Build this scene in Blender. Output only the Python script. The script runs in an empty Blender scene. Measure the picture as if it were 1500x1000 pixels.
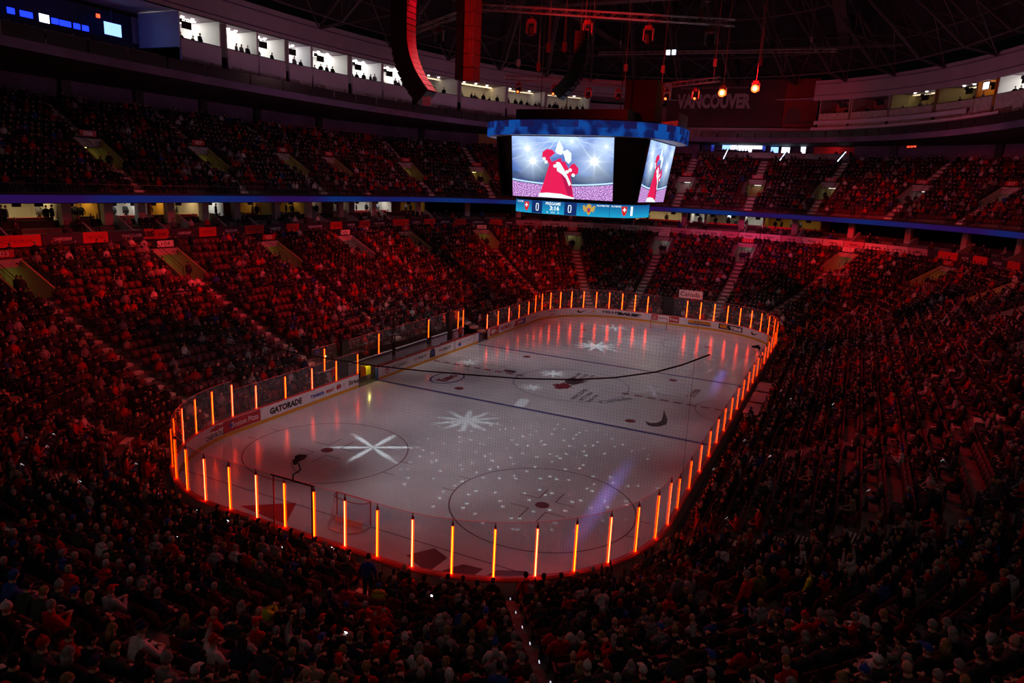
import bpy, bmesh, math, random
import numpy as np
from mathutils import Matrix, Vector

scene = bpy.context.scene
COL = scene.collection
RND = random.Random(11)
PI = math.pi

# ------------------------------------------------------------------ camera
cam_d = bpy.data.cameras.new('camera')
cam = bpy.data.objects.new('camera', cam_d)
COL.objects.link(cam)
cam.location = (18.789, -50.757, 15.371)
cam.rotation_euler = (math.radians(77.3067), math.radians(-2.635), math.radians(26.0342))
cam_d.sensor_width = 36.0
cam_d.lens = 24.753
cam_d.clip_start = 0.2
cam_d.clip_end = 400
scene.camera = cam

# ------------------------------------------------------------------ colour management, world
vs = scene.view_settings
scene.display_settings.display_device = 'sRGB'
vs.view_transform = 'Standard'
vs.look = 'None'
vs.gamma = 1.0
vs.use_curve_mapping = False
vs.exposure = 0.0
world = bpy.data.worlds.new('dark_arena_air')
scene.world = world
world.use_nodes = True
world.node_tree.nodes['Background'].inputs[0].default_value = (0.55, 0.35, 0.45, 1)
world.node_tree.nodes['Background'].inputs[1].default_value = 0.0016

# ------------------------------------------------------------------ show lights on the rigging and added fill lamps
def lamp(kind, loc, target, power, color, name, size=0.3, angle=40, blend=0.5):
    d = bpy.data.lights.new(name, kind)
    d.energy = power
    d.color = color
    if kind == 'SPOT':
        d.spot_size = math.radians(angle)
        d.spot_blend = blend
        d.shadow_soft_size = size
    elif kind == 'AREA':
        d.shape = 'DISK'
        d.size = size
    else:
        d.shadow_soft_size = size
    o = bpy.data.objects.new(name, d)
    COL.objects.link(o)
    o.location = loc
    if target is not None:
        o.rotation_euler = (Vector(target) - Vector(loc)).to_track_quat('-Z', 'Y').to_euler()
    return o

RED = (1.0, 0.006, 0.010)
DRED = (1.0, 0.004, 0.022)
MAG = (1.0, 0.03, 0.16)
# pale wash over the ice (rig lamps pointing straight down)
for (x, y, p) in ((-3, -20, 600), (4, -19, 470), (-3, -8, 540), (4, -7, 430), (-3, 5, 500), (4, 5, 420), (-3, 17, 620), (4, 17, 560), (0, 24, 380)):
    src = (x * 0.6, y * 0.8, 27) if abs(y) > 10 else (11 if x > 0 else -11, y * 1.2, 25)
    lamp('SPOT', src, (x, y, 0), p * (6.2 if abs(y) > 10 else 7.2), (0.97, 0.87, 0.97), 'ice_wash_light', 0.5, 42, 1.0)
# red beams on the stands
REDS = [
    ((-8, -6, 26), (-30, -17, 7), 26000, RED, 30),
    ((-8, 2, 26), (-26, -4, 4), 17000, DRED, 46),
    ((-8, 12, 26), (-26, 12, 5), 19000, RED, 46),
    ((-8, 14, 26), (-20, 32, 5), 15000, RED, 42),
    ((0, 14, 26), (2, 46, 7), 9000, MAG, 36),
    ((8, 14, 26), (9, 48, 9), 16000, MAG, 20),
    ((8, 14, 26), (18, 45, 8), 26000, RED, 24),
    ((8, 8, 26), (26, 28, 7), 11000, RED, 46),
    ((8, 0, 26), (25, 6, 4), 7000, DRED, 50),
    ((8, -8, 26), (25, -12, 4), 6500, DRED, 46),
    ((5, -14, 26), (14, -38, 3), 3500, DRED, 50),
    ((-3, -14, 26), (-2, -40, 3), 4500, DRED, 50),
    ((-6, -12, 26), (-22, -32, 4), 11000, RED, 44),
    ((-6, 0, 24), (-41, -14, 13.5), 2600, RED, 16),
    ((-6, 12, 24), (-38, 26, 14), 5200, DRED, 36),
    ((-2, 14, 24), (-27, 50, 14), 9000, RED, 30),
    ((6, 14, 24), (0, 58, 15), 10000, MAG, 34),
    ((8, 14, 24), (19, 53, 14.0), 30000, RED, 18),
    ((8, 12, 24), (30, 46, 15), 11000, RED, 34),
    ((6, 14, 26), (11, 60, 28), 9000, RED, 22),
    ((7, 12, 22), (18, 49, 9.5), 22000, RED, 17),
    ((2, 12, 22), (6, 52, 9.5), 15000, MAG, 18),
    ((-8, 4, 24), (-34, -8, 9.5), 9000, RED, 24),
]
for a, b, p, c, ang in REDS:
    lamp('SPOT', a, b, p * (1.25 if b[2] < 9 else 0.9), c, 'red_beam_light', 0.2, ang, 0.9)
# added dim fill lamps standing in for ambient light on the stands
for (x, y, p) in ((-22, -20, 60), (-24, 15, 60), (22, -22, 60), (24, 12, 70), (0, -36, 45), (0, 40, 90)):
    lamp('AREA', (x, y, 27), (x * 1.3, y * 1.1, 0), p * 1.9, (1.0, 0.50, 0.55), 'stand_fill_light', 3.0)
# added neutral fill lamps above the stands for the nearest rows and outer boards
for (x, y, p) in ((2, -53, 60), (20, -44, 46), (-18, -46, 16), (30, -20, 30)):
    lamp('AREA', (x, y, 19), (x * 0.55, y * 0.55, 0), p, (1.0, 0.78, 0.70), 'near_fill_light', 2.5)
lamp('SPOT', (-9, 1, 20), (-15, 1, 0.8), 2600, (1.0, 0.8, 0.78), 'bench_fill_light', 0.4, 52, 1.0)  # added fill lamp that lifts the dark bench area
# added fill spots that brighten the upright white boards
for a, b, p, ang in (((9, -10, 22), (-12.95, -15, 0.6), 5200, 34), ((9, 6, 23), (-12.95, 6, 0.6), 4200, 40), ((-9, 6, 24), (-6, 30.4, 0.6), 4600, 34), ((9, 6, 24), (6, 30.4, 0.6), 4600, 34)):
    lamp('SPOT', a, b, p, (1.0, 0.74, 0.82), 'board_fill_light', 0.3, ang, 1.0)
# up-lights catching the white bulkhead above the boxes
for (x, y) in ((-22, 5), (-20, 30), (0, 44), (18, 34)):
    lamp('AREA', (x, y, 20), (x * 2.2, y * 1.6, 33), 220, (0.75, 0.35, 0.55), 'bulkhead_light', 2.0)

# projected snowflake patterns (gobo spots)
def gobo(loc, target, power, size_deg, arms=6, inner=0.25, arm=0.75, color=(0.85, 0.93, 1.0), rot=0.0, sharp=6.0, kind='star', blend=0.05):
    o = lamp('SPOT', loc, target, power, color, 'snowflake_projector_light', 0.02, size_deg, blend)
    d = o.data
    d.use_nodes = True
    nt = d.node_tree
    nt.nodes.clear()
    N = nt.nodes.new
    L = nt.links.new
    out = N('ShaderNodeOutputLight')
    em = N('ShaderNodeEmission')
    tc = N('ShaderNodeTexCoord')
    sx = N('ShaderNodeSeparateXYZ')
    L(tc.outputs['Normal'], sx.inputs[0])
    def m(op, a, b=None, c=None):
        n = N('ShaderNodeMath'); n.operation = op
        for i, v in enumerate((a, b, c)):
            if v is None: continue
            if isinstance(v, (int, float)): n.inputs[i].default_value = v
            else: L(v, n.inputs[i])
        return n.outputs[0]
    k = 1.0 / math.tan(math.radians(size_deg / 2))
    u = m('MULTIPLY', m('DIVIDE', sx.outputs[0], sx.outputs[2]), k)
    v = m('MULTIPLY', m('DIVIDE', sx.outputs[1], sx.outputs[2]), k)
    r = m('SQRT', m('ADD', m('MULTIPLY', u, u), m('MULTIPLY', v, v)))
    if kind == 'star':
        th = m('ARCTAN2', v, u)
        c = m('ABSOLUTE', m('COSINE', m('MULTIPLY', m('ADD', th, rot), arms / 2)))
        lim = m('ADD', m('MULTIPLY', m('POWER', c, sharp), arm), inner)
        nz = N('ShaderNodeTexNoise'); nz.inputs['Scale'].default_value = 9
        cx = N('ShaderNodeCombineXYZ'); L(u, cx.inputs[0]); L(v, cx.inputs[1]); L(cx.outputs[0], nz.inputs['Vector'])
        lim = m('MULTIPLY', lim, m('ADD', m('MULTIPLY', nz.outputs[0], 0.6), 0.62))
        val = m('MULTIPLY', m('SUBTRACT', lim, r), 2.8)
        cl = N('ShaderNodeClamp'); L(val, cl.inputs[0]); val = cl.outputs[0]
    elif kind == 'dots':
        vo = N('ShaderNodeTexVoronoi'); vo.voronoi_dimensions = '2D'; vo.inputs['Scale'].default_value = 9
        cx = N('ShaderNodeCombineXYZ'); L(u, cx.inputs[0]); L(m('MULTIPLY', v, 1.0), cx.inputs[1]); L(cx.outputs[0], vo.inputs['Vector'])
        val = m('LESS_THAN', vo.outputs['Distance'], 0.10)
    elif kind == 'beam':
        val = m('MULTIPLY', m('MAXIMUM', m('SUBTRACT', 1.0, m('MULTIPLY', m('ABSOLUTE', m('ADD', m('MULTIPLY', u, math.cos(BROT)), m('MULTIPLY', v, math.sin(BROT)))), 14.0)), 0.0), m('MAXIMUM', m('SUBTRACT', 1.0, r), 0.0))
    else:
        val = m('MULTIPLY', m('LESS_THAN', m('ABSOLUTE', u), 0.75), m('LESS_THAN', m('ABSOLUTE', v), 0.28))
    em.inputs['Color'].default_value = (1, 1, 1, 1)
    L(val, em.inputs['Strength'])
    L(em.outputs[0], out.inputs[0])
    return o

BROT = 0.06
W1 = (0.80, 0.95, 1.0)
gobo((-12, -22, 26), (-4.8, -19.3, 0), 17000, 13, 6, 0.22, 0.75, W1, 0.3, 8)
gobo((-8, -26, 24), (-2.6, -12.2, 0), 10000, 12, 10, 0.42, 0.45, W1, 0.1, 3)
gobo((-12.5, -2, 25), (-2.4, 2.1, 0), 15000, 6.5, 8, 0.35, 0.6, W1, 0, 4)
gobo((-12.5, -6, 25), (-2.2, -2.6, 0), 11000, 5.5, 8, 0.3, 0.6, W1, 0.5, 4)
gobo((-12, 12, 25), (-2.9, 14.2, 0), 18000, 13, 10, 0.4, 0.5, W1, 0.2, 3)
gobo((-10, 20, 25), (-4.3, 24.4, 0), 16000, 10, 6, 0.24, 0.7, W1, 0.2, 8)
gobo((-13.5, 2, 25), (-10.0, 1.2, 0), 9000, 8, 8, 0.35, 0.5, W1, 0.2, 4)
gobo((13, 4, 25), (6.0, 2.2, 0), 3500, 10, 6, 0.2, 0.8, (0.8, 0.8, 1.0), 0.9, 5)
gobo((-12, -9, 26), (-1.2, -6.6, 0), 7000, 5.0, kind='bar', color=W1)
gobo((-13, 5, 26), (-9.5, 4.5, 0), 12000, 8.0, kind='dots', color=W1)
gobo((2, -14, 26), (3.5, -16.5, 0), 9000, 40, kind='dots', color=W1, blend=0.6)
gobo((5, 14, 26), (4.5, 14.5, 0), 9000, 40, kind='dots', color=W1, blend=0.6)
# blue violet beams lying along the right side of the ice
for a, b in (((9.1, -18.6, 26), (9.0, -18.5, 0)), ((10.0, 9.1, 26), (9.9, 9.0, 0))):
    o = gobo(a, b, 11000, 34.0, kind='beam', color=(0.30, 0.22, 1.0), blend=0.9); o.rotation_euler = (0, 0, 0)

# ------------------------------------------------------------------ materials
def mat(name, color=(0.5, 0.5, 0.5), rough=0.6, metal=0.0, emit=None, strength=1.0, noise=0.0, nscale=8.0, bump=0.0, spec=0.5, attr=None, objcol=False):
    m = bpy.data.materials.new(name)
    m.use_nodes = True
    nt = m.node_tree
    b = nt.nodes['Principled BSDF']
    b.inputs['Base Color'].default_value = (*color, 1)
    b.inputs['Roughness'].default_value = rough
    b.inputs['Metallic'].default_value = metal
    b.inputs['Specular IOR Level'].default_value = spec
    if emit is not None:
        b.inputs['Emission Color'].default_value = (*emit, 1)
        b.inputs['Emission Strength'].default_value = strength
    src = None
    if attr:
        a = nt.nodes.new('ShaderNodeAttribute'); a.attribute_name = attr
        src = a.outputs['Color']
    if objcol:
        a = nt.nodes.new('ShaderNodeObjectInfo')
        src = a.outputs['Color']
    if src is not None:
        nt.links.new(src, b.inputs['Base Color'])
    if noise > 0:
        tc = nt.nodes.new('ShaderNodeTexCoord')
        nz = nt.nodes.new('ShaderNodeTexNoise'); nz.inputs['Scale'].default_value = nscale; nz.inputs['Detail'].default_value = 4
        nt.links.new(tc.outputs['Object'], nz.inputs['Vector'])
        hs = nt.nodes.new('ShaderNodeHueSaturation')
        if src is not None: nt.links.new(src, hs.inputs['Color'])
        else: hs.inputs['Color'].default_value = (*color, 1)
        mr = nt.nodes.new('ShaderNodeMapRange')
        mr.inputs[3].default_value = 1 - noise; mr.inputs[4].default_value = 1 + noise
        mr.inputs[1].default_value = 0.3; mr.inputs[2].default_value = 0.7
        nt.links.new(nz.outputs[0], mr.inputs[0]); nt.links.new(mr.outputs[0], hs.inputs['Value'])
        nt.links.new(hs.outputs[0], b.inputs['Base Color'])
        if bump > 0:
            bp = nt.nodes.new('ShaderNodeBump'); bp.inputs['Strength'].default_value = bump
            nt.links.new(nz.outputs[0], bp.inputs['Height']); nt.links.new(bp.outputs[0], b.inputs['Normal'])
    return m

def emat(name, color, strength):
    m = bpy.data.materials.new(name); m.use_nodes = True
    nt = m.node_tree; nt.nodes.clear()
    e = nt.nodes.new('ShaderNodeEmission'); o = nt.nodes.new('ShaderNodeOutputMaterial')
    e.inputs[0].default_value = (*color, 1); e.inputs[1].default_value = strength
    nt.links.new(e.outputs[0], o.inputs[0])
    return m

M = {}
M['concrete'] = mat('terrace_concrete', (0.15, 0.125, 0.11), 0.85, noise=0.3, nscale=0.7)
M['floor'] = mat('dark_arena_floor', (0.12, 0.10, 0.10), 0.8, noise=0.3, nscale=0.5)
M['step'] = mat('aisle_step_concrete', (0.62, 0.56, 0.48), 0.8, noise=0.2, nscale=3)
M['seat'] = mat('dark_red_seat_plastic', (0.11, 0.010, 0.015), 0.55, noise=0.25, nscale=2)
M['seatback'] = mat('seat_back_cloth', (0.13, 0.010, 0.016), 0.75, noise=0.2, nscale=3)
M['black'] = mat('black_metal', (0.012, 0.011, 0.012), 0.5)
M['dark'] = mat('dark_panel', (0.025, 0.02, 0.024), 0.7, noise=0.3, nscale=0.6)
M['wall'] = mat('upper_back_wall_paint', (0.14, 0.10, 0.19), 0.8, noise=0.25, nscale=0.4)
M['white'] = mat('board_white', (0.78, 0.76, 0.78), 0.35, noise=0.06, nscale=2)
M['kick'] = mat('yellow_kickplate', (0.75, 0.36, 0.02), 0.4)
M['redpaint'] = mat('red_panel_paint', (0.50, 0.012, 0.02), 0.4)
M['capred'] = mat('red_rail_cap', (0.9, 0.06, 0.04), 0.35)
M['blue'] = mat('blue_paint', (0.03, 0.07, 0.35), 0.4)
M['navy'] = mat('navy_paint', (0.02, 0.02, 0.08), 0.5)
M['ink'] = mat('black_print', (0.015, 0.015, 0.02), 0.5)
M['redink'] = mat('red_print', (0.45, 0.01, 0.02), 0.5)
M['blueink'] = mat('blue_print', (0.02, 0.06, 0.38), 0.5)
M['greyink'] = mat('grey_print', (0.25, 0.27, 0.3), 0.5)
M['whiteink'] = mat('white_print', (0.8, 0.8, 0.8), 0.5)
M['orangeink'] = mat('orange_print', (0.85, 0.35, 0.02), 0.5)
M['outer'] = mat('board_outer_side', (0.50, 0.42, 0.38), 0.7, noise=0.2, nscale=2)
M['core'] = emat('tube_core_yellow', (1.0, 0.029, 0.0012), 34)
M['core2'] = emat('tube_core_pale', (1.0, 0.034, 0.012), 36)
M['edge'] = emat('tube_red_glow', (1.0, 0.045, 0.0), 2.0)  # dim red emission imitating the glow beside the tube core
M['redcap'] = mat('red_tube_cap', (0.35, 0.01, 0.01), 0.5)
M['railing'] = mat('railing_steel', (0.10, 0.085, 0.085), 0.4, metal=0.6)
M['yellowwall'] = mat('portal_wall_cream', (0.42, 0.38, 0.16), 0.8)
M['greywall'] = mat('portal_wall_grey', (0.42, 0.40, 0.38), 0.8)
M['bulkhead'] = mat('bulkhead_paint', (0.42, 0.34, 0.40), 0.8, noise=0.08, nscale=0.5)
M['boxwall'] = mat('press_box_wall', (0.55, 0.47, 0.55), 0.8, noise=0.08, nscale=0.5)
M['brown'] = mat('box_wall_brown', (0.28, 0.20, 0.08), 0.8)
M['truss'] = mat('roof_truss_paint', (0.085, 0.062, 0.066), 0.6)
M['roof'] = mat('roof_deck', (0.022, 0.016, 0.018), 0.9, noise=0.4, nscale=0.3)
M['redtruss'] = mat('rig_truss_aluminium', (0.5, 0.42, 0.42), 0.35, metal=0.7)
M['array'] = mat('line_array_grille', (0.014, 0.012, 0.013), 0.5)
M['arrayred'] = mat('line_array_side', (0.22, 0.05, 0.05), 0.45)
M['yellow'] = mat('yellow_pad', (0.75, 0.62, 0.03), 0.6)
M['netcord'] = mat('net_cord', (0.75, 0.70, 0.70), 0.8)
M['goalred'] = mat('goal_red_pipe', (0.55, 0.01, 0.015), 0.3)
M['wood'] = mat('bench_wood', (0.10, 0.06, 0.05), 0.6)
M['glowwhite'] = emat('white_lamp_panel', (1.0, 0.97, 0.88), 5.5)
M['glowwarm'] = emat('warm_lamp_panel', (1.0, 0.72, 0.30), 4.0)
M['glowyellow'] = emat('corridor_lamp_panel', (1.0, 0.85, 0.30), 2.2)
M['glowportal'] = emat('portal_lamp_panel', (1.0, 0.95, 0.85), 1.5)
M['step_dot'] = emat('step_edge_light', (0.8, 0.85, 1.0), 0.9)
M['glowdim'] = emat('dim_lamp_panel', (1.0, 0.8, 0.5), 1.2)
M['dot'] = emat('downlight_lens', (1.0, 0.95, 0.85), 12)
M['phone'] = emat('phone_screen', (0.75, 0.88, 1.0), 3.0)
M['reddisplay'] = emat('red_led_digits', (1.0, 0.05, 0.02), 4.0)
M['bluelamp'] = emat('blue_lamp', (0.01, 0.03, 1.0), 2.5)
M['tvblue'] = emat('television_picture', (0.25, 0.45, 1.0), 2.0)
M['tvwhite'] = emat('television_bright_picture', (0.75, 0.82, 1.0), 2.2)
M['redlens'] = emat('red_beam_lens', (1.0, 0.10, 0.02), 5)
M['hotlens'] = emat('hot_beam_lens', (1.0, 0.30, 0.08), 16)
M['crowd'] = mat('crowd_clothing', (0.1, 0.1, 0.1), 0.85, attr='Col', spec=0.2)
M['top'] = mat('jacket_cloth', (0.1, 0.1, 0.1), 0.85, objcol=True, noise=0.25, nscale=9, spec=0.2)
M['skin'] = mat('skin', (0.55, 0.32, 0.24), 0.6, spec=0.3)
M['trousers'] = mat('dark_trousers', (0.025, 0.03, 0.05), 0.85, noise=0.3, nscale=12, spec=0.2)
M['shoe'] = mat('dark_shoe', (0.03, 0.025, 0.025), 0.6)
M['eye'] = mat('eye_dark', (0.02, 0.015, 0.015), 0.3)
M['lip'] = mat('lip', (0.35, 0.12, 0.1), 0.6)
M['hair'] = mat('hair_or_hat', (0.05, 0.03, 0.02), 0.8, objcol=True, noise=0.3, nscale=20, spec=0.2)

def ice_material():
    m = bpy.data.materials.new('painted_ice'); m.use_nodes = True
    nt = m.node_tree; b = nt.nodes['Principled BSDF']
    tc = nt.nodes.new('ShaderNodeTexCoord')
    n1 = nt.nodes.new('ShaderNodeTexNoise'); n1.inputs['Scale'].default_value = 0.35; n1.inputs['Detail'].default_value = 6
    mp = nt.nodes.new('ShaderNodeMapping'); mp.inputs['Scale'].default_value = (3.0, 0.5, 1); mp.inputs['Rotation'].default_value = (0, 0, 0.5)
    n2 = nt.nodes.new('ShaderNodeTexNoise'); n2.inputs['Scale'].default_value = 1.5; n2.inputs['Detail'].default_value = 8
    nt.links.new(tc.outputs['Object'], n1.inputs['Vector']); nt.links.new(tc.outputs['Object'], mp.inputs['Vector']); nt.links.new(mp.outputs[0], n2.inputs['Vector'])
    cr = nt.nodes.new('ShaderNodeValToRGB')
    cr.color_ramp.elements[0].position = 0.3; cr.color_ramp.elements[0].color = (0.66, 0.66, 0.68, 1)
    cr.color_ramp.elements[1].position = 0.7; cr.color_ramp.elements[1].color = (0.80, 0.79, 0.80, 1)
    nt.links.new(n1.outputs[0], cr.inputs[0]); nt.links.new(cr.outputs[0], b.inputs['Base Color'])
    mr = nt.nodes.new('ShaderNodeMapRange'); mr.inputs[3].default_value = 0.13; mr.inputs[4].default_value = 0.24
    nt.links.new(n2.outputs[0], mr.inputs[0]); nt.links.new(mr.outputs[0], b.inputs['Roughness'])
    bp = nt.nodes.new('ShaderNodeBump'); bp.inputs['Strength'].default_value = 0.02; bp.inputs['Distance'].default_value = 0.02
    nt.links.new(n2.outputs[0], bp.inputs['Height']); nt.links.new(bp.outputs[0], b.inputs['Normal'])
    b.inputs['IOR'].default_value = 1.33
    return m
M['ice'] = ice_material()

def glass_material():
    m = bpy.data.materials.new('rink_glass'); m.use_nodes = True
    nt = m.node_tree; nt.nodes.clear()
    o = nt.nodes.new('ShaderNodeOutputMaterial'); mx = nt.nodes.new('ShaderNodeMixShader')
    t = nt.nodes.new('ShaderNodeBsdfTransparent'); t.inputs[0].default_value = (0.93, 0.93, 0.95, 1)
    g = nt.nodes.new('ShaderNodeBsdfGlossy'); g.inputs['Roughness'].default_value = 0.05
    df = nt.nodes.new('ShaderNodeBsdfDiffuse'); df.inputs[0].default_value = (0.6, 0.5, 0.5, 1)
    lw = nt.nodes.new('ShaderNodeLayerWeight'); lw.inputs[0].default_value = 0.15; f = nt.nodes.new('ShaderNodeMapRange'); f.inputs[3].default_value = 0.03; f.inputs[4].default_value = 0.16; nt.links.new(lw.outputs['Facing'], f.inputs[0])
    mx2 = nt.nodes.new('ShaderNodeMixShader'); mx2.inputs[0].default_value = 0.025
    nt.links.new(f.outputs[0], mx.inputs[0]); nt.links.new(t.outputs[0], mx2.inputs[1]); nt.links.new(df.outputs[0], mx2.inputs[2])
    nt.links.new(mx2.outputs[0], mx.inputs[1]); nt.links.new(g.outputs[0], mx.inputs[2]); nt.links.new(mx.outputs[0], o.inputs[0])
    return m
M['glass'] = glass_material()

# ------------------------------------------------------------------ mesh helpers
class MB:
    def __init__(self):
        self.v = []; self.f = []; self.m = []
    def add(self, vs, fs, mi=0):
        b = len(self.v)
        self.v.extend([tuple(p) for p in vs])
        for f in fs:
            self.f.append(tuple(b + i for i in f)); self.m.append(mi)
    def hexa(self, p, mi=0):
        # eight corners: bottom ring 0-3, top ring 4-7
        self.add(p, [(3, 2, 1, 0), (4, 5, 6, 7), (0, 1, 5, 4), (1, 2, 6, 5), (2, 3, 7, 6), (3, 0, 4, 7)], mi)
    def box(self, c, s, rz=0.0, mi=0, T=None):
        hx, hy, hz = s[0] / 2, s[1] / 2, s[2] / 2
        p = [(-hx, -hy, -hz), (hx, -hy, -hz), (hx, hy, -hz), (-hx, hy, -hz), (-hx, -hy, hz), (hx, -hy, hz), (hx, hy, hz), (-hx, hy, hz)]
        cs, sn = math.cos(rz), math.sin(rz)
        q = [(c[0] + x * cs - y * sn, c[1] + x * sn + y * cs, c[2] + z) for x, y, z in p]
        if T is not None: q = [tuple(T @ Vector(a)) for a in q]
        self.hexa(q, mi)
    def tube(self, a, b, r, n=6, mi=0, r2=None, cap=True):
        a = Vector(a); b = Vector(b); d = (b - a)
        if d.length < 1e-6: return
        d.normalize()
        u = d.orthogonal().normalized(); w = d.cross(u)
        r2 = r if r2 is None else r2
        vs = []
        for (c, rr) in ((a, r), (b, r2)):
            for i in range(n):
                t = 2 * PI * i / n
                vs.append(c + u * (rr * math.cos(t)) + w * (rr * math.sin(t)))
        fs = [(i, (i + 1) % n, n + (i + 1) % n, n + i) for i in range(n)]
        if cap: fs += [tuple(range(n))[::-1], tuple(range(n, 2 * n))]
        self.add(vs, fs, mi)
    def path(self, pts, r, n=6, mi=0):
        for a, b in zip(pts[:-1], pts[1:]): self.tube(a, b, r, n, mi)
    def prism(self, poly, z0, z1, mi=0):
        n = len(poly)
        vs = [(x, y, z0) for x, y in poly] + [(x, y, z1) for x, y in poly]
        fs = [tuple(range(n))[::-1], tuple(range(n, 2 * n))] + [(i, (i + 1) % n, n + (i + 1) % n, n + i) for i in range(n)]
        self.add(vs, fs, mi)
    def build(self, name, mats, parent=None, smooth=False, kind=None):
        me = bpy.data.meshes.new(name)
        me.from_pydata(self.v, [], self.f)
        if not isinstance(mats, (list, tuple)): mats = [mats]
        for m in mats: me.materials.append(m)
        if len(mats) > 1: me.polygons.foreach_set('material_index', self.m)
        if smooth: me.polygons.foreach_set('use_smooth', [True] * len(self.f))
        me.update()
        return link(name, me, parent, kind)

def link(name, me, parent=None, kind=None):
    o = bpy.data.objects.new(name, me); COL.objects.link(o)
    if parent is not None:
        o.parent = parent
        o.matrix_parent_inverse = Matrix.Translation(-PLOC.get(parent.name, Vector((0, 0, 0))))
    if kind: o['kind'] = kind
    return o
PLOC = {}

def tag(o, label=None, cat=None, group=None, kind=None):
    if label: o['label'] = label
    if cat: o['category'] = cat
    if group: o['group'] = group
    if kind: o['kind'] = kind
    return o

def empty(name, loc, label=None, cat=None, group=None, kind=None):
    o = bpy.data.objects.new(name, None); COL.objects.link(o)
    o.location = loc; o.empty_display_size = 0.2
    PLOC[o.name] = Vector(loc)
    return tag(o, label, cat, group, kind)

# ------------------------------------------------------------------ the bowl's own coordinates
HX, HY, RC = 12.95, 30.48, 8.53
AX, AY, SC = HX - RC, HY - RC, 20.0
LC = PI / 2 * SC
SEG = [AX, LC, 2 * AY, LC, 2 * AX, LC, 2 * AY, LC, AX]
TOT = sum(SEG)
CUM = [sum(SEG[:i]) for i in range(10)]
def P(s, d):
    """point at station s (clockwise from the middle of the near end) and distance d behind the boards"""
    s = s % TOT
    i = 0
    while i < 8 and s > CUM[i + 1]: i += 1
    q = s - CUM[i]; a = q / SC; r = RC + d
    if i == 0: return (-q, -HY - d)
    if i == 1: return (-AX - r * math.sin(a), -AY - r * math.cos(a))
    if i == 2: return (-HX - d, -AY + q)
    if i == 3: return (-AX - r * math.cos(a), AY + r * math.sin(a))
    if i == 4: return (-AX + q, HY + d)
    if i == 5: return (AX + r * math.sin(a), AY + r * math.cos(a))
    if i == 6: return (HX + d, AY - q)
    if i == 7: return (AX + r * math.cos(a), -AY - r * math.sin(a))
    return (AX - q, -HY - d)
def nrm(s):
    a = P(s, 0); b = P(s, 1)
    return (b[0] - a[0], b[1] - a[1])
def rz_out(s):
    n = nrm(s); return math.atan2(-n[0], n[1])      # local +Y points away from the ice
def segl(i, d): return PI / 2 * (RC + d) if i in (1, 3, 5, 7) else SEG[i]
def t_of_s(s, d):
    k = math.floor(s / TOT); s = s - k * TOT
    t = 0.0
    for i in range(9):
        L = segl(i, d)
        if s <= CUM[i + 1] or i == 8: return t + (s - CUM[i]) / SEG[i] * L + k * per(d)
        t += L
def per(d): return sum(segl(i, d) for i in range(9))
def s_of_t(t, d):
    T = per(d); k = math.floor(t / T); t = t - k * T
    for i in range(9):
        L = segl(i, d)
        if t <= L or i == 8: return CUM[i] + t / L * SEG[i] + k * TOT
        t -= L
def stations(s0, s1, step=1.7):
    out = [s0]
    marks = sorted([c + k * TOT for c in CUM for k in (-1, 0, 1) if s0 < c + k * TOT < s1])
    for a, b in zip([s0] + marks, marks + [s1]):
        mid = (a + b) / 2 % TOT
        i = 0
        while i < 8 and mid > CUM[i + 1]: i += 1
        n = max(1, math.ceil((b - a) / step)) if i in (1, 3, 5, 7) else 1
        out += [a + (b - a) * k / n for k in range(1, n + 1)]
    return out
def sweep(mb, prof, ss, mi=0, fn=P, loop=True, caps=True):
    n = len(prof); vs = []
    for s in ss:
        for d, z in prof:
            x, y = fn(s, d); vs.append((x, y, z))
    fs = []
    for k in range(len(ss) - 1):
        for i in range(n if loop else n - 1):
            j = (i + 1) % n
            fs.append((k * n + i, k * n + j, (k + 1) * n + j, (k + 1) * n + i))
    if caps and loop:
        fs.append(tuple(range(n))); fs.append(tuple((len(ss) - 1) * n + i for i in range(n))[::-1])
    mb.add(vs, fs, mi)
def ring(name, prof, s0, s1, m, parent=None, kind=None, fn=P, step=1.7, loop=True, smooth=False):
    mb = MB()
    ss = stations(s0, s1, step) if fn is P else [s0 + (s1 - s0) * k / max(1, round((s1 - s0) / step)) for k in range(max(1, round((s1 - s0) / step)) + 1)]
    sweep(mb, prof, ss, fn=fn, loop=loop)
    return mb.build(name, m, parent, smooth, kind)
EA, EB, EN = 37.0, 62.0, 2.3
def E(t, off):
    """point on the upper ring (angle t in degrees, 0 = left, 90 = far), pushed outward by off"""
    a = math.radians(t); c, s = math.cos(a), math.sin(a)
    sg = lambda v: (1 if v >= 0 else -1) * abs(v) ** (2 / EN)
    x, y = -EA * sg(c), EB * sg(s)
    nx = (abs(x) / EA) ** (EN - 1) / EA * (1 if x >= 0 else -1); ny = (abs(y) / EB) ** (EN - 1) / EB * (1 if y >= 0 else -1)
    l = math.hypot(nx, ny) or 1
    return (x + nx / l * off, y + ny / l * off)
def zb(d): return 0.3 + 0.34 * (d - 1.2) + 0.006 * (d - 1.2) ** 2
def zu(d): return 13.1 + (d - 22.6) * 0.61

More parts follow.
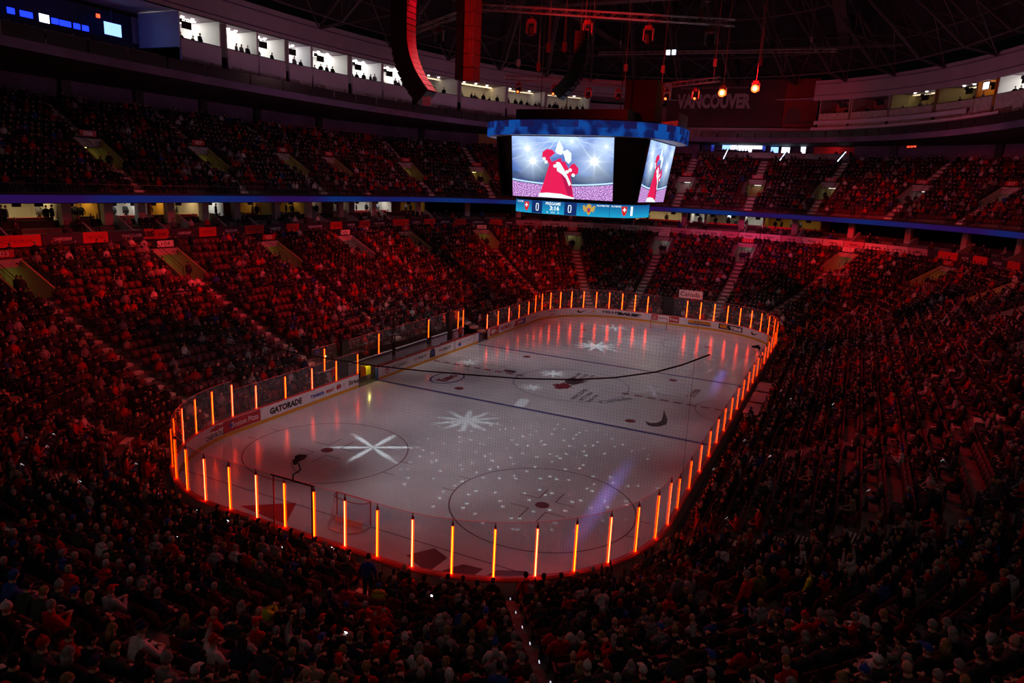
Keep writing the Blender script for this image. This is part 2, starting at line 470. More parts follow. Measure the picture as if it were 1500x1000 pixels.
# ------------------------------------------------------------------ lettering
_tc = {}
def glyphs(txt, bold=0.0):
    key = (txt, bold)
    if key not in _tc:
        c = bpy.data.curves.new('t', 'FONT'); c.body = txt; c.size = 1.0; c.resolution_u = 2
        c.offset = bold; c.align_x = 'CENTER'
        o = bpy.data.objects.new('t', c); COL.objects.link(o)
        bpy.context.view_layer.update()
        me = bpy.data.meshes.new_from_object(o.evaluated_get(bpy.context.evaluated_depsgraph_get()))
        vs = [tuple(v.co) for v in me.vertices]; fs = [tuple(p.vertices) for p in me.polygons]
        bpy.data.objects.remove(o); bpy.data.curves.remove(c); bpy.data.meshes.remove(me)
        xs = [v[0] for v in vs]; ys = [v[1] for v in vs]
        x0, x1, y0, y1 = min(xs), max(xs), min(ys), max(ys)
        vs = [((v[0] - (x0 + x1) / 2) / (x1 - x0), (v[1] - (y0 + y1) / 2) / (y1 - y0)) for v in vs]
        _tc[key] = (vs, fs)
    return _tc[key]
def letter(txt, w, h, mapping, m, parent=None, name='lettering', bold=0.0, slant=0.0):
    vs, fs = glyphs(txt, bold)
    mb = MB(); mb.add([mapping(x * w + slant * y * h, y * h) for x, y in vs], fs)
    return mb.build(name, m, parent)
def on_path(s_mid, z, d, fn=None):
    t0 = t_of_s(s_mid, d)
    def f(x, y):
        px, py = P(s_of_t(t0 + x, d), d)
        return (px, py, z + y)
    return f
def on_plane(o, ux, uy):
    o = Vector(o); ux = Vector(ux); uy = Vector(uy)
    return lambda x, y: tuple(o + ux * x + uy * y)
def patch(mapping, w, h, m, parent, name, x=0, y=0, n=6):
    """thin printed rectangle following a mapping"""
    mb = MB(); vs = []
    for i in range(n + 1):
        for yy in (-h / 2, h / 2): vs.append(mapping(x - w / 2 + w * i / n, y + yy))
    mb.add(vs, [(2 * i, 2 * i + 2, 2 * i + 3, 2 * i + 1) for i in range(n)])
    return mb.build(name, m, parent)
def shape(mapping, poly, m, parent, name):
    mb = MB(); mb.add([mapping(x, y) for x, y in poly], [tuple(range(len(poly)))])
    return mb.build(name, m, parent)

# ================================================================== SETTING: floor, ice
def outline(d, step=1.7):
    return [P(s, d) for s in stations(0, TOT, step)[:-1]]
mb = MB(); mb.prism(outline(24), -0.25, -0.03); o = mb.build('floor', M['floor'], kind='structure')
mb = MB(); mb.prism(outline(0.0, 0.9), -0.03, 0.0)
ice = mb.build('ice_surface', M['ice'], kind='structure')
ZI = 0.004
def ice_map(cx, cy, rot=0.0, z=ZI):
    c, s = math.cos(rot), math.sin(rot)
    return lambda x, y: (cx + x * c - y * s, cy + x * s + y * c, z)
def ice_rect(name, x0, y0, x1, y1, m, z=ZI):
    mb = MB(); mb.add([(x0, y0, z), (x1, y0, z), (x1, y1, z), (x0, y1, z)], [(0, 1, 2, 3)])
    return mb.build(name, m, ice)
def ice_ring(name, cx, cy, r, w, m, a0=0, a1=2 * PI, ry=None, n=72):
    mb = MB(); vs = []; ry = ry or r
    for i in range(n + 1):
        a = a0 + (a1 - a0) * i / n
        vs += [(cx + (r - w / 2) * math.cos(a), cy + (ry - w / 2) * math.sin(a), ZI), (cx + (r + w / 2) * math.cos(a), cy + (ry + w / 2) * math.sin(a), ZI)]
    mb.add(vs, [(2 * i, 2 * i + 1, 2 * i + 3, 2 * i + 2) for i in range(n)])
    return mb.build(name, m, ice)
def ice_disc(name, cx, cy, r, m, n=28, z=ZI + 0.001):
    mb = MB(); mb.add([(cx + r * math.cos(2 * PI * i / n), cy + r * math.sin(2 * PI * i / n), z) for i in range(n)], [tuple(range(n))])
    return mb.build(name, m, ice)
M['lineblue'] = mat('ice_line_blue', (0.06, 0.06, 0.26), 0.3)
M['linered'] = mat('ice_line_red', (0.22, 0.03, 0.05), 0.3)
M['thinred'] = mat('ice_thin_line', (0.16, 0.05, 0.07), 0.3)
M['icedark'] = mat('ice_dark_print', (0.06, 0.05, 0.06), 0.3)
M['crease'] = mat('crease_blue', (0.52, 0.58, 0.70), 0.3)
for y in (-7.77, 7.77): ice_rect('blue_line', -12.93, y - 0.15, 12.93, y + 0.15, M['lineblue'])
for k in range(26):
    x = -12.8 + k * 1.0
    if abs(x + 0.3) > 4.3: ice_rect('centre_line_dash', x, -0.15, x + 0.62, 0.15, M['linered'])
for y in (-27.13, 27.13): ice_rect('goal_line', -12.1, y - 0.03, 12.1, y + 0.03, M['thinred'])
ice_ring('centre_circle', 0, 0, 4.57, 0.06, M['lineblue'])
for sx in (-1, 1):
    for sy in (-1, 1):
        cx, cy = 6.71 * sx, 21.03 * sy
        ice_ring('faceoff_circle', cx, cy, 4.57, 0.07, M['thinred'])
        ice_disc('faceoff_dot', cx, cy, 0.36, M['linered'])
        for ax in (-1, 1):
            for ay in (-1, 1):
                x, y = cx + ax * 0.45, cy + ay * 0.62
                ice_rect('faceoff_mark', min(x, x + ax * 1.0), y - 0.03, max(x, x + ax * 1.0), y + 0.03, M['thinred'])
                ice_rect('faceoff_mark', x - 0.03, min(y, y + ay * 1.2), x + 0.03, max(y, y + ay * 1.2), M['thinred'])
            for ay in (-0.86, 0.86):
                ice_rect('hash_mark', min(cx + ax * 4.5, cx + ax * 5.2), cy + ay - 0.03, max(cx + ax * 4.5, cx + ax * 5.2), cy + ay + 0.03, M['thinred'])
        ice_disc('faceoff_dot', 6.71 * sx, 6.10 * sy, 0.36, M['linered'])
for sy in (-1, 1):
    mb = MB(); pts = [(-1.22, 27.1), (1.22, 27.1), (1.22, 25.75)] + [(1.83 * math.sin(a), 27.13 - 1.83 * math.cos(a)) for a in np.linspace(0.7, -0.7, 9)] + [(-1.22, 25.75)]
    pts = [(x, y * sy) for x, y in pts]
    mb.add([(x, y, ZI - 0.001) for x, y in pts], [tuple(range(len(pts)))])
    mb.build('goal_crease', M['crease'], ice)
ice_ring('referee_crease', 12.9, 0, 3.05, 0.06, M['thinred'], PI / 2, 3 * PI / 2, n=30)
# centre ice emblem and words
for k, (w, h, txt) in enumerate(((3.2, 0.42, 'VANCOUVER'), (2.6, 0.36, 'VICTORIA'), (2.2, 0.3, '2019'))):
    letter(txt, w, h, ice_map(1.55 + 0.62 * k, -2.2 - 0.25 * k, PI / 2), M['icedark'], ice, bold=0.02)
    letter(('WORLD JUNIOR', 'CHAMPIONSHIP', 'IIHF')[k], w * 0.95, h, ice_map(0.3 - 0.62 * k + 0.4, 2.2 + 0.2 * k, PI / 2), M['icedark'], ice, bold=0.02)
leaf = [(0, 1), (0.17, 0.68), (0.42, 0.8), (0.34, 0.35), (0.62, 0.55), (0.7, 0.38), (1, 0.4), (0.86, 0.1), (0.98, -0.02), (0.5, -0.38), (0.55, -0.6), (0.06, -0.52), (0.05, -1)]
leaf = leaf + [(-x, y) for x, y in leaf[::-1]][1:-1] if False else leaf + [(-x, y) for x, y in leaf[::-1] if x != 0]
shape(ice_map(-0.3, -0.9, PI / 2), [(x * 1.0, y * 1.0) for x, y in leaf], M['linered'], ice, 'maple_leaf_print')
hexa = [(-1.1, -0.3), (-0.7, 0.55), (0.2, 0.75), (1.2, 0.5), (0.9, 0.05), (1.35, -0.35), (0.4, -0.7), (-0.5, -0.6)]
shape(ice_map(-0.1, 0.9, PI / 2), hexa, M['icedark'], ice, 'emblem_print')
letter('Canada', 2.9, 0.62, ice_map(4.35, -2.1, math.radians(56)), M['icedark'], ice, bold=0.01)
ice_ring('oval_sponsor_ring', -8.95, -4.1, 1.15, 0.16, M['lineblue'], ry=1.75)
letter('Esso', 2.3, 0.9, ice_map(-8.95, -4.1, PI / 2), M['linered'], ice, bold=0.05)
swoosh = [(-1.5, 0.15), (-0.9, 0.75), (-1.05, 0.2), (-0.75, -0.12), (-0.2, -0.2), (0.5, 0.02), (2.0, 0.62), (0.2, -0.5), (-0.6, -0.78), (-1.25, -0.6), (-1.55, -0.2)]
shape(ice_map(8.35, -4.6, PI / 2 - 0.12), [(x * 1.15, y * 0.95) for x, y in swoosh], M['icedark'], ice, 'curved_tick_print')
letter('Tim Hortons', 2.6, 0.7, ice_map(9.0, 3.3, PI / 2), M['linered'], ice, bold=0.02)
ice_rect('small_printed_box', -6.3, 0.3, -5.2, 1.0, M['icedark'])
# blurred dark print behind the near glass and the dark red wedge
for pl in ([(2.6, -28.6), (3.3, -27.5), (4.2, -27.9), (4.1, -29.3)], [(4.5, -28.9), (5.0, -28.0), (5.9, -27.9), (5.8, -28.5), (5.2, -28.7), (5.1, -29.3)],
           [(6.1, -28.7), (6.4, -27.7), (7.4, -27.2), (8.3, -27.5), (8.0, -28.2), (7.2, -28.1), (7.5, -28.9)]):
    mb = MB(); mb.add([(x + 1.1, y + 0.25, ZI) for x, y in pl], [tuple(range(len(pl)))]); mb.build('corner_sponsor_print', M['linered'], ice)
mb = MB(); mb.add([(-5.5, -28.6, ZI), (-2.4, -28.9, ZI), (-3.5, -27.0, ZI)], [(0, 1, 2)]); mb.build('red_wedge_print', M['redpaint'], ice)
for x0, y0, t, w in ((-4.2, 28.6, 'VANCOUVER', 5.0), (5.0, 28.2, 'VICTORIA', 4.2)):
    letter(t, w, 0.55, ice_map(x0, y0), M['icedark'], ice, bold=0.02)

# ================================================================== RINK BOARDS with glass and light tubes
boards = empty('rink_boards', (0, 0, 0), 'white sponsor boards with clear glass and glowing red-orange light tubes around the ice', 'rink boards')
# station list of posts (all round); side posts 2.45 m apart, end posts 1.55 m apart
side_y = [-21.95, -20.1, -17.6, -15.1, -12.6, -10.2, -7.75, -5.17, -2.58, 0, 2.58, 5.17, 7.75, 10.2, 12.6, 15.1, 17.6, 20.1, 21.95]
left_s = [CUM[2] + (y + AY) for y in side_y]
right_s = [CUM[6] + (AY - y) for y in side_y[::-1]]
E0 = t_of_s(CUM[4], 0) + AX      # arclength of the middle of the far end
half = E0 - t_of_s(CUM[3], 0)
far_s = [s_of_t(E0 + half * (k - 11.5) / 11.5, 0) for k in range(24)]
near_s = [s_of_t(half * (k - 11.5) / 11.5, 0) for k in range(24)]
GAP0, GAP1 = CUM[2] + (-8.85 + AY), CUM[2] + (10.4 + AY)      # team bench stretch on the left side
BEN0, BEN1 = CUM[2] + (-7.95 + AY), CUM[2] + (8.4 + AY)
def spans(lst):
    return list(zip(lst[:-1], lst[1:]))
def board_span(s0, s1, glass_top, tube=True):
    ss = stations(s0, s1, 0.9)
    e = (s1 - s0) * 0.004
    ssb = stations(s0 + e, s1 - e, 0.9)
    mb = MB(); sweep(mb, [(0, 0.22), (0, 1.02), (0.05, 1.02), (0.05, 0.22)], ssb); mb.build('board_panel', M['white'], boards)
    mb = MB(); sweep(mb, [(0.052, 0.0), (0.052, 0.93), (0.14, 0.93), (0.14, 0.0)], ssb); mb.build('outer_board_panel', M['outer'], boards)
    mb = MB(); sweep(mb, [(-0.012, 0.0), (-0.012, 0.20), (0.045, 0.20), (0.045, 0.0)], ssb); mb.build('kickplate', M['kick'], boards)
    mb = MB(); sweep(mb, [(-0.01, 1.03), (-0.01, 1.075), (0.17, 1.085), (0.235, 1.03), (0.235, 0.97), (0.052, 0.97)], ssb); mb.build('rail_cap', M['capred'], boards)
    if glass_top:
        mb = MB(); sweep(mb, [(0.06, 1.08), (0.06, glass_top), (0.073, glass_top), (0.073, 1.08)], ssb); mb.build('glass_pane', M['glass'], boards)
        mb = MB(); sweep(mb, [(0.058, glass_top), (0.058, glass_top + 0.012), (0.075, glass_top + 0.012), (0.075, glass_top)], ssb); mb.build('glass_edge', M['edgeglass'], boards)
M['edgeglass'] = mat('glass_edge_glow', (0.9, 0.25, 0.25), 0.2, emit=(1.0, 0.02, 0.03), strength=0.22)  # weak red emission stands in for tube light caught in the glass rim
def tube_post(x, y, rz, z0, z1, parent, pale, ztop):
    T = Matrix.Translation((x, y, 0)) @ Matrix.Rotation(rz, 4, 'Z')
    mb = MB()
    mb.box((0, 0, (z0 + z1) / 2), (0.050, 0.046, z1 - z0), T=T)
    core = mb.build('light_tube', M['core2'] if pale else M['core'], parent)
    mb = MB()
    for sx in (-0.036, 0.036): mb.box((sx, 0, (z0 + z1) / 2), (0.020, 0.052, z1 - z0 + 0.02), T=T)
    mb.build('tube_glow_strip', M['edge'], parent)  # red glow around the tube, built as emissive side strips
    mb = MB(); mb.box((0, 0, z1 + 0.08), (0.075, 0.06, 0.14), T=T); mb.box((0, 0, z1 + 0.2), (0.03, 0.03, 0.14), T=T)
    mf = MB(); mf.box((0, 0, z0 - 0.005), (0.08, 0.07, 0.03), T=T); mf.build('tube_foot', M['redcap'], parent)
    if ztop > z1 + 0.3: mb.tube(T @ Vector((0, 0, z1 + 0.2)), T @ Vector((0, 0, ztop)), 0.01, 5)
    mb.build('tube_cap', M['redcap'], parent)
HS, HE = 2.72, 3.28
allspans = []
for a, b in spans(near_s): allspans.append((a, b, HE))
for a, b in spans(far_s):
    allspans.append((a, b, HE))
for a, b in spans(right_s): allspans.append((a, b, HS))
for a, b in spans(left_s):
    if b <= GAP0 + 0.9: allspans.append((a, min(b, GAP0), HS))
    elif a >= GAP1 - 0.6: allspans.append((max(a, GAP1) if a > GAP1 - 0.3 else GAP1, b, HS))
ga, gb = far_s[11], far_s[12]
for a, b, h in allspans:
    if abs(a - ga) < 1e-6: h = 0
    board_span(a, b, h)
k = 0
for lst, top, skip in ((near_s, 3.02, ()), (far_s, 3.02, (11, 12)), (right_s[1:-1], 2.52, ()), (left_s[1:-1], 2.52, ())):
    for i, s in enumerate(lst):
        if i in skip: continue
        if lst is not right_s and lst not in (near_s, far_s) and (GAP0 - 0.9 < s < GAP1 - 0.5) and top < 3 and CUM[2] - 1 < s < CUM[3] + 1:
            if not (abs(s - (CUM[2] + (-10.2 + AY))) < 0.1): continue
        x, y = P(s, 0.10)
        tube_post(x, y, rz_out(s), 1.09, top, boards, (k * 7) % 5 < 2 and not (lst is far_s), HE if top > 3 else HS)
        k += 1
# vertical seams on the boards, black band outside
mb = MB()
for k in range(9):
    s = near_s[2 + k * 2] + 0.4
    x, y = P(s, 0.146); mb.box((x, y, 0.47), (0.02, 0.012, 0.9), rz_out(s))
mb.build('outer_seam', M['black'], boards)
for s0 in (near_s[13] , near_s[8]):
    mb = MB()
    for (a, z) in ((0.1, 0.8), (1.3, 0.8)):
        x, y = P(s_of_t(t_of_s(s0, 0.15) + a, 0.15), 0.15); mb.box((x, y, 0.62), (0.02, 0.02, 0.42), rz_out(s0))
    m0 = stations(s0 + 0.08, s_of_t(t_of_s(s0, 0.15) + 1.3, 0.15), 0.5)
    sweep(mb, [(0.145, 0.82), (0.145, 0.84), (0.16, 0.84), (0.16, 0.82)], m0)
    mb.build('service_hatch', M['black'], boards)

# sponsor prints on the boards (inner face)
def sy(y): return CUM[2] + y + AY
def ad(txt, s0, s1, h, m, z=0.62, bold=0.03, d=-0.004, slant=0.0, name='sponsor_lettering'):
    w = abs(t_of_s(s1, d) - t_of_s(s0, d))
    return letter(txt, w, h, on_path((s0 + s1) / 2, z, d), M[m], boards, name, bold, slant)
ad('CHEVROLET', 30.2, 34.6, 0.30, 'ink', 0.42)
mp = on_path(32.6, 0.83, -0.004)
shape(mp, [(-0.62, -0.11), (-0.5, 0.06), (-0.2, 0.06), (-0.17, 0.13), (0.22, 0.13), (0.2, 0.06), (0.62, 0.06), (0.5, -0.11), (0.18, -0.11), (0.16, -0.17), (-0.24, -0.17), (-0.22, -0.11)], M['redpaint'], boards, 'cross_emblem')
patch(on_path(sy(-21.35), 0.62, -0.003), 2.95, 0.74, M['redpaint'], boards, 'red_sponsor_panel')
letter('Boston Pizza', 2.1, 0.34, on_path(sy(-21.1), 0.62, -0.007), M['whiteink'], boards, 'sponsor_lettering', 0.01)
mb = MB()
f = on_path(sy(-22.5), 0.62, -0.007)
for i in range(20):
    a0, a1 = 2 * PI * i / 20, 2 * PI * (i + 1) / 20
    mb.add([f(0.17 * math.cos(a0), 0.17 * math.sin(a0)), f(0.21 * math.cos(a0), 0.21 * math.sin(a0)), f(0.21 * math.cos(a1), 0.21 * math.sin(a1)), f(0.17 * math.cos(a1), 0.17 * math.sin(a1))], [(0, 1, 2, 3)])
mb.add([f(x * 0.13, y * 0.13) for x, y in ((-1, 0), (0, 1), (1, 0), (0, -1))], [(0, 1, 2, 3)])
mb.build('round_emblem', M['blueink'], boards)
ad('GATORADE', sy(-19.1), sy(-16.2), 0.44, 'ink', 0.6, 0.06)
ad('TIMBER', sy(-15.4), sy(-13.95), 0.24, 'blueink', 0.58, 0.05)
ad('MART', sy(-13.8), sy(-12.9), 0.24, 'redink', 0.58, 0.05)
for k in range(3):
    shape(on_path(sy(-12.62 + 0.17 * k), 0.62, -0.004), [(-0.075, -0.16), (0.075, -0.16), (0.075, 0.1), (0, 0.24 - 0.04 * abs(k - 1)), (-0.075, 0.1)], M['redink'], boards, 'house_emblem')
ad('SiriusXM', sy(-11.35), sy(-9.3), 0.34, 'ink', 0.6, 0.04)
for x, w in ((-11.75, 1), (-9.08, -1)):
    for k in (1, 2):
        f = on_path(sy(x), 0.6, -0.004); mb = MB()
        a = [(-w * (0.08 * k) * math.cos(t), 0.12 * k * math.sin(t)) for t in np.linspace(-1, 1, 7)]
        b = [(-w * (0.08 * k + 0.035) * math.cos(t), (0.12 * k + 0.03) * math.sin(t)) for t in np.linspace(-1, 1, 7)]
        mb.add([f(*q) for q in a + b], [(i, i + 1, i + 8, i + 7) for i in range(6)])
        mb.build('sound_wave_emblem', M['greyink'], boards)
# far left corner
patch(on_path(sy(11.7), 0.62, -0.003), 2.0, 0.74, M['redpaint'], boards, 'red_sponsor_panel')
letter('SKIP', 1.0, 0.42, on_path(sy(11.45), 0.62, -0.007), M['whiteink'], boards, 'sponsor_lettering', 0.08)
letter('line', 0.6, 0.22, on_path(sy(12.3), 0.58, -0.007), M['whiteink'], boards, 'sponsor_lettering', 0.0)
ad('RE/MAX', sy(13.1), sy(15.6), 0.44, 'redink', 0.64, 0.05)
patch(on_path(sy(17.9), 0.62, -0.003), 2.6, 0.6, M['blueink'], boards, 'blue_sponsor_panel')
shape(on_path(sy(17.4), 0.62, -0.006), [(-1.3, -0.3), (0.2, -0.3), (1.0, 0.3), (-0.6, 0.3)], M['redpaint'], boards, 'red_slash')
ad('HDI', sy(17.2), sy(18.6), 0.3, 'whiteink', 0.62, 0.06, -0.009)
ad('Hyundai', sy(20.3), sy(22.4), 0.24, 'greyink', 0.6, 0.03)
ad('WESTJET', 85.2, 89.4, 0.2, 'ink', 0.78, 0.0)
shape(on_path(87.6, 0.42, -0.004), [(-0.55, -0.1), (0.1, 0.1), (0.6, 0.12), (0.0, -0.06)], M['redink'], boards, 'wing_emblem')
tick = [(-1.5, 0.15), (-0.95, 0.7), (-1.05, 0.2), (-0.75, -0.12), (-0.2, -0.2), (0.5, 0.02), (2.0, 0.55), (0.2, -0.45), (-0.6, -0.68), (-1.25, -0.5), (-1.55, -0.2)]
shape(on_path(97.4, 0.66, -0.004), [(x * 0.36, y * 0.34) for x, y in tick], M['ink'], boards, 'tick_emblem')
shape(on_path(100.9, 0.66, -0.004), [(-0.4, -0.2), (0.0, 0.1), (0.3, 0.22), (0.05, -0.02), (0.35, -0.2), (0.0, -0.1)], M['orangeink'], boards, 'leaf_emblem')
ad('TELUS', 103.2, 108.3, 0.28, 'ink', 0.66, 0.05)
ad('BAUER', 109.2, 113.4, 0.36, 'ink', 0.60, 0.10, slant=0.25)
for dx, t in ((-1.35, '20'), (0.95, 'Fries')):
    s = s_of_t(E0 + dx, 0)
    patch(on_path(s, 0.66, -0.003), 0.75 if t == '20' else 1.2, 0.66, M['redpaint'], boards, 'red_sponsor_panel')
    letter(t, 0.45 if t == '20' else 0.95, 0.34, on_path(s, 0.68, -0.007), M['whiteink'], boards, 'sponsor_lettering', 0.02)
sA = s_of_t(E0 + 3.9, 0)
patch(on_path(sA, 0.7, -0.003), 2.6, 0.34, M['orangeink'], boards, 'yellow_sponsor_panel')
patch(on_path(sA, 0.46, -0.003), 2.6, 0.14, M['blueink'], boards, 'blue_sponsor_strip')
letter('NEW HOLLAND', 1.8, 0.16, on_path(s_of_t(E0 + 4.1, 0), 0.7, -0.007), M['ink'], boards, 'sponsor_lettering', 0.03)
letter('OK', 1.05, 0.42, on_path(s_of_t(E0 + 6.75, 0), 0.66, -0.008), M['orangeink'], boards, 'sponsor_lettering', 0.10)
patch(on_path(s_of_t(E0 + 7.6, 0), 0.64, -0.003), 3.0, 0.58, M['ink'], boards, 'black_sponsor_panel')
letter('TIRE', 1.5, 0.36, on_path(s_of_t(E0 + 8.2, 0), 0.62, -0.008), M['whiteink'], boards, 'sponsor_lettering', 0.08)
shape(on_path(s_of_t(E0 + 10.9, 0), 0.66, -0.004), [(x * 0.36, y * 0.34) for x, y in tick], M['ink'], boards, 'tick_emblem')
patch(on_path(s_of_t(E0 + 13.9, 0), 0.62, -0.003), 1.0, 0.74, M['orangeink'], boards, 'orange_sponsor_panel')

# ---- bench front (low boards without glass) and its gate posts
bench = empty('bench_front_boards', (-12.95, 0, 0), 'low white sponsor boards in front of the team benches, without glass', 'rink boards')
for a, b in ((BEN0, sy(-2.6)), (sy(-2.6), sy(3.9)), (sy(3.9), BEN1)):
    ss = [a + 0.02, b - 0.02]
    mb = MB(); sweep(mb, [(0, 0.22), (0, 1.02), (0.1, 1.02), (0.1, 0.0), (0.02, 0.0), (0.02, 0.22)], ss); mb.build('board_panel', M['white'], bench)
    mb = MB(); sweep(mb, [(-0.012, 0.0), (-0.012, 0.20), (0.015, 0.20), (0.015, 0.0)], ss); mb.build('kickplate', M['kick'], bench)
    mb = MB(); sweep(mb, [(-0.02, 1.03), (-0.02, 1.1), (0.16, 1.1), (0.16, 1.03)], ss); mb.build('rail_cap', M['redcap'], bench)
for y in (-7.92, 8.42):
    mb = MB(); mb.box((-13.0, y, 0.52), (0.24, 0.10, 1.06)); mb.build('gate_post', M['blue'], bench)
for y in (3.75, 7.4):
    mb = MB(); mb.box((-12.944, y, 0.62), (0.012, 0.16, 0.78)); mb.build('gate_seam', M['outer'], bench)
def bad(txt, y0, y1, h, m, z=0.62, bold=0.03, name='sponsor_lettering'):
    return letter(txt, y1 - y0, h, on_path(sy((y0 + y1) / 2), z, -0.004), M[m], bench, name, bold)
bad('AIR CANADA', -6.0, -3.9, 0.3, 'ink', 0.64, 0.02)
f = on_path(sy(-6.65), 0.62, -0.004); mb = MB()
for i in range(20):
    a0, a1 = 2 * PI * i / 20, 2 * PI * (i + 1) / 20
    mb.add([f(0.24 * math.cos(a0), 0.24 * math.sin(a0)), f(0.3 * math.cos(a0), 0.3 * math.sin(a0)), f(0.3 * math.cos(a1), 0.3 * math.sin(a1)), f(0.24 * math.cos(a1), 0.24 * math.sin(a1))], [(0, 1, 2, 3)])
mb.add([f(x * 0.16, y * 0.16) for x, y in leaf], [tuple(range(len(leaf)))])
mb.build('round_leaf_emblem', M['redink'], bench)
for y0 in (-3.0, 1.0):
    bad('T', y0, y0 + 0.2, 0.2, 'ink'); patch(on_path(sy(y0 + 0.42), 0.62, -0.004), 0.2, 0.2, M['redink'], bench, 'red_square_emblem')
    bad('TISSOT', y0 + 0.62, y0 + 2.05, 0.27, 'ink', 0.62, 0.04)
shape(on_path(sy(0.0), 0.62, -0.004), [(0.42 * math.cos(a), 0.08 + 0.34 * math.sin(a)) for a in np.linspace(0, PI, 12)] + [(-0.46, -0.36), (0.46, -0.36)], M['ink'], bench, 'shield_emblem')
shape(on_path(sy(0.0), 0.62, -0.008), [(0.2 * math.cos(a), 0.05 + 0.2 * math.sin(a)) for a in np.linspace(0, 2 * PI, 14)[:-1]], M['blueink'], bench, 'shield_centre')
shape(on_path(sy(4.7), 0.66, -0.004), [(0.3 * math.cos(a), 0.3 * math.sin(a)) for a in np.linspace(PI, 2 * PI, 10)], M['blueink'], bench, 'sun_emblem_base')
shape(on_path(sy(4.7), 0.68, -0.006), [(0.2 * math.cos(a), 0.2 * math.sin(a)) for a in np.linspace(0, PI, 10)], M['orangeink'], bench, 'sun_emblem')
bad('BRITISH COLUMBIA', 5.2, 6.9, 0.16, 'greyink', 0.66, 0.0)

# ---- benches and glass behind them
bx = -15.55
bb_ = empty('team_bench_wall', (bx, 1.0, 0), 'low wall, tall glass and light tubes behind the team benches', 'bench wall')
for y0, y1 in ((-12.3, -9.6), (-8.8, -2.4), (-1.9, 3.0), (3.9, 9.9)):
    mb = MB(); mb.box((bx, (y0 + y1) / 2, 0.42), (0.12, y1 - y0 - 0.04, 0.84)); mb.build('bench_wall_panel', M['bulkhead'], bb_)
    mb = MB(); mb.box((bx + 0.035, (y0 + y1) / 2, 0.92), (0.18, y1 - y0 - 0.04, 0.1)); mb.build('blue_rail', M['navy'], bb_)
    mb = MB(); mb.box((bx + 0.02, (y0 + y1) / 2, 1.0), (0.2, y1 - y0 - 0.04, 0.05)); mb.build('white_rail', M['white'], bb_)
    n = max(1, round((y1 - y0) / 2.4))
    for k in range(n):
        a = y0 + (y1 - y0) * k / n; b = y0 + (y1 - y0) * (k + 1) / n
        mb = MB(); mb.box((bx, (a + b) / 2, 1.97), (0.014, b - a - 0.03, 1.88)); mb.build('glass_pane', M['glass'], bb_)
        mb = MB(); mb.box((bx, b - 0.01, 1.97), (0.05, 0.04, 1.9)); mb.build('glass_post', M['railing'], bb_)
    mb = MB(); mb.box((bx, (y0 + y1) / 2, 2.92), (0.018, y1 - y0, 0.014)); mb.build('glass_edge', M['edgeglass'], bb_)
for y in (-10.9, -8.9, -4.2, 3.4, 8.8, 9.8):
    tube_post(bx - 0.02, y, PI / 2, 1.05, 2.72, bb_, False, 2.8)
for y in (-8.95, 6.8):
    mb = MB(); mb.box((bx + 0.05, y + 0.2, 1.5), (0.3, 0.7, 3.0)); mb.build('dark_door_post', M['black'], bb_)
# penalty / timekeeper boxes behind right boards
for i, y in enumerate((-1.6, 1.6, 4.8)):
    tk = empty('officials_desk', (13.9, y, 0), ('white counter box behind the right boards, nearest of the three', 'white counter box behind the right boards, middle of the three', 'white counter box behind the right boards, farthest of the three')[i], 'desk', 'officials desks')
    mb = MB(); mb.box((14.05, y, 0.98), (1.1, 2.7, 0.06)); mb.build('counter_top', M['bulkhead'], tk)
    mb = MB(); mb.box((13.62, y, 0.49), (0.08, 2.6, 0.98)); mb.build('counter_front', M['outer'], tk)
    mb = MB(); mb.box((14.55, y, 0.49), (0.08, 2.6, 0.98)); mb.build('counter_back', M['outer'], tk)
for i, (x, y, L) in enumerate(((-14.5, -5.4, 6.2), (-14.5, 0.6, 4.4), (-14.5, 6.8, 5.4))):
    b = empty('player_bench', (x, y, 0), ('long player bench nearest the near blue line', 'shorter middle player bench beside the centre line', 'player bench nearest the far blue line')[i], 'bench', 'player benches')
    mb = MB(); mb.box((x, y, 0.47), (0.36, L, 0.06)); mb.build('seat_board', M['wood'], b)
    for yy in (-L / 2 + 0.3, 0, L / 2 - 0.3):
        mb = MB(); mb.box((x, y + yy, 0.22), (0.3, 0.08, 0.44)); mb.build('leg', M['railing'], b)
yp = empty('yellow_post_pad', (-13.95, -8.05, 0), 'bright yellow padded post at the near end of the team benches', 'post pad')
mb = MB(); mb.box((-13.95, -8.05, 0.62), (0.5, 0.62, 0.9)); o = mb.build('pad', M['yellow'], yp)
mb = MB(); mb.box((-13.95, -8.05, 0.09), (0.3, 0.4, 0.18)); mb.build('base', M['black'], yp)
o = lamp('POINT', (-13.4, -8.3, 1.3), None, 14, (1, 0.9, 0.2), 'pad_light', 0.05)  # yellow point lamp beside the pad, without a fixture

# ---- far end equipment gate and name board
gx = 0.0
fg = empty('equipment_gate', (gx, 30.5, 0), 'dark opening with tall clear side panes behind the far goal', 'gate')
for x in (-0.95, -0.72, 0.72, 0.95, 1.95, 2.15):
    mb = MB(); mb.box((x, 30.72, 2.15), (0.06, 0.06, 2.2)); mb.build('pane_post', M['railing'], fg)
mb = MB(); mb.box((0, 31.2, 1.55), (1.3, 0.3, 3.1)); mb.build('dark_backing', M['black'], fg)
nb = empty('country_name_board', (2.2, 32.4, 3.2), 'white board reading Canada above the far goal gate', 'sign')
mb = MB(); mb.box((2.2, 32.4, 3.55), (2.75, 0.08, 0.92)); mb.build('board', M['white'], nb)
letter('Canada', 2.3, 0.55, on_plane((2.15, 32.355, 3.55), (1, 0, 0), (0, 0, 1)), M['ink'], nb, bold=0.01)
for x in (1.1, 3.3):
    mb = MB(); mb.box((x, 32.4, 1.75), (0.07, 0.07, 2.7)); mb.build('support_leg', M['railing'], nb)

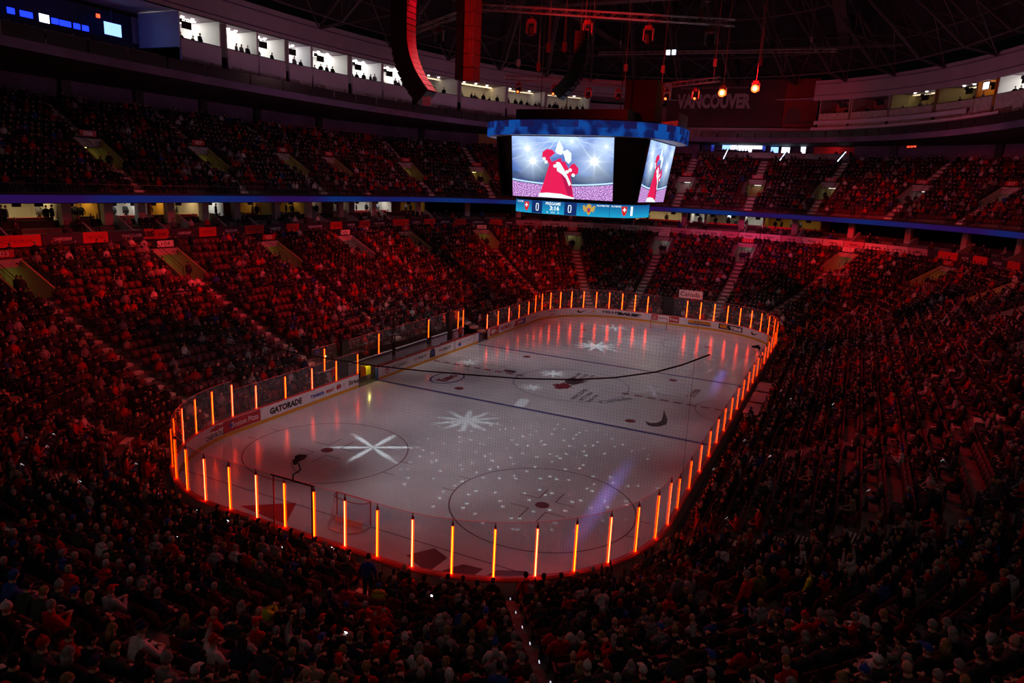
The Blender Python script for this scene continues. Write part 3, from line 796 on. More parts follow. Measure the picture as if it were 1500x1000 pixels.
# ---- goals
def goal(y, dr, label):
    g = empty('hockey_goal', (0, y, 0), label, 'goal', 'hockey goals')
    r = 0.03
    for sx in (-1, 1):
        mb = MB(); mb.tube((sx * 0.945, y, 0.0), (sx * 0.945, y, 1.25), r, 8); mb.build('goal_post', M['goalred'], g)
    mb = MB(); mb.tube((-0.975, y, 1.25), (0.975, y, 1.25), r, 8); mb.build('crossbar', M['goalred'], g)
    base = [(0.945 * (1.0 + 0.12 * math.sin(PI * t)) * math.cos(PI * t), y - dr * 1.12 * math.sin(PI * t) ** 0.75, 0.05) for t in np.linspace(0, 1, 17)]
    top = [(0.945 * math.cos(PI * t), y - dr * 0.5 * math.sin(PI * t) ** 0.6, 1.22) for t in np.linspace(0, 1, 17)]
    mb = MB(); mb.path(base, 0.05, 6); mb.build('base_frame', M['whiteink'], g)
    mb = MB(); mb.path(top, 0.02, 6); mb.build('top_frame', M['goalred'], g)
    mb = MB(); T = Vector
    n = 40
    def row(k, f):
        i = k * 16 / n; a = int(min(15, i)); w = i - a
        b = T(base[a]).lerp(T(base[a + 1]), w); t = T(top[a]).lerp(T(top[a + 1]), w)
        p = b.lerp(t, f); c = 0.10 * math.sin(PI * f)
        return Vector((p.x * (1 - c * 0.3), p.y, p.z))
    for k in range(n + 1):
        pts = [row(k, f) for f in np.linspace(0, 1, 7)]
        mb.path(pts, 0.004, 3)
    for f in np.linspace(0.08, 1, 12):
        mb.path([row(k, f) for k in range(0, n + 1, 2)], 0.004, 3)
    for k in range(2, n - 1, 3):      # roof cords
        p = row(k, 1.0); mb.tube(p, (p.x, y, 1.25), 0.004, 3)
    mb.build('net', M['netcord'], g, kind='stuff')
    mb = MB(); mb.box((0.0, y - dr * 0.35, 0.16), (1.5, 0.07, 0.28)); mb.build('skirt_pad', M['netcord'], g)
    mb = MB(); mb.tube((0, y - dr * 0.1, 0.1), (0, y - dr * 1.1, 0.1), 0.03, 6); mb.build('centre_bar', M['whiteink'], g)
goal(-27.13, 1, 'red framed white net at the near end of the ice')
goal(27.13, -1, 'small red framed white net at the far end of the ice')

# ---- remote camera frames over the glass
def remote_cam(s, d, ztop, label, frame_w, zc):
    x0, y0 = P(s, d); a = rz_out(s)
    T = Matrix.Translation((x0, y0, 0)) @ Matrix.Rotation(a, 4, 'Z')
    r = empty('camera_frame', (x0, y0, 0), label, 'camera rig', 'remote camera rigs')
    w = frame_w / 2
    for sx in (-1, 1):
        mb = MB(); mb.tube(T @ Vector((sx * w, 0, 0.03)), T @ Vector((sx * w, 0, ztop)), 0.032, 8); mb.build('upright', M['redcap'] if sx > 0 else M['black'], r)
        mb = MB(); mb.path([T @ Vector((sx * w, 0.0, 1.0)), T @ Vector((sx * w, -0.14, 1.12)), T @ Vector((sx * w, -0.02, 1.18))], 0.025, 6); mb.build('clamp', M['redcap'], r)
    mb = MB(); mb.tube(T @ Vector((-w - 0.12, 0, ztop)), T @ Vector((w + 0.12, 0, ztop)), 0.035, 8); mb.build('crossbar', M['black'], r)
    c = empty('remote_camera', T @ Vector((0, 0, ztop)), label.replace('frame', 'camera on a bent arm on the frame'), 'camera', 'remote cameras')
    mb = MB(); mb.path([T @ Vector(q) for q in ((-0.05, 0, ztop + 0.03), (0.0, -0.05, ztop + 0.22), (-0.22, -0.25, ztop + 0.42), (-0.02, -0.35, ztop + 0.62))], 0.03, 6); mb.build('bent_arm', M['black'], c)
    mb = MB(); mb.box((0.05, -0.52, ztop + 0.76), (0.17, 0.40, 0.18), T=T); mb.box((0.05, -0.40, ztop + 0.89), (0.08, 0.24, 0.07), T=T); mb.box((0.05, -0.26, ztop + 0.70), (0.12, 0.16, 0.20), T=T); mb.build('camera_body', M['black'], c)
    mb = MB(); mb.tube(T @ Vector((0.05, -0.71, ztop + 0.76)), T @ Vector((0.05, -0.86, ztop + 0.73)), 0.065, 10); mb.build('lens', M['black'], c)
    mb = MB(); pts = [T @ Vector((0.1 + 0.22 * math.sin(t), -0.35 + 0.12 * math.cos(t), ztop + 0.45 + 0.32 * math.cos(t))) for t in np.linspace(-0.4, 3.4, 12)]
    mb.path(pts, 0.012, 5); mb.build('cable', M['black'], c)
remote_cam(0.1, 0.36, 3.4, 'black tube frame clamped over the near glass', 2.0, 3.9)
remote_cam(s_of_t(t_of_s(CUM[6] + AY - 6.8, 0), 0), 0.4, 2.85, 'small black frame clamped over the right glass', 1.0, 3.0)

# ---- hanging black cable across the view
mb = MB()
pts = [(15.63, 11.05), (14.92, 10.65), (14.18, 10.32), (12.99, 9.96), (11.73, 9.69), (9.92, 9.43), (8.22, 9.27), (6.4, 9.11), (4.44, 8.98), (2.65, 8.93), (1.07, 8.91), (-0.25, 8.94), (-1.63, 8.99), (-3.82, 9.08), (-5.35, 9.26), (-6.33, 9.48), (-6.59, 9.76), (-6.4, 10.04), (-5.64, 10.46), (-4.08, 10.73)]
mb.path([(x, -31.5, z) for x, z in pts], 0.024, 8)
tag(mb.build('black_cable', M['black']), 'thick black cable drooping across the view, ending in a loop at left', 'cable')
mb = MB(); ZN0, ZN1, XN0, XN1, yn = 3.35, 12.6, -15.0, 15.2, -31.3
k = 0
while XN0 + 0.1 * k <= XN1 + 1e-6:
    x = XN0 + 0.1 * k; mb.tube((x, yn, ZN0), (x, yn, ZN1), 0.0017, 3, cap=False); k += 1
for k in range(int((ZN1 - ZN0) / 0.1) + 1):
    z = ZN0 + 0.1 * k; mb.tube((XN0, yn, z), (XN1, yn, z), 0.0017, 3, cap=False)
M['netting'] = mat('safety_net_cord', (0.22, 0.2, 0.22), 0.8)
o = mb.build('safety_net', M['netting']); tag(o, 'fine see-through safety net hanging behind the near goal glass', 'net', kind='stuff')
mb = MB(); mb.tube((XN1, yn, ZN0), (XN1, yn, ZN1), 0.005, 5)
tag(mb.build('net_edge_rope', M['black']), 'thin dark rope along the right edge of the safety net', 'rope')

# ================================================================== SETTING: lower terrace, upper terrace
NR, TD = 22, 0.86
def dr(i): return 0.62 + TD * i
def zr(i): return zb(dr(i) + TD * 0.5) + 0.20
NU, TU = 15, 0.82
def du(i): return 22.7 + TU * i
def zru(i): return 13.1 + 0.5 * i
q = [5.4, 15.2, 24.9, 34.6, 46.5, 57.8, 69.1, 80.4, 90.4, 100.6, 110.2]
AIS = sorted(q + [TOT - s for s in q])
qu = [47.8, 59.3, 71.0, 79.0, 86.7, 93.0, 101.6, 110.5]
AISU = sorted(qu + [120.1, 125.4, 131.7, 137.6, 148.0, 158.5, 170.0] + [36.0, 25.0, 13.5])
VL = [s for s in AIS if 30 < s < 201 and abs(s - 115) > 1]      # aisles that end in an entry portal
VW = 1.15                                     # half width of a portal in metres
VR0, VR1 = 17, 20                             # rows taken by a lower portal
UR0, UR1 = 4, 7
LOW_CUTS = [(45.4, 68.4, 3), (167.0, 176.8, 1)]      # rows left out for the benches and the officials' desks
def near_true(s, a, d): return abs(t_of_s(s, d) - t_of_s(a, d))
def terrace(name, n, dfn, zfn, td, portals, r0, r1, s0, s1, m, front):
    mb = MB()
    for i in range(n):
        d0, d1, z0 = dfn(i), dfn(i + 1), zfn(i)
        z1 = zfn(i + 1) if i < n - 1 else z0 + 0.02
        if i == n - 1 and front < 1: d1 = 21.95
        cuts = []
        if r0 <= i <= r1:
            for v in portals:
                t = t_of_s(v, d0)
                a, b = s_of_t(t - VW, d0), s_of_t(t + VW, d0)
                if s0 < a and b < s1: cuts.append((a, b))
        cuts += [(a, b) for a, b, n_ in LOW_CUTS if i < n_ and front < 1]
        cuts.sort(); cur = s0
        for a, b in cuts + [(s1, s1)]:
            if a > cur:
                sweep(mb, [(d0, z0), (d1, z0), (d1, z1)], stations(cur, a), loop=False, caps=False)
            cur = b
        if i == 0: sweep(mb, [(d0, front), (d0, z0)], stations(s0, s1), loop=False, caps=False)
    return mb.build(name, m, kind='structure')
terrace('seating_terrace', NR, dr, zr, TD, VL, VR0, VR1, -33.0, 203.0, M['concrete'], -0.03)
terrace('upper_seating_terrace', NU, du, zru, TU, AISU, UR0, UR1, 12.0, 176.0, M['concrete'], 12.9)

# aisle steps: a light tread block per half row
def step_mesh():
    mb = MB(); mb.box((0, 0, 0), (1.0, 0.40, 0.17)); me = bpy.data.meshes.new('stair_step')
    me.from_pydata(mb.v, [], mb.f); me.materials.append(M['step']); return me
STEP = step_mesh()
STEPD = STEP.copy(); STEPD.materials[0] = M['floor']
SECT = {5.4: 'just left of the near goal', 15.2: 'into the near left corner', 24.9: 'in the near left corner', 34.6: 'where the near left corner ends', 46.5: 'on the left stand, first straight one', 57.8: 'at the middle of the left stand',
        69.1: 'left stand, beyond the benches', 80.4: 'left stand, at the start of the far corner', 90.4: 'in the far left corner', 100.6: 'in the far left corner, next to the far end', 110.2: 'behind the far goal, left one'}
def station_phrase(s):
    for k, v in SECT.items():
        if abs(s - k) < 0.05: return v
        if abs(TOT - s - k) < 0.05:
            return v.replace('left', '#').replace('right', 'left').replace('#', 'right') if k > 6 else 'just right of the near goal'
    return 'in the stand'
for a in AIS:
    if a > 203 + 1 and a < TOT - 33.5: continue
    x, y = P(a, 1.2)
    e = empty('aisle_stairs', (x, y, 0), kind='structure')
    rz = rz_out(a)
    for i in range(NR):
        if VR0 <= i <= VR1 and a in VL: continue
        if a in VL and i > VR1: continue
        if any(a_ < a < b_ and i < n_ for a_, b_, n_ in LOW_CUTS): continue
        o = link('stair_step', STEPD if abs(a - (TOT - 15.2)) < 0.1 else STEP, e)
        o.matrix_parent_inverse = Matrix.Identity(4)
        px, py = P(a, dr(i) + 0.22 + 0.42)
        o.location = (px - x, py - y, zr(i) + 0.085); o.rotation_euler = (0, 0, rz)
        if abs(a - (TOT - 15.2)) < 0.1 and i % 2 == 0:
            mbl = MB(); lx, ly = P(a - 0.2, dr(i) + 0.2); mbl.box((lx, ly, zr(i) + 0.21), (0.025, 0.10, 0.03), rz); mbl.build('step_light', M['step_dot'], e)
mbs = MB()
for a in AISU:
    mb = MB(); rz = rz_out(a)
    for i in range(NU):
        if UR0 - 1 < i <= UR1: continue
        px, py = P(a, du(i) + 0.6); mb.box((px, py, zru(i) + 0.12), (1.0, 0.36, 0.24), rz)
        px, py = P(a, du(i) + 0.2); mb.box((px, py, zru(i) + 0.01), (1.0, 0.4, 0.02), rz)
    mb.build('upper_aisle_stairs', M['step'], kind='structure')

# entry portals
def portal(s, d0, d1, z, zt0, zt1, lit, up, num):
    x, y = P(s, d0)
    e = empty('entry_portal', (x, y, z), kind='structure')
    T = Matrix.Translation((x, y, 0)) @ Matrix.Rotation(rz_out(s), 4, 'Z')
    L = d1 - d0
    wm = M['yellowwall'] if lit != 'grey' else M['greywall']
    mb = MB(); mb.box((0, L / 2 + 1.0, z - 0.05), (2 * VW + 0.1, L + 2.0, 0.1), T=T); mb.build('portal_floor', M['step'], e)
    for sx in (-1, 1):
        x0 = sx * VW; x1 = sx * (VW + 0.12)
        mb = MB()
        pr = [(0, z - 0.1), (L, z - 0.1), (L, zt1 + 0.3), (0, zt0 + 0.3)]
        vs = [T @ Vector((x0, p, q)) for p, q in pr] + [T @ Vector((x1, p, q)) for p, q in pr]
        mb.add(vs, [(0, 1, 2, 3), (7, 6, 5, 4), (0, 4, 5, 1), (1, 5, 6, 2), (2, 6, 7, 3), (3, 7, 4, 0)]); mb.build('side_wall', wm, e)
        mb = MB(); mb.path([T @ Vector((x0 - sx * 0.06, 0.1, zt0 + 0.4)), T @ Vector((x0 - sx * 0.06, 0.1, zt0 + 1.1)), T @ Vector((x0 - sx * 0.06, L, zt1 + 1.1)), T @ Vector((x0 - sx * 0.06, L, zt1 + 0.4))], 0.03, 5)
        mb.path([T @ Vector((x0 - sx * 0.06, 0.1, zt0 + 0.8)), T @ Vector((x0 - sx * 0.06, L, zt1 + 0.8))], 0.02, 5)
        mb.build('handrail', M['railing'], e)
        mb = MB(); mb.box((sx * (VW + 0.06), L + 0.9, z + 1.05), (0.12, 1.8, 2.1), T=T); mb.build('corridor_wall', wm, e)
    mb = MB(); mb.box((0, L + 1.85, z + 1.05), (2 * VW, 0.1, 2.1), T=T); mb.build('corridor_end', wm, e)
    mb = MB(); mb.box((0, L + 0.05, (z + 2.1 + zt1 + 0.35) / 2), (2 * VW + 0.24, 0.12, max(0.3, zt1 + 0.35 - z - 2.1)), T=T); mb.build('header_wall', M['greywall'], e)
    mb = MB(); mb.box((0, L + 0.9, z + 2.15), (2 * VW, 1.8, 0.08), T=T); mb.build('corridor_ceiling', M['dark'], e)
    if lit != 'off':
        mb = MB(); mb.box((0, L + 1.2, z + 2.07), (0.9, 0.5, 0.06), T=T); mb.build('corridor_lamp', M['glowyellow'] if lit == 'yellow' else M['glowportal'], e)
    mb = MB(); mb.box((0, L - 0.05, zt1 + 0.75), (1.5, 0.08, 0.5), T=T)
    sg = mb.build('section_sign', M['redpaint'] if up or num % 2 else M['whiteink'], e)
    f = lambda u, v: tuple(T @ Vector((u, L - 0.10, zt1 + 0.75 + v)))
    letter(str(num), 0.8, 0.34, f, M['whiteink'] if up or num % 2 else M['ink'], sg)
    sg.children[0].matrix_parent_inverse = Matrix.Identity(4) if False else sg.children[0].matrix_parent_inverse
LIT = {46.5: 'yellow', 57.8: 'yellow', 90.4: 'yellow', 100.6: 'white', 120.8: 'grey', 131.0: 'white', 140.7: 'yellow', 150.7: 'yellow', 34.6: 'yellow'}
for s in VL:
    lit = 'grey'
    for k, v in LIT.items():
        if abs(s - k) < 0.6: lit = v
    num = 103 + VL.index(s)
    if 80 < s < 81: lit = 'off'
    if s > 155: lit = 'grey'
    portal(s, dr(VR0), dr(VR1 + 1), zr(VR0 - 1), zr(VR0), zr(VR1 + 1), lit, False, num)
LITU = {47.8: 'yellow', 59.3: 'yellow', 71.0: 'yellow', 86.7: 'yellow', 93.0: 'yellow', 110.5: 'grey', 120.1: 'white', 125.4: 'white', 131.7: 'grey', 137.6: 'grey'}
for i, s in enumerate(AISU):
    lit = 'off'
    for k, v in LITU.items():
        if abs(s - k) < 0.2: lit = v
    portal(s, du(UR0), du(UR1 + 1), zru(UR0 - 1), zru(UR0), zru(UR1 + 1), lit, True, 303 + i)

# ================================================================== SEATS
def seat_parts():
    me = []
    mb = MB(); mb.box((0, 0.0, 0.44), (0.45, 0.42, 0.07)); mb.box((0, 0.02, 0.40), (0.36, 0.3, 0.05))
    me.append(('seat_pan', mb, M['seat']))
    mb = MB()
    mb.hexa([(-0.23, 0.20, 0.42), (0.23, 0.20, 0.42), (0.23, 0.26, 0.42), (-0.23, 0.26, 0.42), (-0.22, 0.28, 0.86), (0.22, 0.28, 0.86), (0.22, 0.34, 0.86), (-0.22, 0.34, 0.86)])
    me.append(('backrest', mb, M['seatback']))
    for sx in (-1, 1):
        mb = MB(); x = sx * 0.255
        mb.hexa([(x - 0.02, 0.08, 0), (x + 0.02, 0.08, 0), (x + 0.02, 0.20, 0), (x - 0.02, 0.20, 0), (x - 0.025, 0.16, 0.6), (x + 0.025, 0.16, 0.6), (x + 0.025, 0.27, 0.6), (x - 0.025, 0.27, 0.6)])
        mb.hexa([(x - 0.025, -0.12, 0.6), (x + 0.025, -0.12, 0.6), (x + 0.025, 0.27, 0.6), (x - 0.025, 0.27, 0.6), (x - 0.025, -0.12, 0.64), (x + 0.025, -0.12, 0.64), (x + 0.025, 0.27, 0.64), (x - 0.025, 0.27, 0.64)])
        me.append(('armrest', mb, M['black']))
    return me
def to_mesh(name, mb, mats):
    me = bpy.data.meshes.new(name); me.from_pydata(mb.v, [], mb.f)
    for m in (mats if isinstance(mats, (list, tuple)) else [mats]): me.materials.append(m)
    if isinstance(mats, (list, tuple)) and len(mats) > 1: me.polygons.foreach_set('material_index', mb.m)
    return me
SEATP = [(n, to_mesh(n, mb, m)) for n, mb, m in seat_parts()]
# folded (empty) variant: pan tipped up
mb = MB(); mb.hexa([(-0.22, 0.06, 0.42), (0.22, 0.06, 0.42), (0.22, 0.14, 0.40), (-0.22, 0.14, 0.40), (-0.22, 0.14, 0.80), (0.22, 0.14, 0.80), (0.22, 0.21, 0.80), (-0.22, 0.21, 0.80)])
FOLD = to_mesh('seat_pan', mb, M['seat'])

CAMV = Vector(cam.location)
CR = cam.rotation_euler.to_matrix()
def in_view(x, y, z, mx=0.12, my=0.10):
    q = CR.transposed() @ (Vector((x, y, z)) - CAMV)
    if q.z > -1: return False
    u = 1031.38 * q.x / -q.z / 750; v = 1031.38 * q.y / -q.z / 500
    return abs(u) < 1 + mx * 2 and abs(v) < 1 + my * 2

def hashn(a, b):
    v = math.sin(a * 12.9898 + b * 78.233) * 43758.5453
    return v - math.floor(v)
def smooth_noise(x, y):
    xi, yi = math.floor(x), math.floor(y); fx, fy = x - xi, y - yi
    fx = fx * fx * (3 - 2 * fx); fy = fy * fy * (3 - 2 * fy)
    return (hashn(xi, yi) * (1 - fx) + hashn(xi + 1, yi) * fx) * (1 - fy) + (hashn(xi, yi + 1) * (1 - fx) + hashn(xi + 1, yi + 1) * fx) * fy
def occupancy(s, i, tier):
    n = smooth_noise(s * 0.45, i * 0.55)
    base = 0.78
    if tier == 0:
        if 34 < s < 52: base = 0.48 if i < 17 else 0.62
        elif 52 < s < 66 and i < 7: base = 0.5
        elif 66 < s < 135: base = 0.84
        elif s > 170 and i < 2: base = 0.9
        elif 186 < s < 197.5 and 2 <= i < 13: base = 0.34
        elif 178 < s < 186: base = 0.68
        elif 198 < s < 206 and i < 9: base = 0.62
        elif s > 206 or s < 10: base = 0.84
    else:
        base = 0.72
        if s > 126: base = 0.66
    return base + (n - 0.5) * 0.75
def rows_of(n, dfn, td, zfn, ais, portals, r0, r1, tier, s_lo, s_hi):
    res = []
    A = sorted([a + k * TOT for a in ais for k in (-1, 0, 1)])
    for i in range(n):
        d = dfn(i) + td * 0.60
        for a, b in zip(A[:-1], A[1:]):
            if b <= s_lo or a >= s_hi: continue
            if tier == 1 and b - a > 14: pass
            ma = 0.30 if abs(a % TOT - (TOT - 15.2)) < 0.1 else 0.64; mb_ = 0.30 if abs(b % TOT - (TOT - 15.2)) < 0.1 else 0.64
            t0, t1 = t_of_s(a, d) + ma, t_of_s(b, d) - mb_
            cnt = int((t1 - t0) / 0.54)
            if cnt < 1: continue
            pitch = (t1 - t0) / cnt
            for k in range(cnt):
                t = t0 + pitch * (k + 0.5); s = s_of_t(t, d)
                if not (s_lo < s < s_hi): continue
                if tier == 0 and any(a_ - 0.3 < s % TOT < b_ + 0.3 and i < n_ for a_, b_, n_ in LOW_CUTS): continue
                if r0 <= i <= r1:
                    if any(abs(t - t_of_s(v + kk * TOT, d)) < VW + 0.42 for v in portals for kk in (0,) if abs(v - s) < 6): continue
                res.append((s, d, zfn(i), i, (a, k + 1, b, cnt - k), tier))
    return res
seats = rows_of(NR, dr, TD, zr, AIS, VL, VR0, VR1, 0, -33, 203) + rows_of(NU, du, TU, zru, AISU, AISU, UR0, UR1, 1, 30, 165)
SEATS = []
for (s, d, z, i, loc, tier) in seats:
    x, y = P(s, d)
    if not in_view(x, y, z + 0.6): continue
    dist = math.dist((x, y, z), CAMV)
    occ = RND.random() < occupancy(s % TOT, i, tier)
    if tier == 0 and i == 0 and 37.5 < s < 79: occ = occ and RND.random() < .8
    SEATS.append([dist, s, d, z, i, loc, tier, occ, x, y, rz_out(s)])
SEATS.sort(key=lambda q: q[0])

ORD = ['', 'first', 'second', 'third', 'fourth', 'fifth', 'sixth', 'seventh', 'eighth', 'ninth', 'tenth', 'eleventh', 'twelfth', 'thirteenth', 'fourteenth', 'fifteenth', 'sixteenth', 'seventeenth', 'eighteenth', 'nineteenth', 'twentieth', 'twenty-first', 'twenty-second', 'twenty-third', 'twenty-fourth', 'twenty-fifth', 'twenty-sixth']
STAIRN = {round(TOT - 5.4, 1): 'left foreground stairs', round(TOT - 15.2, 1): 'centre foreground stairs', round(TOT - 24.9, 1): 'right foreground stairs', round(TOT - 34.6, 1): 'right corner stairs',
          5.4: 'far left foreground stairs', 15.2: 'near left corner stairs', 24.9: 'left corner stairs', 34.6: 'left stand stairs', round(TOT - 46.5, 1): 'right side stairs'}
def loc_phrase(i, loc):
    a, k, b, kb = loc
    # count from the nearer named stairs; "left" as one faces the ice
    if k <= kb: st, n, side = a, k, 'left of'
    else: st, n, side = b, kb, 'right of'
    key = round(st % TOT, 1)
    nm = STAIRN.get(key, 'side stairs')
    return '%s row up, %s seat %s %s' % (ORD[i + 1], ORD[n], side, nm)

# ================================================================== PEOPLE
SK = {}
def skeleton(pose):
    J = {}; Ed = []
    def j(n, x, y, z, r, part): J[n] = ((x, y, z), r, part)
    def e(*ns):
        for a, b in zip(ns[:-1], ns[1:]): Ed.append((a, b))
    lean = {'lean': -0.14, 'stand': 0.0}.get(pose, 0.03)
    if pose == 'stand':
        hz, hy = 0.93, 0.0
    else:
        hz, hy = 0.54, 0.08
    sh = hz + 0.50
    j('hip', 0, hy, hz, 0.155, 'top'); j('waist', 0, hy + 0.02 + lean * .3, hz + 0.17, 0.135, 'top'); j('chest', 0, hy + 0.02 + lean * .8, hz + 0.36, 0.150, 'top')
    j('neck', 0, hy + lean, sh + 0.03, 0.068, 'top'); j('skull', 0, hy - 0.02 + lean * 1.15, sh + 0.14, 0.055, 'skin')
    e('hip', 'waist', 'chest', 'neck', 'skull')
    hands = {'rest': ((0.12, -0.30, hz + 0.10), (0.27, -0.06, hz + 0.20)), 'lean': ((0.10, -0.44, hz + 0.12), (0.25, -0.24, hz + 0.14)),
             'phone': ((0.06, -0.34, hz + 0.30), (0.25, -0.12, hz + 0.18)), 'clap': ((0.035, -0.33, hz + 0.42), (0.26, -0.14, hz + 0.24)),
             'raise': ((0.24, -0.12, hz + 0.86), (0.30, -0.10, hz + 0.58)), 'fold': ((-0.06, -0.20, hz + 0.22), (0.26, -0.06, hz + 0.18)),
             'stand': ((0.25, -0.10, hz - 0.08), (0.27, 0.02, hz + 0.20))}[pose]
    for sx, S in ((-1, 'L'), (1, 'R')):
        j('sh' + S, sx * 0.17, hy + 0.02 + lean, sh - 0.05, 0.078, 'top')
        hx, hyy, hzz = hands[0]; ex, ey, ez = hands[1]
        if pose == 'raise' and sx < 0: (hx, hyy, hzz), (ex, ey, ez) = ((0.12, -0.30, hz + 0.10), (0.27, -0.06, hz + 0.20))
        if pose == 'fold' and sx > 0: hyy -= 0.06; hzz -= 0.05
        j('el' + S, sx * ex, ey + hy + lean * .6, ez, 0.058, 'top')
        j('wr' + S, sx * hx, hyy + hy + lean * .6, hzz, 0.036, 'top')
        e('chest', 'sh' + S, 'el' + S, 'wr' + S)
        W = Vector(J['wr' + S][0]); D = (W - Vector(J['el' + S][0])).normalized()
        side = D.cross(Vector((0, 0, 1))).normalized() if abs(D.z) < 0.95 else Vector((1, 0, 0))
        dn = Vector((0, 0, -0.4))
        j('pa' + S, *(W + D * 0.075), 0.030, 'skin'); e('wr' + S, 'pa' + S)
        Pm = W + D * 0.085
        for f, (off, ln) in enumerate(((-0.030, 0.068), (-0.010, 0.080), (0.010, 0.075), (0.030, 0.058))):
            b = Pm + side * off
            j('f%d%s' % (f, S), *(b + D * ln * 0.5 + dn * 0.02), 0.0095, 'skin'); j('g%d%s' % (f, S), *(b + (D + dn).normalized() * ln), 0.0085, 'skin')
            e('pa' + S, 'f%d%s' % (f, S), 'g%d%s' % (f, S))
        th = W + D * 0.03 - side * sx * 0.035
        j('t0' + S, *th, 0.012, 'skin'); j('t1' + S, *(th + D * 0.04 - side * sx * 0.012), 0.0105, 'skin'); e('wr' + S, 't0' + S, 't1' + S)
        j('lh' + S, sx * 0.095, hy, hz - 0.02, 0.098, 'leg')
        if pose == 'stand':
            j('kn' + S, sx * 0.11, -0.02, 0.50, 0.068, 'leg'); j('an' + S, sx * 0.12, 0.03, 0.09, 0.048, 'leg'); j('to' + S, sx * 0.14, -0.17, 0.045, 0.040, 'shoe')
        else:
            sp = 0.15 if pose in ('rest', 'lean', 'raise') else 0.11
            j('kn' + S, sx * sp, hy - 0.44, hz + 0.02, 0.070, 'leg'); j('an' + S, sx * sp, hy - 0.42, 0.10, 0.048, 'leg'); j('to' + S, sx * (sp + 0.02), hy - 0.60, 0.045, 0.040, 'shoe')
        e('hip', 'lh' + S, 'kn' + S, 'an' + S, 'to' + S)
    head = Vector((0, hy - 0.035 + lean * 1.25, sh + 0.235))
    return J, Ed, head
PARTI = {'top': 0, 'skin': 1, 'leg': 2, 'shoe': 3}
def head_geo(mb, c, turn):
    n, m = 12, 9; vs = []
    cs, sn = math.cos(turn), math.sin(turn)
    base = len(mb.v)
    def pt(th, ph):
        x = 0.077 * math.cos(th) * math.sin(ph); y = 0.098 * math.sin(th) * math.sin(ph); z = 0.122 * math.cos(ph)
        if y < 0:
            z_ = z
            if -0.045 < z_ < 0.02 and abs(x) < 0.02: y -= 0.022          # nose
            if z_ < -0.055: y *= 0.92; x *= 0.9                            # chin
            if 0.0 < z_ < 0.03 and 0.015 < abs(x) < 0.055: y += 0.008      # eye sockets
        return (x, y, z)
    for i in range(m + 1):
        for k in range(n): vs.append(pt(2 * PI * k / n + PI / n * 0, PI * i / m))
    vs = [(c.x + x * cs - y * sn, c.y + x * sn + y * cs, c.z + z) for x, y, z in vs]
    mb.add(vs, [(i * n + k, (i + 1) * n + k, (i + 1) * n + (k + 1) % n, i * n + (k + 1) % n) for i in range(m) for k in range(n)], 1)
    T = Matrix.Translation(c) @ Matrix.Rotation(turn, 4, 'Z')
    for sx in (-1, 1):
        mb.box((sx * 0.080, 0.005, 0.0), (0.016, 0.035, 0.055), mi=1, T=T)
        mb.box((sx * 0.030, -0.088, 0.012), (0.022, 0.008, 0.009), mi=4, T=T)
    mb.box((0, -0.088, -0.055), (0.04, 0.008, 0.010), mi=5, T=T)
    mb.hexa([tuple(T @ Vector(v)) for v in ((-0.013, -0.095, -0.022), (0.013, -0.095, -0.022), (0.013, -0.08, -0.022), (-0.013, -0.08, -0.022), (-0.006, -0.092, 0.02), (0.006, -0.092, 0.02), (0.006, -0.08, 0.02), (-0.006, -0.08, 0.02))], 1)
    bpy_mats = None
def person_mesh(pose, turn):
    J, Ed, head = skeleton(pose)
    names = list(J); idx = {n: i for i, n in enumerate(names)}
    me = bpy.data.meshes.new('sk'); me.from_pydata([J[n][0] for n in names], [(idx[a], idx[b]) for a, b in Ed], [])
    o = bpy.data.objects.new('sk', me); COL.objects.link(o)
    md = o.modifiers.new('skin', 'SKIN'); md.use_smooth_shade = True
    sv = me.skin_vertices[0].data
    for i, n in enumerate(names):
        sv[i].radius = (J[n][1], J[n][1] * (0.78 if n in ('hip', 'waist', 'chest') else 1.0)); sv[i].use_root = (n == 'hip')
    bpy.context.view_layer.update()
    ev = bpy.data.meshes.new_from_object(o.evaluated_get(bpy.context.evaluated_depsgraph_get()))
    # smooth once
    bm = bmesh.new(); bm.from_mesh(ev)
    bmesh.ops.subdivide_edges(bm, edges=[e for e in bm.edges if e.calc_length() > 0.09], cuts=1, use_grid_fill=True)
    bmesh.ops.smooth_vert(bm, verts=[v for v in bm.verts if len(v.link_edges) > 2], factor=0.35, use_axis_x=True, use_axis_y=True, use_axis_z=True)
    bm.to_mesh(ev); bm.free()
    vs = [tuple(v.co) for v in ev.vertices]; fs = [tuple(p.vertices) for p in ev.polygons]
    segs = [(Vector(J[a][0]), Vector(J[b][0]), J[b][2], J[a][2]) for a, b in Ed]
    mi = []
    for p in ev.polygons:
        c = p.center; best = (9, 0)
        for a, b, pb, pa in segs:
            ab = b - a; t = max(0, min(1, (c - a).dot(ab) / ab.length_squared)); dd = (c - (a + ab * t)).length
            part = pb
            if pb == 'skin' and pa == 'top' and t < 0.35: part = 'top'
            if pb == 'leg' and pa == 'top': part = 'top' if t < 0.5 else 'leg'
            if dd < best[0]: best = (dd, PARTI[part])
        mi.append(best[1])
    bpy.data.objects.remove(o); bpy.data.meshes.remove(me); bpy.data.meshes.remove(ev)
    mb = MB(); mb.v = vs; mb.f = fs; mb.m = mi
    head_geo(mb, head, turn)
    me = to_mesh('person', mb, [M['top'], M['skin'], M['trousers'], M['shoe'], M['eye'], M['lip']])
    me.polygons.foreach_set('use_smooth', [True] * len(me.polygons))
    return me, head
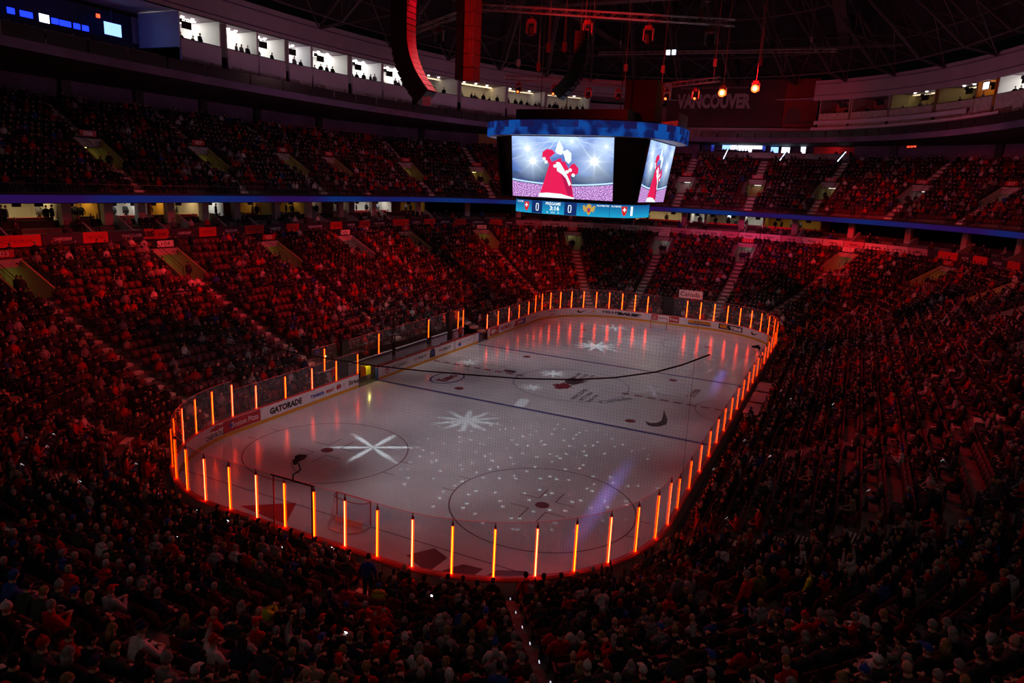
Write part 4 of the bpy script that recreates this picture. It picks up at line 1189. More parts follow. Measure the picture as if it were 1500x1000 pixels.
def cap_geo(kind, c, turn):
    mb = MB(); T = Matrix.Translation(c) @ Matrix.Rotation(turn, 4, 'Z')
    n, m = 12, 6
    lim = {'short': 0.60, 'long': 0.62, 'beanie': 0.50, 'cap': 0.47, 'hood': 0.66}[kind] * PI
    k = {'short': 1.07, 'long': 1.12, 'beanie': 1.13, 'cap': 1.09, 'hood': 1.22}[kind]
    vs = []
    for i in range(m + 1):
        ph = lim * i / m
        for q in range(n):
            th = 2 * PI * q / n
            x = 0.077 * math.cos(th) * math.sin(ph) * k; y = 0.098 * math.sin(th) * math.sin(ph) * k; z = 0.122 * math.cos(ph) * k
            if kind in ('short', 'long', 'hood') and y < -0.02 and z < 0.055: z = 0.055 + (z - 0.055) * 0.15; y *= 1.0
            if y > 0 and kind == 'short': z *= 1.0
            vs.append(tuple(T @ Vector((x, y + 0.004, z + (0.012 if kind == 'beanie' else 0)))))
    mb.add(vs, [(i * n + q, (i + 1) * n + q, (i + 1) * n + (q + 1) % n, i * n + (q + 1) % n) for i in range(m) for q in range(n)])
    if kind == 'long':
        for a in np.linspace(0.1, PI - 0.1, 6):
            mb.tube(T @ Vector((0.078 * math.cos(a), 0.085 * math.sin(a), 0.0)), T @ Vector((0.075 * math.cos(a), 0.105 * math.sin(a) + 0.02, -0.24)), 0.038, 6, r2=0.02)
    if kind == 'beanie':
        mb.tube(T @ Vector((0, 0, 0.13)), T @ Vector((0, 0, 0.175)), 0.03, 8, r2=0.02)
    if kind == 'cap':
        mb.hexa([tuple(T @ Vector(v)) for v in ((-0.06, -0.19, 0.03), (0.06, -0.19, 0.03), (0.07, -0.08, 0.045), (-0.07, -0.08, 0.045), (-0.06, -0.19, 0.042), (0.06, -0.19, 0.042), (0.07, -0.08, 0.06), (-0.07, -0.08, 0.06))])
    return mb
POSES = ['rest', 'lean', 'phone', 'clap', 'raise', 'fold', 'stand']
TURN = {'rest': 0.15, 'lean': -0.1, 'phone': 0.0, 'clap': 0.25, 'raise': -0.2, 'fold': -0.3, 'stand': 0.3}
PM = {}; HM = {}
for p in POSES:
    PM[p], hd = person_mesh(p, TURN[p])
    for k in ('short', 'long', 'beanie', 'cap', 'hood'):
        me = to_mesh({'short': 'hair', 'long': 'hair', 'beanie': 'beanie', 'cap': 'cap', 'hood': 'hood'}[k], cap_geo(k, hd, TURN[p]), M['hair'])
        me.polygons.foreach_set('use_smooth', [True] * len(me.polygons)); HM[p, k] = me
JACK = [('black', (0.012, 0.012, 0.014)), ('charcoal', (0.04, 0.04, 0.045)), ('dark navy', (0.015, 0.02, 0.06)), ('black', (0.018, 0.015, 0.016)), ('dark brown', (0.05, 0.03, 0.02)), ('red', (0.42, 0.01, 0.015)), ('red', (0.5, 0.015, 0.02)), ('maroon', (0.12, 0.01, 0.015)),
        ('grey', (0.22, 0.21, 0.22)), ('white', (0.62, 0.6, 0.6)), ('dark green', (0.03, 0.07, 0.03)), ('blue', (0.03, 0.08, 0.32)), ('charcoal', (0.06, 0.055, 0.06)), ('beige', (0.35, 0.28, 0.2)), ('light grey', (0.36, 0.35, 0.37)), ('purple', (0.10, 0.03, 0.14))]
JW = [20, 15, 9, 15, 5, 6, 5, 6, 5, 2.4, 2, 1.5, 10, 1, 1.6, 1]
HAIRC = [('dark', (0.015, 0.01, 0.008)), ('brown', (0.06, 0.03, 0.015)), ('fair', (0.30, 0.20, 0.09)), ('grey', (0.28, 0.27, 0.27)), ('dark', (0.02, 0.015, 0.012))]
HATC = [('red', (0.5, 0.01, 0.015)), ('black', (0.015, 0.015, 0.015)), ('grey', (0.3, 0.3, 0.3)), ('white', (0.65, 0.62, 0.62)), ('navy', (0.02, 0.03, 0.10)), ('blue', (0.03, 0.08, 0.4))]
def make_person(pose, x, y, z, rz, jacket, head, headc, label, group, scale=1.0):
    o = bpy.data.objects.new('person', PM[pose]); COL.objects.link(o)
    o.location = (x, y, z); o.rotation_euler = (0, 0, rz); o.scale = (scale,) * 3
    o.color = (*jacket, 1)
    tag(o, label, 'person', group)
    if head != 'bald':
        h = bpy.data.objects.new({'short': 'hair', 'long': 'hair'}.get(head, head), HM[pose, head]); COL.objects.link(h)
        h.parent = o; h.color = (*headc, 1)
    return o
HWORD = {'short': '%s-haired', 'long': 'long %s-haired', 'beanie': '%s-beanie', 'cap': '%s-cap', 'hood': '%s-hooded', 'bald': 'bald'}
# standing or specially dressed people seen in the foreground: (s, d, jacket name, colour, head, headcolour name, colour, label)
SPECIAL = [
    (204.7, 7.5, (0.62, 0.85, 0.02), 'short', (0.02, 0.015, 0.012), 'child in a bright lime yellow jacket standing on the right foreground stairs', 0.78),
    (207.1, 6.7, (0.62, 0.02, 0.02), 'beanie', (0.28, 0.25, 0.25), 'person in long red jacket and grey beanie standing beside olive coat', 1.0),
    (206.4, 6.9, (0.16, 0.17, 0.03), 'hood', (0.28, 0.2, 0.1), 'person in long olive green parka standing right of the red jacket', 1.0),
    (203.6, 6.4, (0.04, 0.05, 0.10), 'short', (0.03, 0.02, 0.015), 'standing man in dark navy jacket facing the stands by lime-jacket child', 1.05),
    (200.3, 12.6, (0.40, 0.015, 0.02), 'short', (0.02, 0.015, 0.012), 'usher in red jacket standing at right, high up by the corner stairs', 1.05),
    (208.6, 5.0, (0.16, 0.15, 0.17), 'short', (0.02, 0.015, 0.01), 'person in grey coat standing, leftmost of the standing foreground group', 1.0),
    (207.9, 5.2, (0.42, 0.38, 0.38), 'long', (0.12, 0.06, 0.03), 'long-haired person in white top standing in the foreground group', 0.95),
    (207.2, 5.3, (0.16, 0.02, 0.03), 'short', (0.05, 0.03, 0.02), 'person in maroon jacket standing in the foreground group behind the net', 1.0),
    (202.0, 7.2, (0.12, 0.09, 0.09), 'short', (0.02, 0.015, 0.01), 'person in checked brown coat standing at the right stairs', 1.05),
    (225.1, 2.9, (0.02, 0.06, 0.34), 'short', (0.02, 0.015, 0.01), 'person in blue jersey standing on the left foreground stairs by boards', 1.0),
    (196.6, 9.3, (0.04, 0.035, 0.04), 'beanie', (0.35, 0.3, 0.28), 'person in dark coat and pale beanie standing on right corner stairs', 1.1),
    (193.0, 6.2, (0.05, 0.02, 0.02), 'short', (0.12, 0.06, 0.04), 'person in dark coat standing among seats of the lower right stand', 1.05),
]
for (s, d, jc, hd, hc, lab, sc_) in SPECIAL:
    i = int((d - 0.62) / TD); x, y = P(s, dr(i) + 0.28)
    make_person('stand', x, y, zr(i), rz_out(s) + RND.uniform(-0.5, 0.5), jc, hd, hc, lab, 'people standing in the stands', sc_)
# phones: stations where a lit screen is seen
PH = [(17.9, 6.1), (19.7, 5.1), (17.3, 5.7), (13.2, 6.2), (16.8, 2.1), (10.9, 4.4), (6.3, 1.5), (5.0, 1.3), (229.9, 3.1), (0.8, 5.0), (228.9, 1.3), (222.0, 8.6), (4.1, 1.7), (220.3, 3.7), (203.1, 5.7), (2.2, 1.6), (203.7, 1.7), (9.2, 1.7), (195.4, 3.0), (187.0, 3.9), (188.1, 1.5), (191.4, 10.2), (193.8, 7.6), (183.8, 2.0), (132.8, 6.2), (127.0, 4.8), (165.0, 10.0), (150.0, 5.8), (160.1, 5.0), (172.8, 3.1), (175.1, 3.8), (178.8, 6.6), (172.3, 2.6), (67.8, 17.7), (44.0, 6.0), (75.0, 9.0), (12.0, 9.0), (26.0, 9.0)]
# colours of a few people the photograph singles out
PICK = [(225.0, 8.1, 'neon yellow', (0.55, 0.7, 0.03), 'short', 'dark'), (205.9, 2.4, 'lime green', (0.15, 0.55, 0.03), 'short', 'dark'), (223.3, 3.4, 'yellow', (0.5, 0.42, 0.02), 'short', 'dark'), (215.9, 7.4, 'cream', (0.42, 0.36, 0.28), 'short', 'fair'),
        (222.6, 5.9, 'bright red', (0.6, 0.012, 0.015), 'short', 'dark'), (217.5, 6.7, 'bright red', (0.6, 0.012, 0.015), 'short', 'dark'), (226.2, 4.1, 'bright red', (0.6, 0.012, 0.015), 'short', 'dark'), (211.0, 4.1, 'white', (0.6, 0.58, 0.58), 'short', 'dark'),
        (209.0, 5.0, 'bright red', (0.6, 0.012, 0.015), 'short', 'dark'), (202.6, 7.6, 'white', (0.6, 0.58, 0.58), 'short', 'dark'), (228.5, 3.3, 'blue', (0.03, 0.09, 0.4), 'short', 'dark'), (197.5, 10.0, 'bright red', (0.6, 0.012, 0.015), 'short', 'dark')]
NI = 0
labels_used = set()
crowd = []
phones = []
def attrs(h):
    r = random.Random(h)
    jn, jc = r.choices(JACK, JW)[0]
    hk = r.choices(['short', 'long', 'beanie', 'cap', 'hood', 'bald'], [42, 22, 16, 10, 5, 5])[0]
    if hk in ('short', 'long'): hn, hc = r.choice(HAIRC)
    elif hk in ('beanie', 'cap'): hn, hc = r.choice(HATC)
    elif hk == 'hood': hn, hc = jn, jc
    else: hn, hc = '', (0.5, 0.3, 0.22)
    pose = r.choices(['rest', 'lean', 'phone', 'clap', 'raise', 'fold'], [34, 18, 14, 12, 2, 20])[0]
    return jn, jc, hk, hn, hc, pose, r
for q in SEATS:
    dist, s, d, z, i, loc, tier, occ, x, y, rz = q
    ph = None; pick = None
    for a in PH:
        if abs(((s - a[0] + TOT / 2) % TOT) - TOT / 2) < 0.45 and abs(d - a[1]) < 0.44 and a not in phones: ph = a
    for a in PICK:
        if abs(((s - a[0] + TOT / 2) % TOT) - TOT / 2) < 0.45 and abs(d - a[1]) < 0.44: pick = a
    if ph or pick: occ = q[7] = True
    if not occ: continue
    jn, jc, hk, hn, hc, pose, r = attrs(hash((round(s, 2), i, tier)))
    if pick: PICK.remove(pick); jn, jc = pick[2], pick[3]
    if ph: phones.append(ph); pose = 'phone'; 
    if NI < 285 and tier == 0:
        lp = loc_phrase(i, loc)
        hw = HWORD[hk] % hn if '%s' in HWORD[hk] else 'bald'
        lab = '%s person in %s, %s' % (hw, jn, lp)
        sc_ = r.uniform(0.93, 1.06)
        make_person(pose, x, y, z, rz + r.uniform(-0.25, 0.25), jc, hk, hc, lab, 'seated spectators in the foreground rows', sc_)
        NI += 1
    else:
        crowd.append((x, y, z, rz + r.uniform(-0.35, 0.35), jc, hk, hc, pose, r.uniform(0.92, 1.06)))
    if ph:
        n = nrm(s)
        px, py = x - n[0] * 0.36, y - n[1] * 0.36
        o = empty('smartphone', (px, py, z + 0.86))
        T = Matrix.Translation((px, py, z + 0.88)) @ Matrix.Rotation(rz, 4, 'Z') @ Matrix.Rotation(math.radians(-38), 4, 'X')
        mb = MB(); mb.box((0, 0, 0), (0.085, 0.012, 0.165), T=T); mb.build('phone_body', M['black'], o)
        mb = MB(); mb.box((0, 0.008, 0), (0.076, 0.004, 0.15), T=T); mb.build('lit_screen', M['phone'], o)
        if tier == 0:
            lpx = loc_phrase(i, loc).replace('seat ', '')
            area = {True: 'glowing phone, %s' % lpx}[True]
            if 'side stairs' in lpx and 'right side stairs' not in lpx:
                area = 'tiny glowing phone screen in the %s, %s row up' % ('left stand' if 36 < s < 80 else 'far right corner' if s < 156 else 'right stand', ORD[i + 1])
                if area in labels_used: area += ', %s of the others' % ('beyond' if s < 172 else 'nearer')
            tag(o, area, 'phone', 'lit phone screens'); labels_used.add(area)

# low detail people for the rest of the crowd, one object
def simple(pose):
    """small closed figure: head, torso, arms, thighs, shins; returns verts, quads, part ids"""
    mb = MB()
    hz = 0.93 if pose == 'stand' else 0.54
    hy = 0.0 if pose == 'stand' else 0.08
    ln = -0.12 if pose == 'lean' else 0.0
    mb.hexa([(-0.17, hy - 0.12, hz - 0.1), (0.17, hy - 0.12, hz - 0.1), (0.17, hy + 0.12, hz - 0.1), (-0.17, hy + 0.12, hz - 0.1),
             (-0.21, hy - 0.10 + ln, hz + 0.47), (0.21, hy - 0.10 + ln, hz + 0.47), (0.21, hy + 0.11 + ln, hz + 0.47), (-0.21, hy + 0.11 + ln, hz + 0.47)], 0)
    mb.hexa([(-0.21, hy - 0.10 + ln, hz + 0.47), (0.21, hy - 0.10 + ln, hz + 0.47), (0.21, hy + 0.11 + ln, hz + 0.47), (-0.21, hy + 0.11 + ln, hz + 0.47),
             (-0.07, hy - 0.06 + ln, hz + 0.56), (0.07, hy - 0.06 + ln, hz + 0.56), (0.07, hy + 0.06 + ln, hz + 0.56), (-0.07, hy + 0.06 + ln, hz + 0.56)], 0)
    hc = (0, hy - 0.03 + ln * 1.2, hz + 0.70)
    n = 7; vs = []
    for (zz, rr) in ((-0.11, 0.05), (-0.05, 0.085), (0.03, 0.095), (0.09, 0.075)):
        for k in range(n):
            a = 2 * PI * k / n; vs.append((hc[0] + rr * math.cos(a) * 0.9, hc[1] + rr * math.sin(a), hc[2] + zz))
    vs.append((hc[0], hc[1], hc[2] + 0.125))
    b = len(mb.v)
    mb.v.extend(vs)
    for r_ in range(3):
        for k in range(n):
            mb.f.append((b + r_ * n + k, b + r_ * n + (k + 1) % n, b + (r_ + 1) * n + (k + 1) % n, b + (r_ + 1) * n + k))
            ang = 2 * PI * (k + 0.5) / n
            back = math.sin(ang) > 0.1
            mb.m.append(4 if (r_ == 2 or back) else 1)
    for k in range(n): mb.f.append((b + 3 * n + k, b + 3 * n + (k + 1) % n, b + 4 * n)); mb.m.append(4)
    hand = {'rest': (0.12, -0.30, hz + 0.10), 'lean': (0.1, -0.45, hz + 0.1), 'phone': (0.05, -0.34, hz + 0.32), 'clap': (0.03, -0.32, hz + 0.42), 'raise': (0.25, -0.1, hz + 0.9), 'fold': (-0.05, -0.16, hz + 0.22), 'stand': (0.25, -0.1, hz - 0.05)}[pose]
    for sx in (-1, 1):
        s0 = Vector((sx * 0.2, hy + ln, hz + 0.42)); el = Vector((sx * 0.28, hy - 0.08 + ln * .5, hz + 0.18)); h = Vector((sx * hand[0], hand[1] + hy, hand[2]))
        if pose == 'raise': el = Vector((sx * 0.3, hy - 0.05, hz + 0.6))
        mb.tube(s0, el, 0.06, 4, 0, cap=False); mb.tube(el, h, 0.052, 4, 0, r2=0.035, cap=False); mb.tube(h, h + (h - el).normalized() * 0.1, 0.035, 4, 1)
        if pose == 'stand': mb.tube((sx * 0.09, hy, hz), (sx * 0.12, 0, 0.05), 0.09, 4, 2, r2=0.05)
        else:
            k = Vector((sx * 0.13, hy - 0.44, hz + 0.02)); mb.tube((sx * 0.1, hy, hz - 0.02), k, 0.09, 4, 2, r2=0.07); mb.tube(k, (sx * 0.13, hy - 0.44, 0.08), 0.065, 4, 2, r2=0.045); mb.box((sx * 0.13, hy - 0.5, 0.05), (0.09, 0.24, 0.09), mi=3)
    # explode so that each face has its own corners (flat colours)
    V = np.array(mb.v, np.float32)
    return V, mb.f, mb.m
SIMPLE = {p: simple(p) for p in POSES}
def crowd_object(name, items, label, cat):
    VV = []; LV = []; LT = []; CC = []; base = 0
    for p in POSES:
        its = [c for c in items if c[7] == p]
        if not its: continue
        V, F, PI_ = SIMPLE[p]
        nV = len(V); N = len(its)
        rz = np.array([c[3] for c in its], np.float32); sc_ = np.array([c[8] for c in its], np.float32)
        pos = np.array([[c[0], c[1], c[2]] for c in its], np.float32)
        cs, sn = np.cos(rz)[:, None], np.sin(rz)[:, None]
        X = (V[None, :, 0] * cs - V[None, :, 1] * sn) * sc_[:, None] + pos[:, 0:1]
        Y = (V[None, :, 0] * sn + V[None, :, 1] * cs) * sc_[:, None] + pos[:, 1:2]
        Z = V[None, :, 2] * sc_[:, None] + pos[:, 2:3]
        VV.append(np.stack([X, Y, Z], -1).reshape(-1, 3))
        idx = np.array([i for f in F for i in f], np.int32); tot = np.array([len(f) for f in F], np.int32)
        LV.append((idx[None, :] + (np.arange(N, dtype=np.int32) * nV)[:, None] + base).ravel())
        LT.append(np.tile(tot, N))
        part = np.array(PI_, np.int32)
        jc = np.array([c[4] for c in its], np.float32); hc = np.array([c[6] if c[5] != 'bald' else (0.5, 0.3, 0.22) for c in its], np.float32)
        rr = np.random.RandomState(5).rand(N, 1).astype(np.float32)
        tro = np.array([[0.02, 0.022, 0.035]], np.float32) + rr * np.array([[0.05, 0.045, 0.05]], np.float32)
        skin = np.array([[0.55, 0.33, 0.25]], np.float32) * (0.5 + 0.6 * rr[::-1])
        shoe = np.tile(np.array([[0.03, 0.03, 0.03]], np.float32), (N, 1))
        jc = jc * 0.85; hc = np.minimum(hc, 0.35)
        tab = np.stack([jc, skin, tro, shoe, hc], 1)                     # N,5,3
        CC.append(tab[:, part, :].reshape(-1, 3))
        base += nV * N
    V = np.concatenate(VV); L = np.concatenate(LV); T = np.concatenate(LT); C = np.concatenate(CC)
    me = bpy.data.meshes.new(name)
    me.vertices.add(len(V)); me.vertices.foreach_set('co', V.ravel())
    me.loops.add(len(L)); me.loops.foreach_set('vertex_index', L)
    me.polygons.add(len(T)); st = np.zeros(len(T), np.int32); st[1:] = np.cumsum(T)[:-1]
    me.polygons.foreach_set('loop_start', st)
    me.update(calc_edges=True)
    at = me.attributes.new('Col', 'FLOAT_COLOR', 'FACE')
    at.data.foreach_set('color', np.concatenate([C, np.ones((len(C), 1), np.float32)], 1).ravel().astype(np.float32))
    me.materials.append(M['crowd'])
    o = link(name, me, None, 'stuff'); tag(o, label, cat)
    return o
def stuff_instances(name, mbs, items, label, cat, kindtag=True):
    """items: (variant, x, y, z, rz); mbs: list of (verts, faces, matidx)"""
    VV = []; LV = []; LT = []; MI = []; base = 0
    for k, mb in enumerate(mbs):
        its = [c for c in items if c[0] == k]
        if not its: continue
        V = np.array(mb.v, np.float32); nV = len(V); N = len(its)
        A = np.array([c[1:] for c in its], np.float32)
        cs, sn = np.cos(A[:, 3:4]), np.sin(A[:, 3:4])
        X = V[None, :, 0] * cs - V[None, :, 1] * sn + A[:, 0:1]; Y = V[None, :, 0] * sn + V[None, :, 1] * cs + A[:, 1:2]; Z = V[None, :, 2] + A[:, 2:3]
        VV.append(np.stack([X, Y, Z], -1).reshape(-1, 3))
        idx = np.array([i for f in mb.f for i in f], np.int32); tot = np.array([len(f) for f in mb.f], np.int32)
        LV.append((idx[None, :] + (np.arange(N, dtype=np.int32) * nV)[:, None] + base).ravel()); LT.append(np.tile(tot, N)); MI.append(np.tile(np.array(mb.m, np.int32), N))
        base += nV * N
    V = np.concatenate(VV); L = np.concatenate(LV); T = np.concatenate(LT)
    me = bpy.data.meshes.new(name)
    me.vertices.add(len(V)); me.vertices.foreach_set('co', V.ravel())
    me.loops.add(len(L)); me.loops.foreach_set('vertex_index', L)
    me.polygons.add(len(T)); st = np.zeros(len(T), np.int32); st[1:] = np.cumsum(T)[:-1]
    me.polygons.foreach_set('loop_start', st)
    me.materials.append(M['seat']); me.materials.append(M['seatback'])
    me.polygons.foreach_set('material_index', np.concatenate(MI))
    me.update(calc_edges=True)
    o = link(name, me, None, 'stuff'); tag(o, label, cat)
    return o
# seats: the nearest three hundred one by one, the rest joined
sm_used = MB(); sm_used.box((0, 0.0, 0.44), (0.45, 0.42, 0.07)); sm_used.hexa([(-0.23, 0.20, 0.42), (0.23, 0.20, 0.42), (0.23, 0.26, 0.42), (-0.23, 0.26, 0.42), (-0.22, 0.28, 0.86), (0.22, 0.28, 0.86), (0.22, 0.34, 0.86), (-0.22, 0.34, 0.86)], 1)
sm_fold = MB(); sm_fold.hexa([(-0.22, 0.06, 0.42), (0.22, 0.06, 0.42), (0.22, 0.14, 0.40), (-0.22, 0.14, 0.40), (-0.22, 0.14, 0.80), (0.22, 0.14, 0.80), (0.22, 0.21, 0.80), (-0.22, 0.21, 0.80)]); sm_fold.hexa([(-0.23, 0.22, 0.42), (0.23, 0.22, 0.42), (0.23, 0.28, 0.42), (-0.23, 0.28, 0.42), (-0.22, 0.30, 0.86), (0.22, 0.30, 0.86), (0.22, 0.36, 0.86), (-0.22, 0.36, 0.86)], 1)
rest = []; ns = 0
for q in SEATS:
    dist, s, d, z, i, loc, tier, occ, x, y, rz = q
    if tier == 0 and ns < 290:
        lp = loc_phrase(i, loc)
        e = empty('stadium_seat', (x, y, z), '%s dark red seat, %s' % ('occupied' if occ else 'empty folded', lp.replace('seat ', '')), 'seat', 'foreground stadium seats')
        e.rotation_euler = (0, 0, rz)
        for k, (nm, me) in enumerate(SEATP):
            o = bpy.data.objects.new(nm, FOLD if (k == 0 and not occ) else me); COL.objects.link(o); o.parent = e
        ns += 1
    else: rest.append((0 if occ else 1, x, y, z, rz))
stuff_instances('stadium_seats', [sm_used, sm_fold], rest, 'rows of dark red seats filling the rest of the bowl', 'seats')

# ================================================================== CLUB LEVEL between the two decks
ring('fascia_wall', [(21.9, 8.6), (21.9, 9.2), (22.15, 9.2), (22.15, 8.6)], -33, 203, M['dark'], kind='structure')
fas = empty('sponsor_fascia', (-35, 0, 9.2), 'red and dark printed panels running round the bowl under the suites', 'fascia')
def fpanel(s0, s1, m, txt=None, tm='whiteink', th=0.26, wf=0.45):
    mb = MB(); sweep(mb, [(21.86, 9.28), (21.86, 10.12), (21.98, 10.12), (21.98, 9.28)], stations(s0 + 0.03, s1 - 0.03, 1.5))
    o = mb.build('fascia_panel', m, fas)
    if txt:
        w = (t_of_s(s1, 21.85) - t_of_s(s0, 21.85)) * wf
        c = letter(txt, w, th, on_path((s0 + s1) / 2, 9.7, 21.84), M[tm], o, bold=0.02)
        c.matrix_parent_inverse = Matrix.Identity(4)
M['fred'] = mat('fascia_red', (0.75, 0.03, 0.03), 0.5)
M['fdark'] = mat('fascia_navy', (0.045, 0.02, 0.05), 0.5)
M['fpale'] = mat('fascia_white', (0.72, 0.62, 0.62), 0.5)
M['fpink'] = mat('fascia_pink', (0.6, 0.3, 0.35), 0.5)
edges = [15, 20, 24, 28, 32.5, 34.8, 36.7 + 2.0, 41.8, 43.9, 48.0, 49.5, 52.6, 54.6, 58.0, 60.5, 63.6, 65.5, 70.5, 72.6, 75.7, 77.8, 81.5, 83.5, 85.3, 86.6, 88.7, 90.0, 92.5, 93.8, 95.2]
nm = ['VANCOUVER', 'CHAMPIONSHIP']; kk = 0
for j, (a, b) in enumerate(zip(edges[:-1], edges[1:])):
    red = j % 2 == 1 if a < 38 else None
    short = (b - a)
    isred = (j % 2 == 1)
    if isred: fpanel(a, b, M['fred'], 'VICTORIA', 'redink', 0.24, 0.6)
    else: fpanel(a, b, M['fdark'], nm[kk % 2]); kk += 1
    if abs(a - 43.9) < 0.1:
        mb = MB(); sweep(mb, [(21.78, 9.35), (21.78, 10.2), (21.84, 10.2), (21.84, 9.35)], stations(47.0, 47.9)); o = mb.build('number_panel', M['fred'], fas)
        c = letter('105', 0.9, 0.5, on_path(47.45, 9.78, 21.76), M['ink'], o, bold=0.05); c.matrix_parent_inverse = Matrix.Identity(4)
far_edges = [95.2, 97.8, 100.5, 103.0, 105.5, 108.0, 110.4, 112.8, 115.0, 117.3, 119.6, 121.6, 123.4, 125.2, 127.0, 128.8, 130.6, 132.6, 134.4, 136.1]
words = ['IIHF', 'HOCKEY', 'TISSOT', 'BAUER', 'SWISSWAY', 'Campbell', 'Panini', 'TOYOTA', 'BAUER', 'Goodlife', 'SKODA', 'HUSKY', 'TELUS', 'Nivea', 'GATORADE', 'BAUER', 'Swift', 'JYSK', 'UMBRA']
for j, (a, b) in enumerate(zip(far_edges[:-1], far_edges[1:])):
    fpanel(a, b, M['fpale'] if j % 3 else M['fpink'], words[j], 'ink', 0.22, 0.36)
e3 = [136.1, 137.0, 138.8, 140.2, 141.6, 143.6, 145.0, 148, 151, 155, 159, 163, 167, 171, 175, 179, 183, 187, 191, 195, 199, 203]
for j, (a, b) in enumerate(zip(e3[:-1], e3[1:])):
    fpanel(a, b, M['fred'] if j % 2 else M['fdark'], None if j % 2 else ('VANCOUVER' if j > 1 else None))
ring('club_terrace', [(22.15, 8.6), (22.15, 9.7), (23.1, 9.7), (23.1, 10.0), (24.05, 10.0), (24.05, 10.3), (31.0, 10.3), (31.0, 8.6)], 12, 176, M['concrete'], kind='structure')
ring('club_parapet', [(25.0, 10.3), (25.0, 10.85), (25.15, 10.85), (25.15, 10.3)], 12, 176, M['dark'], kind='structure')
ring('suite_back_wall', [(30.6, 10.3), (30.6, 12.5), (30.8, 12.5), (30.8, 10.3)], 12, 176, M['dark'], kind='structure')
ring('suite_ceiling', [(22.3, 12.42), (22.3, 12.55), (31, 12.55), (31, 12.42)], 12, 176, M['dark'], kind='structure')
# blue ribbon display
M['ribbon'] = bpy.data.materials.new('blue_ribbon_display')
def ribbon_mat(m, c0, c1, c2, scale, strength):
    m.use_nodes = True; nt = m.node_tree; nt.nodes.clear()
    tc = nt.nodes.new('ShaderNodeTexCoord'); mp = nt.nodes.new('ShaderNodeMapping'); mp.inputs['Scale'].default_value = scale
    nz = nt.nodes.new('ShaderNodeTexNoise'); nz.inputs['Scale'].default_value = 1; nz.inputs['Detail'].default_value = 1
    cr = nt.nodes.new('ShaderNodeValToRGB'); e = nt.nodes.new('ShaderNodeEmission'); o = nt.nodes.new('ShaderNodeOutputMaterial')
    cr.color_ramp.elements[0].position = 0.42; cr.color_ramp.elements[0].color = (*c0, 1); cr.color_ramp.elements[1].position = 0.5; cr.color_ramp.elements[1].color = (*c1, 1)
    n = cr.color_ramp.elements.new(0.58); n.color = (*c2, 1)
    nt.links.new(tc.outputs['Object'], mp.inputs[0]); nt.links.new(mp.outputs[0], nz.inputs['Vector']); nt.links.new(nz.outputs[0], cr.inputs[0]); nt.links.new(cr.outputs[0], e.inputs[0])
    e.inputs[1].default_value = strength; nt.links.new(e.outputs[0], o.inputs[0])
ribbon_mat(M['ribbon'], (0.025, 0.006, 0.09), (0.010, 0.016, 0.14), (0.006, 0.028, 0.17), (0.09, 0.09, 0.02), 0.75)
rb = empty('ribbon_display', (-35, 0, 12.4), 'long dark blue and violet ribbon screen under the upper deck', 'ribbon display')
rs = [12 + (176 - 12) * k / 82 for k in range(83)]
for a, b in zip(rs[:-1], rs[1:]):
    mb = MB(); sweep(mb, [(22.05, 12.36), (22.05, 12.93), (22.2, 12.93), (22.2, 12.36)], stations(a, b, 1.0)); mb.build('ribbon_panel', M['ribbon'], rb)
ring('upper_deck_front', [(22.22, 12.3), (22.22, 13.15), (22.7, 13.15), (22.7, 12.3)], 12, 176, M['dark'], kind='structure')
mb = MB()
ss = stations(12, 176, 2.0)
pt = [(*P(s, 22.45), 13.75) for s in ss]; mb.path(pt, 0.025, 5)
k = 0
for s in np.arange(12.5, 176, 1.6):
    x, y = P(s, 22.45); mb.tube((x, y, 13.15), (x, y, 13.75), 0.018, 4)
tag(mb.build('front_handrail', M['railing']), 'thin steel handrail along the front of the upper deck', 'handrail')

# columns, partition walls, lit suites
standers = []
cols = [s for s in np.arange(14, 175, 5.6)]
for i, s in enumerate([36.0, 42.3, 45.8, 48.9, 51.8, 55.6, 59.5, 65, 70, 75.5, 81, 86, 91, 96, 101, 106, 111.2, 119.4, 124, 128.5, 133, 137.5, 142, 147, 153, 159, 165, 171, 30, 24, 18]):
    x, y = P(s, 24.6); mb = MB(); mb.box((x, y, 11.4), (0.75, 0.5, 2.05), rz_out(s)); mb.build('club_column', M['greywall'] if s < 66 or 100 < s < 130 else M['outer'], kind='structure')
    if (s < 90 or 105 < s < 150) and s > 34:
        T = Matrix.Translation((*P(s + 0.7, 23.9), 0)) @ Matrix.Rotation(rz_out(s), 4, 'Z')
        mb = MB(); pr = [(-1.5, 9.75), (0.9, 9.75), (0.9, 11.2), (0.4, 11.2), (-1.5, 10.1)]
        vs = [T @ Vector((-0.06, a, b)) for a, b in pr] + [T @ Vector((0.06, a, b)) for a, b in pr]
        mb.add(vs, [(0, 1, 2, 3, 4), (9, 8, 7, 6, 5)] + [(k, (k + 1) % 5, 5 + (k + 1) % 5, 5 + k) for k in range(5)]); mb.build('stair_side_wall', M['greywall'], kind='structure')
SU = [(36.5, 42.2, 'warmwhite'), (42.6, 45.5, 'yellow'), (46.0, 50.0, 'white'), (50.4, 52.5, 'yellow'), (52.6, 56.0, 'warmwhite'), (56.3, 58.5, 'white2'), (59.6, 63.5, 'dimwarm'), (66, 70, 'dimwarm'), (70.4, 73, 'dim'), (75, 78, 'dim'), (79, 83.5, 'white'), (84.5, 87, 'dimwarm'), (106.8, 110.9, 'warmwhite'), (111.9, 114.0, 'white'), (114.2, 118.9, 'dim'), (119.6, 121.3, 'white'), (121.4, 125.9, 'dimwarm')]
M['suiteyellow'] = mat('suite_wall_amber', (0.75, 0.42, 0.06), 0.7); M['suitewhite'] = mat('suite_wall_white', (0.75, 0.74, 0.68), 0.7)
